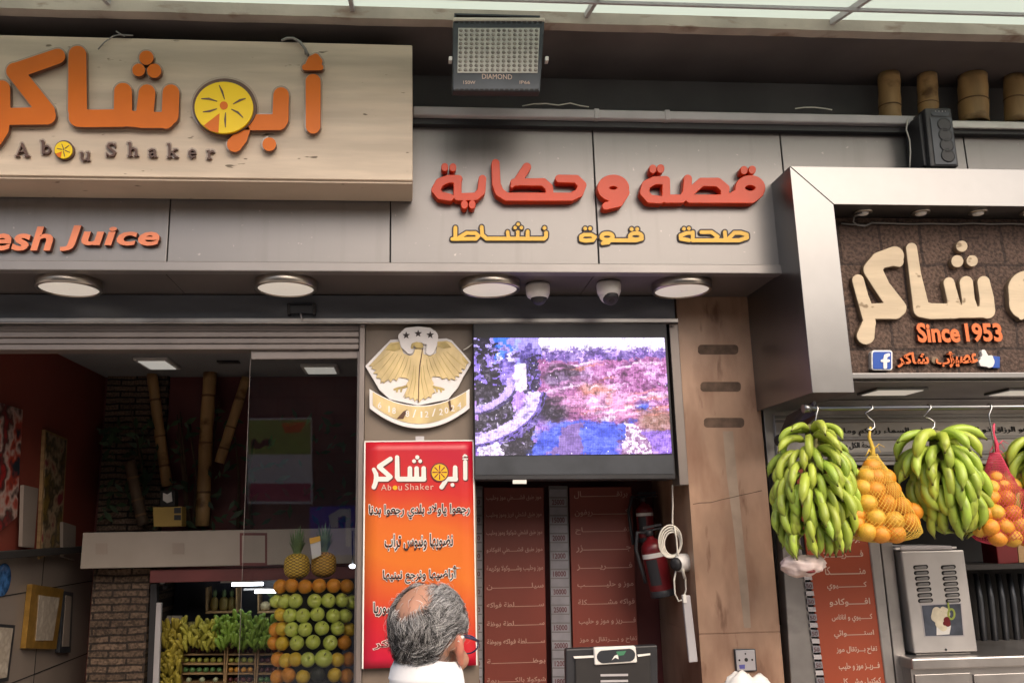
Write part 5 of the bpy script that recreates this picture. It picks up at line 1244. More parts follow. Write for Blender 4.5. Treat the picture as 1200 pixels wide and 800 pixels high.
# black column speaker on the frame
sp_ = thing('column_speaker', 'black column speaker standing on the steel kiosk frame', 'speaker', W(1098,196,3.55))
def Sz(x, y): return (860+x/3.48, 60+y/3.48)
m_ = MB(); m_.quad([Sz(778,232), Sz(886,232), Sz(918,470), Sz(802,470)], 3.535, 0.15)
m_.quad([Sz(752,262), Sz(784,240), Sz(804,470), Sz(776,468)], 3.56, 0.12); m_.build('cabinet', mBlack, sp_, bevel=0.006)
m_ = MB(); m_.quad([Sz(800,270), Sz(888,270), Sz(910,462), Sz(822,462)], 3.531, 0.003); gg = m_.build('grille', mDarkMetal, sp_, bevel=0.002)
for k in range(4):
    y = 300+k*42; m_ = MB(); x = 858+k*5
    m_.lathe([(0.034,0),(0.034,0.002),(0.027,0.0022),(0.012,0.0008)], W(*Sz(x, y), 3.5305), (0,-1,0), 20); m_.build('speaker_cone', mBlack, gg)
m_ = MB(); o3 = strokes([[(816,254,10),(868,255,10)]], res=2)[0]; m_.prism([W(*Sz(a, c), 3.532) for a, c in o3], (0,0.002,0)); m_.build('control_panel', mDarkMetal, sp_)
text('lettering', [('SOUND', (1096,131.5,1108,133.8))], 3.531, 0.0008, mGutter, sp_) if False else None
m_ = MB()
for x in (822,836,850,862): m_.lathe([(0.003,0),(0.002,0.002)], W(*Sz(x, 246), 3.531), (0,-1,0), 8)
m_.build('button', mGutter, sp_)
# ------------------------------------------------------------------ fruit rail
YR = 3.56
rl = thing('fruit_rail', 'steel rail on a dark bracket carrying the hanging fruit', 'rail', W(945,477,YR))
zR = W(1100,477.5,YR).z; xR0 = W(944,477,YR).x
m_ = MB(); m_.tube([(xR0,YR,zR),(XR,YR,zR)], 0.011, 16); m_.build('tube', mSteel, rl)
m_ = MB(); m_.tube([(xR0-0.012,YR,zR),(xR0+0.02,YR,zR)], 0.019, 16); m_.build('end_cap', mSteel, rl)
m_ = MB(); m_.prism([W(953,470,YR),W(955,486,YR),W(935,496,YR+0.1),W(916,524,YR+0.45),W(912,512,YR+0.45),W(922,487,YR+0.25)], (0.012,0.0,0.0)); m_.build('bracket', mBlack, rl)
m_ = MB(); m_.lathe([(0.03,0),(0.03,0.04)], W(914,516,YR+0.46), (0,-1,0), 14); m_.build('bracket_foot', mBlack, rl)
m_ = MB(); m_.tube([(XR-0.02,YR,zR),(XR-0.02,4.09,zR)], 0.011, 10); m_.build('end_support', mSteel, rl)
mHook = mat('hook_steel', (0.5,0.49,0.48), 0.25, metal=1.0, var=0.1, scale=20)
def hook(px, pts, lab):
    th = thing('s_hook', lab, 'hook', W(px,478,YR), 'hooks on the fruit rail')
    x = W(px,477,YR).x
    m_ = MB(); q = [Vector((x-0.004,YR+0.014,zR-0.006)), Vector((x-0.002,YR+0.016,zR+0.006)), Vector((x,YR,zR+0.0155)), Vector((x+0.001,YR-0.0145,zR+0.008)), Vector((x+0.001,YR-0.016,zR-0.004))]
    q += [W(a, c, YR-0.018) for a, c in pts]
    m_.tube(q, 0.0032, 8); m_.build('wire', mHook, th); return th
hook(956, [(957,485),(955.5,494),(956,502),(958,507)], 'steel hook at the rail end holding the biggest banana bunch')
hook(1020, [(1014,484),(1018,489),(1024,494),(1025,500),(1021,504),(1016,502)], 'steel hook holding the yellow bag of oranges')
hook(1088, [(1082,488),(1089,490),(1095,494),(1095,500),(1090,504),(1085,503)], 'steel hook holding the second banana bunch')
hook(1159, [(1159,486),(1160,494),(1162,504),(1164,515),(1165,530)], 'long twisted steel hook holding the pink bag of oranges')
hook(1216, [(1217,488),(1217,500),(1218,508)], 'steel hook holding the banana bunch at the picture edge')
# ------------------------------------------------------------------ bananas
def banana_mesh(L=0.20, r=0.0185, bend=1.9, seed=0):
    """one banana: starts at the origin along +X, curves down to -Z; stem end first"""
    rr_ = random.Random(seed); n = 13; pts = []; rad = []; ang = 0.42; p = Vector((0,0,0))
    for i in range(n):
        t = i/(n-1); pts.append(p.copy())
        k = min(1, t/0.16)**0.8*(1-max(0,(t-0.80)/0.20)**1.7*0.72); rad.append(max(0.006, r*(0.34+0.66*k) if t < 0.16 else r*k))
        st = L/(n-1); ang -= bend/(n-1)*(0.55+0.9*math.sin(math.pi*t)); p = p+Vector((math.cos(ang)*st, 0, math.sin(ang)*st))
    pts.append(p+Vector((math.cos(ang),0,math.sin(ang)))*0.002); rad.append(0.0045)
    m_ = MB(); base_n = len(m_.v)
    # rounded five sided section
    vs_ = []; cols = []; ns = 10; up0 = Vector((0,1,0))
    for i, q in enumerate(pts):
        a = pts[min(i+1,len(pts)-1)]-pts[max(i-1,0)]; a.normalize(); sd_ = up0.cross(a).normalized()
        for j in range(ns):
            th_ = 2*math.pi*j/ns; f = 1+0.10*math.cos(5*th_+0.4)
            vs_.append(q+(up0*math.cos(th_)+sd_*math.sin(th_))*rad[i]*f)
            t = i/(len(pts)-1); g = Vector((0.36,0.49,0.065))
            wob = 0.92+0.16*mnoise.noise(Vector((t*4,th_,seed*3.3)))
            g = g*wob
            if t < 0.10: g = g.lerp(Vector((0.20,0.26,0.045)), 0.6)
            if t > 0.95: g = Vector((0.045,0.035,0.012))
            elif t > 0.88: g = g.lerp(Vector((0.24,0.27,0.06)), 0.5)
            if mnoise.noise(Vector((t*16,th_*2.2,seed*7.1))) > 0.44: g = g.lerp(Vector((0.11,0.10,0.025)), 0.55)
            cols.append((*g,1))
    fs_ = [(i*ns+j,i*ns+(j+1)%ns,(i+1)*ns+(j+1)%ns,(i+1)*ns+j) for i in range(len(pts)-1) for j in range(ns)]
    fs_ += [list(range(ns))[::-1], [(len(pts)-1)*ns+j for j in range(ns)]]
    m_.add(vs_, fs_, True); m_.cols = cols
    return m_
mBan_ = attr_mat('green_banana_skin', 0.42, sss=0.0, spec=0.45)
# object-level tint so that fingers differ
_t = mBan_.node_tree; _b = _t.nodes['Principled BSDF']; _oi = _t.nodes.new('ShaderNodeObjectInfo'); _hs = _t.nodes.new('ShaderNodeHueSaturation')
_mr = _t.nodes.new('ShaderNodeMapRange'); _mr.inputs[3].default_value = 0.478; _mr.inputs[4].default_value = 0.510; _t.links.new(_oi.outputs['Random'], _mr.inputs[0]); _t.links.new(_mr.outputs[0], _hs.inputs['Hue'])
_mv = _t.nodes.new('ShaderNodeMapRange'); _mv.inputs[3].default_value = 0.82; _mv.inputs[4].default_value = 1.18; _m2 = _t.nodes.new('ShaderNodeMath'); _m2.operation = 'FRACT'; _m3 = _t.nodes.new('ShaderNodeMath'); _m3.operation = 'MULTIPLY'; _m3.inputs[1].default_value = 7.31
_t.links.new(_oi.outputs['Random'], _m3.inputs[0]); _t.links.new(_m3.outputs[0], _m2.inputs[0]); _t.links.new(_m2.outputs[0], _mv.inputs[0]); _t.links.new(_mv.outputs[0], _hs.inputs['Value'])
_src = _b.inputs['Base Color'].links[0].from_socket; _t.links.new(_src, _hs.inputs['Color']); _t.links.new(_hs.outputs[0], _b.inputs['Base Color'])
BM = []
for k, (L_, r_, bd) in enumerate(((0.225,0.0220,1.55),(0.205,0.0213,1.75),(0.235,0.0222,1.4),(0.195,0.021,1.9),(0.215,0.0222,1.2),(0.19,0.0208,1.6),(0.21,0.0225,2.0),(0.20,0.0205,1.0),(0.185,0.0225,1.45),(0.225,0.0205,1.7))):
    o_ = banana_mesh(L_, r_, bd, k).build('banana', mBan_); BM.append(o_.data); bpy.data.objects.remove(o_)
def put_banana(parent, base, az, el, roll, mesh, s=1.0):
    """az: heading in plan (0 = towards the street, +90 = right); el: lift of the stem end"""
    h = Vector((math.sin(az), -math.cos(az), 0)); X = (h*math.cos(el)+Vector((0,0,1))*math.sin(el)).normalized()
    side = Vector((0,0,1)).cross(h).normalized(); Y = (side*math.cos(roll)+X.cross(side)*math.sin(roll)).normalized(); Z = X.cross(Y)
    M_ = Matrix((X, Y, Z)).transposed().to_4x4(); M_ = Matrix.Translation(base) @ M_ @ Matrix.Diagonal((s,s,s,1))
    o = bpy.data.objects.new('banana', mesh); COL.objects.link(o); o.parent = parent
    o.matrix_parent_inverse = Matrix.Translation(-Vector(parent.location)); o.matrix_basis = M_
    return o
mStem = mat('banana_stem', (0.16,0.15,0.05), 0.7, var=0.3, scale=25, bump=0.3)
def bunch(lab, top, hands, seed, arc=R(128), lean=0.0):
    """hands: (drop in m, radius of the hand, fingers, lift, scale)"""
    rr_ = random.Random(seed); th = thing('banana_bunch', lab, 'bananas', top, 'hanging banana bunches')
    m_ = MB(); zb_ = hands[-1][0]; m_.tube([top+Vector((0,0,0.02)), top+Vector((0.004,0.0,-zb_*0.5)), top+Vector((lean,0,-zb_-0.03))], [0.022,0.045,0.02], 12); m_.build('stem', mStem, th)
    for hi, (dz, rad, n, lift, s) in enumerate(hands):
        off = rr_.random()*0.3
        for i in range(n):
            t = (i+0.5+off-0.15)/n; az = -arc+2*arc*t+rr_.uniform(-0.09,0.09)
            b_ = top+Vector((lean*dz/max(zb_,0.01), 0, -dz+rr_.uniform(-0.010,0.010)))+Vector((math.sin(az)*rad, -math.cos(az)*rad*0.8, 0))
            put_banana(th, b_, az, lift+rr_.uniform(-0.16,0.16), rr_.uniform(-0.30,0.30), rr_.choice(BM), s*rr_.uniform(0.92,1.08))
    return th
bt1 = W(950,503,YR+0.0); bt2 = W(1096,510,YR+0.0); bt3 = W(1222,516,YR+0.0)
b1 = bunch('biggest green banana bunch hanging at the rail end', bt1,
      [(0.01,0.02,5,0.15,0.70),(0.045,0.035,7,-0.15,0.74),(0.095,0.055,10,-0.35,0.76),(0.15,0.068,11,-0.40,0.80),(0.20,0.078,12,-0.5,0.82),(0.25,0.078,12,-0.55,0.82),(0.30,0.07,12,-0.6,0.8),(0.345,0.058,11,-0.65,0.78),(0.385,0.042,9,-0.7,0.74),(0.43,0.03,6,-0.3,0.60)], 3, lean=-0.045)
b2 = bunch('green banana bunch hanging between the two orange bags', bt2,
      [(0.02,0.02,8,0.10,0.94),(0.06,0.03,10,-0.20,0.92),(0.11,0.042,11,-0.42,0.92),(0.17,0.050,12,-0.55,0.90),(0.225,0.048,11,-0.7,0.88),(0.28,0.038,9,-0.85,0.8)], 11, lean=0.03)
b3 = bunch('green banana bunch cut by the right picture edge', bt3,
      [(0.02,0.02,8,0.15,0.98),(0.06,0.035,9,-0.10,0.96),(0.11,0.055,10,-0.3,0.94),(0.17,0.06,10,-0.45,0.92)], 23)
# plastic bag under the big bunch
mPink = mat('pink_plastic_film', (0.78,0.64,0.61), 0.3, var=0.08, scale=9); mPink.node_tree.nodes['Principled BSDF'].inputs['Transmission Weight'].default_value = 0.15
pb = thing('plastic_bag', 'pale pink plastic bag hanging under the biggest banana bunch', 'plastic bag', W(940,665,3.55))
m_ = MB()
def pbf(q, d): k = 1+0.25*mnoise.noise(d*1.9+Vector((3,1,2)))+0.22*abs(mnoise.noise(d*4.5))+0.10*abs(mnoise.noise(d*11)); return Vector((q.x*k, q.y*k, q.z*k+0.12*abs(q.x)))
m_.ball(W(941,663,3.56), (0.085,0.05,0.042), 36, 22, pbf); m_.build('film', mPink, pb)
m_ = MB(); m_.ball(W(950,669,3.515), (0.022,0.010,0.008), 14, 8); m_.build('red_print', mRedEx, pb)
# ------------------------------------------------------------------ oranges in nets
mOr = mat('orange_peel', (0.69,0.27,0.022), 0.42, var=0.12, scale=9, bump=0.25, bscale=190, sss=0.05)
mOr2 = mat('yellow_orange_peel', (0.67,0.37,0.04), 0.42, var=0.12, scale=9, bump=0.25, bscale=190, sss=0.05)
mCalyx = mat('fruit_button', (0.12,0.12,0.03), 0.7, var=0.2, scale=30)
def orange_mesh(mt, seed):
    m_ = MB()
    def fn(q, d): k = 1+0.02*mnoise.noise(d*1.5+Vector((seed,0,0)))-0.07*max(0,d.z-0.93)/0.07; return q*k
    m_.ball((0,0,0), (1,1,0.95), 24, 16, fn); me = m_.build('orange', mt); d_ = me.data; bpy.data.objects.remove(me); return d_
OM = [orange_mesh(mOr, 1), orange_mesh(mOr2, 5)]
def add_fruit(name, mesh, c, r, lab, cat, group, rot=None):
    o = bpy.data.objects.new(name, mesh); COL.objects.link(o); o.location = c; o.scale = (r,)*3
    o.rotation_euler = rot or (random.uniform(-0.7,0.7), random.uniform(-0.7,0.7), random.uniform(0,6.28)); tag(o, lab, cat, group); return o
def netbag(lab, colname, prof, cx, top, pts, r_px, netmat, mesh_pick, squash=0.75, turn=0):
    """prof: (y pixel, half width in px) down the bag; oranges at traced spots, each a thing of its own"""
    th = thing('net_bag', lab, 'net bag', top, 'net bags of oranges')
    # lattice of thin strands on the pear shape
    n_a, n_z = 44, 46; m_ = MB(); YB_ = YR+0.0
    ys0, ys1 = prof[0][0], prof[-1][0]
    py = [p[0] for p in prof]; pw = [p[1] for p in prof]; pc = [p[2] for p in prof]
    def P_(a, t):
        y = ys0+(ys1-ys0)*t; hw = float(np.interp(y, py, pw)); c_ = float(np.interp(y, py, pc))
        hw *= 1+0.035*math.sin(5*a+9*t)
        s_ = PXM(c_, y, YB_); base_ = W(c_, y, YB_)
        return base_+Vector((math.cos(a)*hw*s_, math.sin(a)*hw*s_*squash, 0))
    strands = 46
    for dirn in (1, -1):
        for k in range(strands):
            pts_ = [P_(2*math.pi*k/strands+dirn*t*2.6, t) for t in np.linspace(0, 1, 40)]
            m_.tube(pts_, 0.0011, 3, caps=False)
    m_.build('net', netmat, th)
    m_ = MB(); neck = [P_(0, 0.0).lerp(P_(math.pi, 0.0), 0.5)]
    m_.tube([W(cx-1, ys0-34, YB_-0.015), W(cx-2.5, ys0-22, YB_-0.01), W(cx+1.5, ys0-10, YB_), W(cx+1, ys0+4, YB_)], [0.004,0.007,0.009,0.016], 8)
    for k in range(7):
        a = k*0.9; m_.tube([W(cx+1, ys0-6+k, YB_), W(cx+6*math.cos(a)+3, ys0-14+2*k, YB_-0.01), W(cx+12*math.cos(a)+4, ys0-10+3*k+4*math.sin(a), YB_-0.012)], [0.003,0.002,0.001], 5)
    m_.build('knot', netmat, th)
    # oranges
    rows = {}
    for (x, y) in pts: rows.setdefault(round((y-ys0)/18), []).append((x, y))
    nr = sorted(rows); k = 0
    for ri, rk in enumerate(nr):
        for ci, (x, y) in enumerate(sorted(rows[rk])):
            hw = float(np.interp(y, py, pw)); c_ = float(np.interp(y, py, pc)); s_ = PXM(x, y, YB_)
            u = max(-0.95, min(0.95, (x-c_)/hw)); dep = max(0.0, math.sqrt(1-u*u)*hw*s_*squash-r_px*s_*0.98)
            ctr = W(x, y, YB_-dep)
            add_fruit('orange', OM[mesh_pick(k)], ctr, r_px*s_*random.uniform(0.96,1.04), f'orange in the {colname} net bag, {ORD[ri]} layer from the top, {ORD[ci]} from the left', 'orange', 'oranges in the net bags'); k += 1
    return th
mNetY = mat('yellow_net', (0.70,0.47,0.07), 0.5, var=0.1, scale=20)
mNetP = mat('pink_net', (0.62,0.05,0.11), 0.5, var=0.1, scale=20)
def Q5(x, y): return (860+x/3.333, 440+y/3.333)
o1 = [Q5(*p) for p in ((540,358),(520,395),(556,398),(592,400),(505,440),(552,447),(615,445),(522,500),(596,500),(655,508),(478,578),(554,555),(624,565),(688,572),(520,610),(572,618),(632,618),(480,545),(700,530))]
netbag('yellow net bag full of oranges hanging from the rail', 'yellow', [(534,5,1023),(542,10,1024),(552,17,1024),(566,23,1025),(585,30,1028),(600,36,1032),(614,41,1035),(624,42,1036),(631,34,1037),(635,14,1036)], 1021, W(1021,505,YR), o1, 10.8, mNetY, lambda k: 1 if k in (7,12,16,13,0,4) else 0)
o2 = [Q5(*p) for p in ((1022,402),(1005,440),(1048,432),(1088,432),(1005,478),(1062,478),(1118,472),(985,540),(1022,535),(1087,535),(1138,528),(1000,592),(1058,590),(1115,585),(1165,590),(962,598),(1030,632),(1088,634),(1140,632),(1155,490))]
netbag('pink net bag full of oranges hanging from the long hook', 'pink', [(530,5,1166),(540,9,1167),(555,14,1169),(568,20,1172),(585,27,1175),(600,31,1176),(615,35,1178),(626,36,1178),(634,28,1178),(638,12,1178)], 1166, W(1165,505,YR), o2, 10.0, mNetP, lambda k: 0 if k % 3 else 1)
# ------------------------------------------------------------------ inside the juice shop
YBk = 6.22
for k, (pts, wd, lab) in enumerate((
      ([(178,438),(186,500),(196,569)], 6.2, 'thin bamboo cane left of the yellow box in the dark shop niche'),
      ([(247,428),(242,500),(237,616)], 8.0, 'thickest bamboo cane standing upright in the dark shop niche'),
      ([(289,442),(273,492),(257,542)], 6.0, 'slanting bamboo cane behind the glass door edge'),
      ([(152,540),(160,580),(168,615)], 6.5, 'short dark bamboo stump low in the shop niche'))):
    Yb_ = YBk-0.05*k; th = thing('bamboo_cane', lab, 'bamboo cane', W(*pts[-1], Yb_), 'bamboo canes in the shop niche')
    a = [W(x, y, Yb_) for x, y in pts]; P = []
    for i in range(2): P += [a[i].lerp(a[i+1], t/6) for t in range(6)]
    P.append(a[2]); r_ = wd*PXM(200,500,Yb_)
    m_ = MB(); m_.tube(P, [r_*(1+0.04*math.sin(i*1.9)) for i in range(len(P))], 16); m_.build('cane', mBamboo if k < 3 else mBark, th)
    for f_ in (3, 7, 10):
        m_ = MB(); q = P[f_]; dq = (P[f_+1]-P[f_]).normalized(); m_.tube([q-dq*0.008, q, q+dq*0.008], [r_, r_*1.09, r_], 16, caps=False); m_.build('joint', mBambooD, th)
th = thing('niche_plants', 'dark tangle of leaves and stems filling the shop niche', 'plants', W(200,560,6.2))
tag(th, kind='stuff')
m_ = MB(); rp_ = random.Random(4)
for k in range(230):
    px = rp_.choice([rp_.uniform(118,185), rp_.uniform(185,300), rp_.uniform(250,420)]); py = rp_.uniform(490,618) if px < 250 else rp_.uniform(480,618)
    c = W(px, py, 6.26-rp_.random()*0.14); a = rp_.uniform(0,6.28); l = rp_.uniform(0.02,0.06)
    d1 = Vector((math.cos(a), rp_.uniform(-.5,.5), math.sin(a)))*l; d2 = d1.cross(Vector((0,1,0))).normalized()*l*0.35
    m_.add([c-d1, c+d2, c+d1, c-d2], [(0,1,2,3)])
m_.build('foliage', mLeafD, th)
m_ = MB()
for k in range(9):
    x = rp_.uniform(120,300); m_.tube([W(x, 618, 6.25), W(x+rp_.uniform(-8,8), 560, 6.22), W(x+rp_.uniform(-20,20), rp_.uniform(470,520), 6.24)], [0.015,0.011,0.005], 6)
m_.build('stem', mBark, th)
th = thing('yellow_box', 'small yellow carton at the foot of the canes on the white band', 'box', W(195,616,5.9))
m_ = MB(); m_.quad([(179,594),(213,593),(213,616.5),(180,617)], 5.9, 0.12); m_.build('carton', mat('yellow_carton', (0.42,0.28,0.07), 0.6, var=0.1, scale=5), th, bevel=0.004)
m_ = MB(); m_.quad([(204,594.5),(212,594.3),(212,601),(204,601.2)], 5.897, 0.002); m_.quad([(204,603),(212,603),(212,609),(204,609)], 5.897, 0.002); m_.build('print', mBlack, th)
th = thing('small_carton', 'small black and white carton standing on the yellow carton', 'box', W(197,592,5.92))
m_ = MB(); m_.quad([(188,574),(205,574),(205,593),(188,593)], 5.92, 0.08); m_.build('carton', mBlackM, th)
m_ = MB(); m_.quad([(191,577),(196,579),(201,576),(202,587),(196,589),(191,586)], 5.917, 0.002); m_.build('print', mPaper, th)
# ceiling lamp panels
for k, (px, py, hw, hd_, lab) in enumerate(((185,424,0.11,0.17,'square ceiling lamp over the bamboo canes in the shop'),(376,430.5,0.125,0.15,'square ceiling lamp seen through the glass door'),(3,416,0.13,0.15,'square ceiling lamp at the left picture edge'))):
    c = WZ(px, py, zci); th = thing('ceiling_panel_lamp', lab, 'lamp', c, 'square lamps on the shop ceiling')
    m_ = MB(); m_.box(c.x-hw, c.x+hw, c.y-hd_, c.y+hd_, zci-0.022, zci-0.001); m_.build('frame', mWhite, th, bevel=0.004)
    m_ = MB(); m_.box(c.x-hw+0.025, c.x+hw-0.025, c.y-hd_+0.03, c.y+hd_-0.03, zci-0.026, zci-0.0225); m_.build('diffuser', mPanelLamp, th)
th = thing('ceiling_vent', 'narrow dark ceiling slot behind the upright bamboo cane', 'vent', WZ(268,423,zci)); c = WZ(268,423,zci)
m_ = MB(); m_.box(c.x-0.07, c.x+0.07, c.y-0.04, c.y+0.04, zci-0.012, zci-0.001); m_.build('grille', mBlack, th)
# things on the left wall (a plane going away from the camera)
XW = XI+0.002
def wallq(name, px4, mt, parent, off=0.0, th_=0.02):
    m_ = MB(); pts = [WX(x, y, XW+off+th_) for x, y in px4]; m_.prism(pts, (-th_,0,0)); return m_.build(name, mt, parent)
def picmat(name, cols, scale, seed):
    m, t, b = new_mat(name); N = t.nodes.new; L = t.links.new
    tc = N('ShaderNodeTexCoord'); mp = N('ShaderNodeMapping'); mp.inputs['Location'].default_value = (seed*3.1, seed*1.7, seed*0.9); L(tc.outputs['Object'], mp.inputs[0])
    nz = N('ShaderNodeTexNoise'); nz.inputs['Scale'].default_value = scale; nz.inputs['Detail'].default_value = 3; L(mp.outputs[0], nz.inputs['Vector'])
    rp = N('ShaderNodeValToRGB'); e = rp.color_ramp.elements
    while len(e) < len(cols): e.new(0.5)
    for i, c in enumerate(cols): e[i].position = 0.34+0.32*i/(len(cols)-1); e[i].color = (*c,1)
    L(nz.outputs['Fac'], rp.inputs[0]); L(rp.outputs[0], b.inputs['Base Color']); b.inputs['Roughness'].default_value = 0.35
    return m
mPic1 = picmat('fruit_poster_print', [(0.30,0.02,0.02),(0.05,0.02,0.02),(0.45,0.32,0.28),(0.35,0.04,0.02),(0.02,0.03,0.04)], 7, 1)
mPic2 = picmat('drink_poster_print', [(0.20,0.13,0.03),(0.04,0.03,0.02),(0.35,0.26,0.16),(0.18,0.02,0.03)], 9, 2)
th = thing('wall_poster', 'large fruit poster in red and white on the red shop wall', 'poster', WX(8,560,XW), 'posters on the red shop wall')
wallq('print', [(-20,465),(27,480),(20,605),(-20,640)], mPic1, th)
th = thing('wall_poster', 'tall narrow drink poster with brown edge on the red shop wall', 'poster', WX(68,550,XW), 'posters on the red shop wall')
wallq('frame', [(53,503),(79,514),(72,640),(46,655)], mWood, th); wallq('print', [(55,506),(78,516),(71,637),(49,651)], mPic2, th, 0.021, 0.004)
th = thing('wall_notice', 'pale grey notice panel hung below the red wall posters', 'notice', WX(35,605,XW), 'pale panels on the shop wall')
wallq('sheet', [(28,568),(45,572),(40,642),(26,640)], mTile, th, 0.03)
th = thing('wall_notice', 'pale narrow panel hung beside the white band in the shop', 'notice', WX(81,630,XW), 'pale panels on the shop wall')
wallq('sheet', [(74,611),(89,616),(88,656),(74,652)], mTile, th, 0.03)
th = thing('wall_shelf', 'dark shelf strip between the red wall and the tiles', 'shelf', WX(30,640,XW))
m_ = MB(); zsh = WX(30,641,XW).z; m_.box(XW+0.02, XW+0.10, 4.45, 6.1, zsh-0.05, zsh-0.01); m_.build('plank', mBlackM, th, bevel=0.004)
def frame3(lab, outer, inner, mf, mp_, nm='picture_frame', cat='picture', grp='framed pictures on the tiled shop wall'):
    th = thing(nm, lab, cat, WX(*outer[3], XW), grp)
    wallq('frame', outer, mf, th, 0.012, 0.03); wallq('sheet', inner, mp_, th, 0.043, 0.003); return th
mGoldF = mat('gold_frame', (0.34,0.19,0.04), 0.35, metal=0.4, var=0.2, scale=20)
mPic3 = picmat('certificate_print', [(0.50,0.44,0.36),(0.36,0.30,0.24),(0.56,0.50,0.42)], 16, 4)
frame3('picture in a gold frame on the tiled shop wall', [(38,684),(75,690),(66,760),(30,759)], [(46,697),(70,700),(62,750),(42,750)], mGoldF, mPic3)
frame3('grey framed picture right of the gold frame', [(75,692),(86,694),(83,764),(70,764)], [(77.5,697),(84,698.5),(81,757),(73,757)], mDarkMetal, mTile)
frame3('white sheet in a thin black frame at the left picture edge', [(-20,729),(18,732),(10,797),(-20,803)], [(-20,733),(15.5,735.5),(8,793),(-20,798)], mBlack, mPic3)
th = thing('blue_plate', 'round blue plate hung on the tiled wall at the picture edge', 'plate', WX(2,678,XW))
m_ = MB(); c = WX(0,679,XW); m_.lathe([(0.001,0.014),(0.045,0.013),(0.085,0.02),(0.088,0.016),(0.05,0.004)], c, (1,0,0), 32, caps=False); m_.build('dish', mat('blue_glaze', (0.05,0.16,0.40), 0.25, var=0.5, scale=30), th)
# ------------------------------------------------------------------ fruit cooler
YFz = 5.75
cl = thing('fruit_cooler', 'black fruit cooler with a white side panel under the maroon strip', 'cooler', W(300,800,5.75))
zl = W(250,860,YFz).z; xl, xrr = W(176,700,YFz).x, 0.10; ztp = W(250,681,YFz).z
m_ = MB(); m_.box(xl, xrr, 6.32, 6.345, 0.012, ztp); m_.build('back_panel', mat('cooler_back', (0.025,0.028,0.045), 0.3, var=0.2, scale=4), cl)
m_ = MB(); m_.quad([(176,684),(184,683),(182,860),(170,860)], YFz, 0.05); m_.build('door_post', mBlack, cl, bevel=0.004)
m_ = MB(); m_.quad([(183,706),(189,706),(184,860),(176,860)], YFz-0.01, 0.03); m_.build('steel_edge', mGutter, cl, bevel=0.003)
m_ = MB(); m_.quad([(188,721),(213,721),(213,860),(184,860)], 6.20, 0.02); m_.build('white_side', mWhitePaint, cl)
m_ = MB(); m_.box(xl, xrr, YFz, 6.3, 0.012, 0.10); m_.build('base', mBlack, cl)
for k, (px, py, wd, Yt, lab) in enumerate(((290,684,0.20,5.9,'bright tube lamp in the fruit cooler left of the door edge'),(313,692.5,0.16,6.0,'bright tube lamp in the fruit cooler behind the door glass'))):
    c = W(px, py, Yt); th = thing('tube_lamp', lab, 'lamp', c, 'tube lamps in the cooler')
    m_ = MB(); m_.tube([c-Vector((wd/2,0,0)), c+Vector((wd/2,0,0))], 0.011, 12); m_.build('tube', mTube, th)
    m_ = MB(); m_.box(c.x-wd/2-0.07, c.x+wd/2, c.y-0.02, c.y+0.03, c.z+0.012, c.z+0.022); m_.build('fitting', mWhite, th)
th = thing('small_camera', 'small dark camera in the upper corner of the fruit cooler', 'camera', W(193,687,5.8))
m_ = MB(); m_.ball(W(193,687,5.78), 0.018, 14, 8); m_.build('ball', mBlack, th); m_ = MB(); m_.lathe([(0.014,0),(0.018,0.03)], W(190,684,5.78), (0,0.3,1), 12); m_.build('mount', mGutter, th)
# crates with rows of fruit
mSm = {'maroon': mat('dark_red_fruit', (0.085,0.018,0.02), 0.4, var=0.25, scale=20), 'yellowish': mat('yellow_green_fruit', (0.34,0.36,0.07), 0.4, var=0.15, scale=20),
       'green': mat('green_fruit', (0.10,0.22,0.07), 0.4, var=0.2, scale=20), 'pale': mat('pale_fruit', (0.42,0.47,0.30), 0.4, var=0.1, scale=20), 'orange': mat('small_orange_fruit', (0.55,0.28,0.05), 0.4, var=0.15, scale=20)}
SMm = {}
for k_, mm in mSm.items():
    m_ = MB(); m_.ball((0,0,0), (1,1,0.94), 16, 11); o_ = m_.build('fruit', mm); SMm[k_] = o_.data; bpy.data.objects.remove(o_)
def Kz(x, y): return (170+x/5.714, 660+y/5.714)
YCr = 6.05
shelves = [(608,),(668,),(735,),(800,)]
crs = [('left', 245, 540, ['maroon','yellowish','green','pale'], [6,6,6,3]), ('middle', 548, 745, ['maroon','yellowish','orange','maroon'], [4,4,4,4]), ('right', 755, 900, ['maroon','maroon','maroon','green'], [3,3,3,3])]
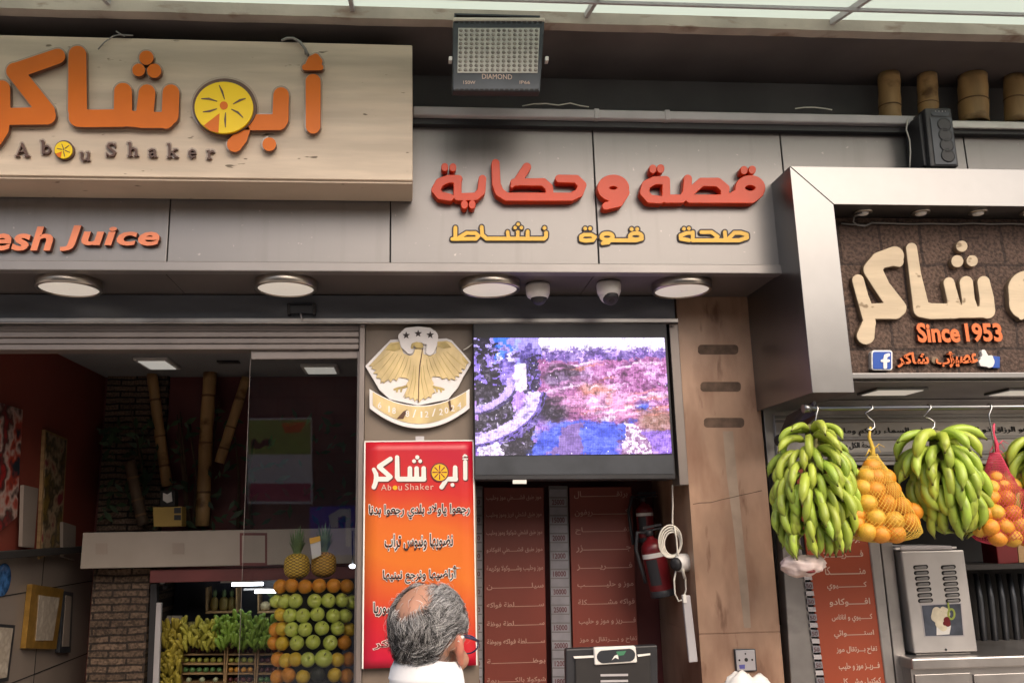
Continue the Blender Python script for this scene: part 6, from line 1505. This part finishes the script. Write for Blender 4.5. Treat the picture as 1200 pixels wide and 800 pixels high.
for nm, x0_, x1_, kinds, cnt in crs:
    th = thing('fruit_crate', f'wooden fruit crate with open shelves, {nm} one of three in the cooler', 'crate', W(*Kz((x0_+x1_)/2, 800), YCr), 'fruit crates in the cooler')
    m_ = MB(); m_.quad([Kz(x0_,556), Kz(x0_+11,556), Kz(x0_-8,860), Kz(x0_-20,860)], YCr, 0.2); m_.build('side_board', mWood, th, bevel=0.003)
    m_ = MB(); m_.quad([Kz(x1_-11,556), Kz(x1_,556), Kz(x1_-8,860), Kz(x1_-20,860)], YCr, 0.2); m_.build('side_board', mWood, th, bevel=0.003)
    m_ = MB(); m_.quad([Kz(x0_,540), Kz(x1_,540), Kz(x1_-20,860), Kz(x0_-10,860)], YCr+0.205, 0.01); m_.build('back_board', mBlackM, th)
    for si, y in enumerate((608, 672, 737, 803)):
        dx = -(y-556)*0.045
        m_ = MB(); m_.quad([Kz(x0_+12+dx,y-5), Kz(x1_-12+dx,y-6), Kz(x1_-12+dx,y+5), Kz(x0_+12+dx,y+6)], YCr+0.003, 0.18); m_.build('shelf', mWood, th, bevel=0.002)
        n_ = cnt[si]; r_ = 23/5.714*PXM(250,760,YCr)*0.88
        for i in range(n_):
            x = x0_+12+dx+(i+0.5)*(x1_-x0_-24)/n_; c = W(*Kz(x, y-7), YCr+0.05); c.z += r_
            kk = kinds[si]; cn = {'maroon':'dark red','yellowish':'yellow green','green':'green','pale':'pale green','orange':'orange'}[kk]
            add_fruit('fruit', SMm[kk], c, r_*random.uniform(0.9,1.04), f'small {cn} fruit, {ORD[i]} from the left on the {ORD[si]} shelf of the {nm} crate', 'fruit', 'fruit on the cooler shelves')
# wall crates with pineapples and melons above
for (x0_, x1_, nm) in ((405,615,'left'), (752,900,'right')):
    th = thing('wall_crate', f'wooden wall crate with upright fruit in the cooler, {nm} one', 'crate', W(*Kz((x0_+x1_)/2, 325), 6.15), 'wall crates in the cooler')
    m_ = MB(); m_.quad([Kz(x0_,320), Kz(x1_,316), Kz(x1_,330), Kz(x0_,334)], 6.10, 0.16); m_.build('bottom_board', mWood, th, bevel=0.002)
    for x in (x0_, x1_-9): 
        m_ = MB(); m_.quad([Kz(x,160), Kz(x+9,160), Kz(x+9,317), Kz(x,318)], 6.104, 0.15); m_.build('side_board', mWood, th, bevel=0.002)
# small pineapples standing in the wall crate
mPine = None
def pine_skin():
    m, t, b = new_mat('pineapple_skin'); N = t.nodes.new; L = t.links.new
    a = N('ShaderNodeAttribute'); a.attribute_name = 'col'; nz = N('ShaderNodeTexNoise'); nz.inputs['Scale'].default_value = 60
    mx = N('ShaderNodeMixRGB'); mx.blend_type = 'MULTIPLY'; mx.inputs[0].default_value = 0.5; L(a.outputs['Color'], mx.inputs[1]); L(nz.outputs['Color'], mx.inputs[2])
    L(a.outputs['Color'], b.inputs['Base Color']); b.inputs['Roughness'].default_value = 0.55; return m
mPine = pine_skin(); mPineLeaf = mat('pineapple_leaf', (0.13,0.20,0.09), 0.5, var=0.3, scale=18)
def pineapple(lab, foot, h, r, crown_h, seed, tone=(0.50,0.30,0.03)):
    rr_ = random.Random(seed); th = thing('pineapple', lab, 'pineapple', foot, 'pineapples')
    m_ = MB(); cols = []; nu, nv = 80, 60; vs_ = []
    for i in range(nv+1):
        t = i/nv; rad = r*max(0.05, (1-abs(2*t-1)**3.2))**0.5
        for j in range(nu):
            a = 2*math.pi*j/nu; u = j/nu*11; v = t*8.5
            p1 = (u+v) ; p2 = (u-v); f1 = abs((p1 % 1)-0.5)*2; f2 = abs((p2 % 1)-0.5)*2; d_ = max(f1, f2)
            bump_ = (1-d_**2)*0.07; vs_.append(Vector(foot)+Vector((math.cos(a)*rad*(1+bump_), math.sin(a)*rad*(1+bump_), t*h)))
            base_ = Vector(tone); dk = Vector((0.10,0.055,0.015))
            k = 0 if d_ < 0.62 else min(1, (d_-0.62)/0.22)
            col = base_.lerp(dk, k)
            if d_ < 0.16: col = Vector((0.20,0.11,0.03))
            cols.append((*col,1))
    fs_ = [(i*nu+j, i*nu+(j+1)%nu, (i+1)*nu+(j+1)%nu, (i+1)*nu+j) for i in range(nv) for j in range(nu)]
    m_.add(vs_, fs_, True); m_.cols = cols; m_.build('body', mPine, th)
    m_ = MB(); top = Vector(foot)+Vector((0,0,h*0.97))
    for k in range(54):
        lay = k/54; a = k*2.399; sp = 0.75*(1-lay)**1.0+0.10; L_ = crown_h*(0.42+0.62*lay)*rr_.uniform(0.85,1.1); w_ = r*0.20*(1-0.35*lay)
        o_ = Vector((math.cos(a), math.sin(a), 0)); sd_ = Vector((-math.sin(a), math.cos(a), 0)); n_ = 6; v2 = []
        for i in range(n_+1):
            t = i/n_; out = r*0.25+sp*L_*(t**1.25)*0.62; up_ = L_*t*(1-0.25*sp*t); ww = w_*(1-t)**0.7
            c_ = top+o_*out+Vector((0,0,up_)); v2 += [c_-sd_*ww, c_+o_*(-0.15*ww)+Vector((0,0,-0.2*ww)), c_+sd_*ww]
        f2 = []
        for i in range(n_):
            for s_ in (0,1): f2.append((i*3+s_, i*3+s_+1, i*3+s_+4, i*3+s_+3))
        m_.add(v2, f2, True)
    m_.build('crown', mPineLeaf, th)
    return th
for k, (x, hw) in enumerate(((462,17),(525,20),(577,17))):
    f_ = W(*Kz(x, 318), 6.16); s_ = PXM(260,700,6.16)/5.714
    pineapple(f'small dim pineapple, {ORD[k]} from the left in the cooler wall crate', f_, 95*s_, hw*1.5*s_, 55*s_, 40+k, (0.30,0.24,0.06))
c = W(*Kz(805,285), 6.15); s_ = PXM(310,710,6.15)/5.714
th = thing('melon', 'pale round melon in the right cooler wall crate', 'melon', c); m_ = MB(); m_.ball(c, (36*s_,36*s_,33*s_), 20, 14); m_.build('rind', mat('melon_rind', (0.50,0.42,0.24), 0.5, var=0.15, scale=30), th)
c = W(*Kz(845,250), 6.2); th = thing('green_fruit', 'green fruit with leaves beside the pale melon', 'fruit', c); m_ = MB(); m_.ball(c, (22*s_,22*s_,26*s_), 18, 12); m_.build('rind', mSm['green'], th)
m_ = MB()
for k in range(7):
    a = k*0.9; d_ = Vector((math.cos(a)*0.6, -0.2, 0.6+0.3*math.sin(a))).normalized(); p_ = c+Vector((0,0,24*s_)); q = d_.cross(Vector((0,1,0)))
    m_.add([p_-q*0.008, p_+q*0.008, p_+d_*0.06], [(0,1,2)])
m_.build('leaf', mPineLeaf, th)
# heaps of bananas on the crates and down the left side
mBanY = attr_mat('small_banana_skin', 0.45)
def small_bunch(lab, px0, py0, px1, py1, n, col, Y, seed):
    rr_ = random.Random(seed); c = W((px0+px1)/2, py1, Y); th = thing('banana_bunch', lab, 'bananas', c, 'banana bunches in the cooler')
    m_ = MB(); m_.cols = []
    for k in range(n):
        x = rr_.uniform(px0, px1); y = rr_.uniform(py0, py1); p_ = W(x, y, Y-rr_.random()*0.10); a = rr_.uniform(-0.75,0.75)+1.57; L_ = rr_.uniform(0.075,0.10)
        d_ = Vector((math.cos(a)*0.9, -0.42, math.sin(a))).normalized(); b_ = Vector((0,0,-1)); nb = len(m_.v)
        pts_ = [p_-d_*L_*0.5, p_-d_*L_*0.2+b_*-0.006, p_+d_*L_*0.15+b_*-0.007, p_+d_*L_*0.42+b_*0.002, p_+d_*L_*0.55+b_*0.008]
        m_.tube(pts_, [0.006,0.0135,0.0145,0.0115,0.004], 8)
        v_ = rr_.uniform(0.75,1.2); g = Vector(col)*v_; m_.cols += [(*g,1)]*(len(m_.v)-nb)
    m_.build('hand', mBanY, th)
    m_ = MB(); m_.tube([W((px0+px1)/2, py0+1, Y+0.02), W((px0+px1)/2, py1-1, Y+0.02)], 0.03, 8); m_.build('stem', mStem, th)
    return th
yl, gn, gy = (0.40,0.33,0.05), (0.20,0.33,0.05), (0.38,0.38,0.06)
specs = [('yellow banana bunch at the top of the left heap in the cooler', 191,729,213,752, 46, yl),('yellow banana bunch second from the top of the left heap', 190,752,212,774, 46, yl),('yellow banana bunch low in the left heap of the cooler', 188,774,211,798, 46, yl),('yellow banana bunch lowest in the left heap of the cooler', 187,798,210,822, 40, yl),
  ('yellow green banana bunch at the left end of the crates', 213,727,235,757, 50, (0.44,0.42,0.07)),('mixed banana bunch second along the top of the crates', 232,730,255,757, 50, gy),('bright green banana bunch third along the top of the crates', 250,726,277,757, 60, gn),('tallest green banana bunch in the middle of the crates', 275,720,300,758, 70, gn),('green banana bunch at the right end behind the door glass', 298,722,322,757, 60, gn)]
for k, (lab, a, b_, c_, d_, n_, col) in enumerate(specs): small_bunch(lab, a, b_, c_, d_, int(n_*0.8), col, 6.02, 60+k)
# ------------------------------------------------------------------ fruit column behind the glass
def apple_mesh(seed, mt):
    m_ = MB()
    def fn(q, d):
        rho = math.hypot(d.x, d.y); k = 1.0-0.30*math.exp(-(rho/0.26)**2)*(1 if d.z > 0 else 0.45)-0.07*max(0, -d.z)*rho
        k *= 1+0.025*math.cos(5*math.atan2(d.y, d.x)+seed)*max(0,-d.z); return Vector((q.x*(1.0+0.05*d.z), q.y*(1.0+0.05*d.z), q.z*0.93))*k if d.z > -2 else q
    m_.ball((0,0,0), 1.0, 28, 20, fn); o_ = m_.build('apple', mt); d_ = o_.data; bpy.data.objects.remove(o_); return d_
mApple = mat('green_apple_skin', (0.56,0.64,0.12), 0.3, var=0.10, scale=3, coat=0.3, lo=0.3, hi=0.7)
layer_spots(mApple, (0.60,0.64,0.28), 55, 0.66, 0.72)
mLemon = mat('yellow_fruit_skin', (0.70,0.47,0.04), 0.38, var=0.08, scale=5, bump=0.12, bscale=120)
APM = apple_mesh(1, mApple); LMM = orange_mesh(mLemon, 9)
m_ = MB(); m_.tube([(0,0,0.62),(0.03,0.0,0.85),(0.10,0.0,1.05)], [0.05,0.04,0.06], 7); o_ = m_.build('apple_stem', mBark); STM = o_.data; bpy.data.objects.remove(o_)
YFc = 4.42; cx_f = W(366,720,YFc).x; Rf = 0.185
cf = thing('fruit_holder', 'dark round fruit holder column behind the glass door', 'holder', (cx_f, YFc, 0))
zt_f = W(366,684,YFc).z
m_ = MB(); m_.lathe([(Rf*0.80,0.012),(Rf*0.80,zt_f-0.03),(Rf*0.9,zt_f-0.02),(Rf*0.9,zt_f+0.012)], (cx_f,YFc,0), (0,0,1), 40); m_.build('drum', mBlackM, cf)
zk_ = 0
def Nz(x, y): return (310+x/4, 600+y/4)
rows = [('top orange', 345, [(75,'o'),(128,'o'),(190,'o'),(256,'o'),(324,'o'),(386,'o')]),
 ('first apple', 416, [(58,'g'),(96,'g'),(145,'g'),(234,'g'),(299,'g'),(362,'g'),(407,'g')]),
 ('second apple', 481, [(78,'y'),(121,'g'),(180,'g'),(248,'g'),(322,'g'),(378,'g')]),
 ('third apple', 548, [(54,'o'),(84,'y'),(128,'g'),(190,'g'),(268,'g'),(342,'g'),(396,'y')]),
 ('fourth apple', 611, [(48,'o'),(84,'y'),(152,'g'),(227,'g'),(308,'g'),(374,'o')]),
 ('fifth', 690, [(64,'o'),(100,'y'),(145,'y'),(203,'g'),(277,'G'),(342,'y'),(392,'o')]),
 ('lowest', 766, [(62,'o'),(112,'o'),(180,'y'),(328,'y'),(384,'o')]),
 ('hidden bottom', 832, [(80,'o'),(140,'y'),(205,'g'),(270,'g'),(340,'y'),(390,'o')])]
for ri, (rn, y, fr_) in enumerate(rows[:7]):
    for ci, (x, kd) in enumerate(fr_):
        px, py = Nz(x, y+{0:0}.get(ci,0)+(random.Random(ri*9+ci).uniform(-5,5) if ri else random.Random(ci).uniform(-3,3))); u = max(-0.97, min(0.97, (x-222)/182.0)); s_ = PXM(366,720,YFc)
        yc = YFc-math.sqrt(1-u*u)*Rf*0.95; p_ = W(px, py, yc); r_ = {'o':33,'g':33,'y':32,'G':40}[kd]/4*s_*1.05*(yc/YFc)
        nm = {'o':'orange','g':'green apple','y':'yellow fruit','G':'largest green apple'}[kd]; cat = {'o':'orange','g':'apple','y':'fruit','G':'apple'}[kd]
        lab = f'{nm}, {ORD[ci]} from the left in the {rn} row of the fruit column'
        if kd in 'gG':
            rr_ = random.Random(ri*31+ci); az = math.asin(u)
            o = add_fruit('apple', APM, p_, r_, lab, cat, 'fruit on the fruit column', (R(58)+rr_.uniform(-.5,.35), rr_.uniform(-.45,.45), az*0.7+rr_.uniform(-.2,.2)))
            s2_ = bpy.data.objects.new('apple_stem', STM); COL.objects.link(s2_); s2_.parent = o
        else: add_fruit('orange' if kd == 'o' else 'yellow_fruit', OM[0] if kd == 'o' else LMM, p_, r_, lab, cat, 'fruit on the fruit column')
# dark avocado in the lowest row
p_ = W(*Nz(248,758), YFc-Rf*0.95); th = thing('avocado', 'dark avocado in the lowest row of the fruit column', 'avocado', p_)
m_ = MB(); m_.ball(p_, (0.034,0.03,0.034), 20, 14); m_.build('skin', mat('avocado_skin', (0.03,0.032,0.022), 0.6, var=0.3, scale=30, bump=0.3), th)
# two pineapples on top with a small packet between
s_ = PXM(350,660,4.36)
f1 = W(347.5,678.5,4.36); f2 = W(379,676.5,4.37)
pineapple('pineapple on the fruit column, the more yellow one left of the packet', f1, 30*s_, 14.2*s_, 33*s_, 5, (0.80,0.53,0.07))
pineapple('pineapple on the fruit column, the browner one with a packet stuck in it', f2, 30*s_, 14.0*s_, 36*s_, 6, (0.70,0.40,0.06))
th = thing('snack_packet', 'small yellow and white packet stuck beside the pineapple crown', 'packet', W(369,650,4.30))
m_ = MB(); m_.prism([W(x, y, 4.30) for x, y in ((362.5,630.5),(375,627.5),(376.5,650),(366,655))], (0,0.008,0)); m_.build('wrapper', mPaper, th, bevel=0.002)
m_ = MB(); m_.prism([W(x, y, 4.297) for x, y in ((362.5,630.5),(375,627.5),(375.5,633.5),(363.5,637))], (0,0.002,0)); m_.build('yellow_top', mGold, th)
th = thing('counter_light', 'small bright lamp at the door frame behind the glass', 'lamp', W(413,663,4.9))
m_ = MB(); m_.ball(W(413,663,4.9), (0.018,0.014,0.012), 12, 8); m_.build('bulb', mTube, th)
m_ = MB(); m_.tube([W(413,660,4.9), W(413,640,4.9), W(413,622,5.55)], 0.004, 6); m_.build('cord', mBlack, th)
# ------------------------------------------------------------------ the man passing in front
BETA = R(60); YMn = 2.0
top_ = W(503, 685, YMn); HC = Vector((W(504,735,YMn).x, YMn, top_.z-0.116))
Fv = Vector((math.cos(BETA), math.sin(BETA), 0)); Rv = Vector((math.sin(BETA), -math.cos(BETA), 0)); Zv = Vector((0,0,1))
HT = R(9)                                                       # head bowed a little
Fh = (Fv*math.cos(HT)-Zv*math.sin(HT)); Zh = (Zv*math.cos(HT)+Fv*math.sin(HT))
def H(x, y, z): return HC+Rv*x+Fh*y+Zh*z
def Bd(x, y, z): return Vector((HC.x, HC.y, 0))-Fv*0.02+Rv*x+Fv*y+Zv*z
man = thing('person', 'balding grey haired man with glasses and white collar seen from behind', 'person', (HC.x, HC.y, 0))
body = MB()
def hball(x, y, z, rx, ry, rz, tilt=0.0, nu=24, nv=16):
    vs_ = []
    for i in range(nv+1):
        t = math.pi*i/nv
        for j in range(nu):
            a = 2*math.pi*j/nu; u, v, w_ = math.sin(t)*math.cos(a)*rx, math.sin(t)*math.sin(a)*ry, math.cos(t)*rz
            v, w_ = v*math.cos(tilt)-w_*math.sin(tilt), v*math.sin(tilt)+w_*math.cos(tilt)
            vs_.append(H(x+u, y+v, z+w_))
    body.add(vs_, [(i*nu+j, (i+1)*nu+j, (i+1)*nu+(j+1)%nu, i*nu+(j+1)%nu) for i in range(nv) for j in range(nu)], True)
CR = (0.0, -0.012, 0.030, 0.0775, 0.0985, 0.0865)
hball(*CR)
hball(0, 0.030, -0.035, 0.064, 0.066, 0.078); hball(0, 0.042, -0.088, 0.046, 0.046, 0.032); hball(0, -0.040, -0.020, 0.058, 0.050, 0.06)
hball(0, 0.103, -0.030, 0.013, 0.020, 0.022, -0.4); hball(0, 0.097, -0.012, 0.009, 0.014, 0.024, -0.3); hball(0, 0.072, 0.004, 0.052, 0.024, 0.014)
hball(0, 0.084, -0.068, 0.022, 0.014, 0.010)
for s in (-1, 1):
    hball(s*0.032, 0.076, -0.010, 0.014, 0.012, 0.011); hball(s*0.045, 0.060, -0.040, 0.022, 0.026, 0.022)
    hball(s*0.077, -0.004, -0.020, 0.008, 0.018, 0.032, 0.25, 16, 12); hball(s*0.084, -0.013, -0.012, 0.006, 0.011, 0.026, 0.25, 16, 12); hball(s*0.078, 0.004, -0.046, 0.007, 0.009, 0.011, 0, 12, 8)
zs = HC.z-0.225                                                # shoulder line
body.tube([H(0,-0.030,-0.03), H(0,-0.026,-0.08), Bd(0,-0.02,HC.z-0.15), Bd(0,-0.02,zs+0.01)], [0.058,0.055,0.058,0.085], 20)
zhip = 0.93
def ell_tube(rows, n=24):
    vs_ = []
    for (cx, cy, z, rx, ry) in rows:
        for j in range(n):
            a = 2*math.pi*j/n; vs_.append(Bd(cx+rx*math.cos(a), cy+ry*math.sin(a), z))
    fs_ = [(i*n+j, i*n+(j+1)%n, (i+1)*n+(j+1)%n, (i+1)*n+j) for i in range(len(rows)-1) for j in range(n)]
    fs_ += [list(range(n))[::-1], [(len(rows)-1)*n+j for j in range(n)]]
    return vs_, fs_
TOR = [(0,0,zhip-0.08,0.15,0.11),(0,0,zhip+0.02,0.165,0.12),(0,0.01,zhip+0.15,0.155,0.12),(0,0,zhip+0.28,0.165,0.115),(0,-0.005,zs-0.12,0.18,0.115),(0,-0.01,zs-0.04,0.175,0.10),(0,-0.015,zs+0.01,0.11,0.075),(0,-0.02,zs+0.04,0.075,0.062)]
body.add(*ell_tube(TOR), True)
ARM = {}
for s in (-1, 1):
    A_ = [Bd(s*0.165,-0.01,zs-0.02), Bd(s*0.215,-0.01,zs-0.10), Bd(s*0.235,-0.015,zs-0.31), Bd(s*0.245,0.03,zs-0.44), Bd(s*0.25,0.07,zs-0.56)]
    ARM[s] = A_; body.tube(A_, [0.060,0.054,0.043,0.036,0.027], 16)
    hd_ = A_[-1]; dn = (A_[-1]-A_[-2]).normalized(); fw = Fv
    body.obox(hd_+dn*0.045, Rv*0.014, (fw-dn*fw.dot(dn)).normalized()*0.038, dn*0.048)
    fx = (fw-dn*fw.dot(dn)).normalized()
    for k, (off, L_) in enumerate(((0.030,0.068),(0.010,0.078),(-0.010,0.073),(-0.029,0.056))):
        b_ = hd_+dn*0.085+fx*off; inn = -Rv*s
        body.tube([b_-dn*0.012, b_+dn*L_*0.4+inn*0.004, b_+dn*L_*0.75+inn*0.016, b_+dn*L_*0.95+inn*0.03], [0.0095,0.009,0.008,0.006], 8)
    b_ = hd_+dn*0.03+fx*0.036
    body.tube([b_-fx*0.01, b_+fx*0.018+dn*0.022-Rv*s*0.006, b_+fx*0.022+dn*0.05-Rv*s*0.012], [0.011,0.010,0.007], 8)
    st_ = 0.10*s
    body.tube([Bd(s*0.085,0,zhip-0.02), Bd(s*0.09,0.01+st_*0.3,zhip-0.25), Bd(s*0.09,0.015+st_*0.7,0.50), Bd(s*0.09,-0.005+st_,0.28), Bd(s*0.09,-0.02+st_*1.2,0.07)], [0.085,0.075,0.055,0.052,0.036], 16)
    body.tube([Bd(s*0.09,-0.06+st_*1.2,0.045), Bd(s*0.09,0.02+st_*1.2,0.05), Bd(s*0.095,0.12+st_*1.2,0.035), Bd(s*0.095,0.19+st_*1.2,0.028)], [0.036,0.042,0.036,0.022], 12)
o = body.build('body', mBark, man)
rm = o.modifiers.new('r', 'REMESH'); rm.mode = 'VOXEL'; rm.voxel_size = 0.0055; rm.use_smooth_shade = True
smo = o.modifiers.new('s', 'SMOOTH'); smo.iterations = 5; smo.factor = 0.5
bpy.context.view_layer.update()
me = bpy.data.meshes.new_from_object(o.evaluated_get(bpy.context.evaluated_depsgraph_get())); o.modifiers.clear(); o.data = me; me.name = 'body'
mSkin = attr_mat('skin', 0.5, sss=0.12)
_t = mSkin.node_tree; _n = _t.nodes.new('ShaderNodeTexNoise'); _n.inputs['Scale'].default_value = 260; _bp = _t.nodes.new('ShaderNodeBump'); _bp.inputs['Strength'].default_value = 0.15; _bp.inputs['Distance'].default_value = 0.002
_t.links.new(_n.outputs['Fac'], _bp.inputs['Height']); _t.links.new(_bp.outputs[0], _t.nodes['Principled BSDF'].inputs['Normal'])
me.materials.clear(); me.materials.append(mSkin)
def loc_dir(p):
    q = Vector(p)-H(CR[0],CR[1],CR[2]); return Vector((q.dot(Rv)/CR[3], q.dot(Fh)/CR[4], q.dot(Zh)/CR[5]))
BALD = Vector((-0.10,-0.70,0.70)).normalized()
def hair_cover(l):
    """0 bare .. 1 full hair, on the direction of a scalp point"""
    d = l.normalized(); a = math.degrees(math.acos(max(-1, min(1, d.dot(BALD)))))
    b2_ = math.degrees(math.acos(max(-1, min(1, d.dot(Vector((0,0.15,1)).normalized())))))
    a = min(a, b2_*1.35+6)
    k = max(0, min(1, (a-29+9*mnoise.noise(d*4))/20))
    if d.y > 0.60 and d.z < 0.75: k *= max(0, 1-(d.y-0.60)/0.12)
    if d.y > 0.10 and d.z < -0.10: k = 0
    if d.z < -0.80: k *= max(0, 1-(-0.80-d.z)/0.15)
    ear = math.hypot(d.y-0.10, d.z+0.52)
    if abs(d.x) > 0.7 and ear < 0.42: k = 0
    return k
cols = []
for v in me.vertices:
    p = v.co; l = loc_dir(p); c = Vector((0.46,0.235,0.155))
    c = c*(0.93+0.14*mnoise.noise(p*22))
    if l.length < 1.5 and p.z > HC.z-0.13:
        k = hair_cover(l)
        if l.length < 1.25: c = c.lerp(Vector((0.20,0.15,0.13)), 0.8*k)
        if abs(l.x) > 0.96 and abs(l.y) < 0.35 and l.z < 0.1: c = Vector((0.50,0.19,0.13))
    cols.append((*c,1))
at = me.color_attributes.new('col', 'FLOAT_COLOR', 'POINT'); at.data.foreach_set('color', np.array(cols, np.float32).ravel())
# hair: many fine strands lying back over the scalp
hm = MB(); hm.cols = []; hr = random.Random(12)
cen = H(CR[0],CR[1],CR[2])
def surf(l, off): d = l.normalized(); return cen+Rv*(d.x*(CR[3]+off))+Fh*(d.y*(CR[4]+off))+Zh*(d.z*(CR[5]+off))
N_ = 22000
for k in range(N_):
    zz_ = 1-2*(k+0.5)/N_; a = k*2.39996; rr2 = math.sqrt(max(0,1-zz_*zz_)); d = Vector((rr2*math.cos(a), rr2*math.sin(a), zz_))
    if d.z < -0.95: continue
    c_ = hair_cover(d)
    if hr.random() > c_*0.98+0.015: continue
    flow = Vector((0.25*(1 if d.x > 0 else -1)*(0.4 if d.z > 0.6 else 0), -0.85 if d.y > -0.55 else -0.1, -0.45 if d.z < 0.7 else -0.05))
    flow += Vector((mnoise.noise(d*3.0), mnoise.noise(d*3.0+Vector((5,0,0))), mnoise.noise(d*3.0+Vector((0,7,0)))))*0.75
    flow += Vector((hr.gauss(0,.12), hr.gauss(0,.12), hr.gauss(0,.12)))
    L_ = hr.uniform(0.30,0.62)*(1.0 if c_ > 0.6 else 0.7); n_ = 6; p = d.copy(); pts_ = []
    lift = hr.uniform(0.001,0.008) if hr.random() > 0.018 else hr.uniform(0.008,0.016)
    for i in range(n_):
        t = i/(n_-1); pts_.append(surf(p, 0.0005+lift*math.sin(math.pi*min(1,t*0.8))+0.002*t))
        if d.z < -0.30 and d.y < 0.25: pts_[-1] = pts_[-1]-Zh*(0.020*t*min(1, (-0.30-d.z)/0.3))-Fh*(0.004*t)
        tg = flow-p*flow.dot(p)
        p = (p+tg.normalized()*L_/n_).normalized() if tg.length > 1e-4 else p
    wdt = hr.uniform(0.0003,0.00065); nb = len(hm.v)
    hm.tube(pts_, [wdt*(1-0.75*i/(n_-1)) for i in range(n_)], 3, caps=False)
    low = max(0, min(1, (0.15-d.z)/0.7)); lf = max(0, -d.x)
    cl_ = mnoise.noise(d*9); g = hr.random()
    dark = 0.30+0.42*low+0.25*lf+0.75*cl_
    col = Vector((0.018,0.017,0.018)) if g < dark else Vector((0.60,0.59,0.59))*hr.uniform(0.45,1.25)
    hm.cols += [(*col,1)]*(len(hm.v)-nb)
hm.build('hair', attr_mat('grey_hair', 0.38, spec=0.5), man)
# glasses
gm = MB(); 
for s in (-1, 1):
    gm.tube([H(s*0.082,-0.014,0.002), H(s*0.083,0.0,0.008), H(s*0.080,0.05,0.006), H(s*0.072,0.100,0.002)], [0.0022,0.0026,0.0028,0.003], 6)
    gm.tube([H(s*(0.036+0.032*math.cos(q)), 0.112-0.006*abs(math.cos(q)), -0.006+0.020*math.sin(q)) for q in np.linspace(0, 6.283, 25)], 0.0018, 6)
gm.tube([H(-0.008,0.114,0.0), H(0.008,0.114,0.0)], 0.002, 6)
gm.build('glasses', mat('blue_black_frame', (0.03,0.04,0.11), 0.3, var=0.1), man)
gm = MB(); gm.tube([H(0.0815,-0.022,-0.004), H(0.0835,-0.012,0.006), H(0.0825,0.0,0.007)], [0.003,0.0045,0.003], 8); gm.build('temple_tip', mWhite, man)
# clothes
mShirt = mat('white_shirt_cloth', (0.82,0.82,0.84), 0.8, var=0.03, scale=30, bump=0.15, bscale=14)
cl_ = MB(); n_ = 48; vs_ = []; prof = [(0.068,-0.004),(0.070,0.0),(0.077,-0.018),(0.081,-0.040),(0.082,-0.042),(0.079,-0.047),(0.084,-0.075)]
zc_ = HC.z-0.030
for r_, dz in prof:
    for j in range(n_):
        a = 2*math.pi*j/n_; f_ = math.sin(a)                      # f_=+1 at the front
        vs_.append(Bd(r_*math.cos(a), 0.004+r_*math.sin(a)*0.98+0.010*0, zc_+dz-0.030*(f_+1)/2+0.003*math.sin(3*a+dz*60)))
cl_.add(vs_, [(i*n_+j, i*n_+(j+1)%n_, (i+1)*n_+(j+1)%n_, (i+1)*n_+j) for i in range(len(prof)-1) for j in range(n_)], True)
o = cl_.build('shirt_collar', mShirt, man); q = o.modifiers.new('t', 'SOLIDIFY'); q.thickness = 0.003
TS = [(0,0,zhip-0.12,0.175,0.135),(0,0,zhip+0.02,0.182,0.138),(0,0.01,zhip+0.15,0.172,0.138),(0,0,zhip+0.28,0.182,0.132),(0,-0.005,zs-0.12,0.198,0.132),(0,-0.01,zs-0.035,0.195,0.118),(0,-0.015,zs+0.03,0.125,0.092),(0,-0.02,zs+0.075,0.090,0.084),(0,0.002,zc_-0.058,0.080,0.082)]
v_, f_ = ell_tube(TS, 40); cl_ = MB(); cl_.add(v_, f_[:-2], True)
for s in (-1, 1): cl_.tube(ARM[s][:4]+[ARM[s][3].lerp(ARM[s][4],0.85)], [0.075,0.068,0.056,0.048,0.040], 20, caps=False)
cl_.build('shirt', mShirt, man)
cl_ = MB()
v_, f_ = ell_tube([(0,0,zhip-0.14,0.17,0.13),(0,0,zhip-0.02,0.178,0.134),(0,0,zhip+0.06,0.176,0.134)], 32); cl_.add(v_, f_[:-2], True)
for s in (-1, 1):
    st_ = 0.10*s; cl_.tube([Bd(s*0.085,0,zhip-0.03), Bd(s*0.09,0.01+st_*0.3,zhip-0.25), Bd(s*0.09,0.015+st_*0.7,0.50), Bd(s*0.09,-0.005+st_,0.28), Bd(s*0.09,-0.02+st_*1.2,0.09)], [0.100,0.088,0.070,0.064,0.062], 20, caps=False)
cl_.build('trousers', mat('dark_trousers', (0.05,0.05,0.06), 0.85, var=0.1, scale=12), man)
for s in (-1, 1):
    st_ = 0.10*s; cl_ = MB(); cl_.tube([Bd(s*0.09,-0.085+st_*1.2,0.052), Bd(s*0.09,-0.04+st_*1.2,0.054), Bd(s*0.09,0.03+st_*1.2,0.058), Bd(s*0.095,0.13+st_*1.2,0.042), Bd(s*0.095,0.22+st_*1.2,0.030)], [0.03,0.050,0.052,0.042,0.018], 16); cl_.build('shoe', mBlack, man)
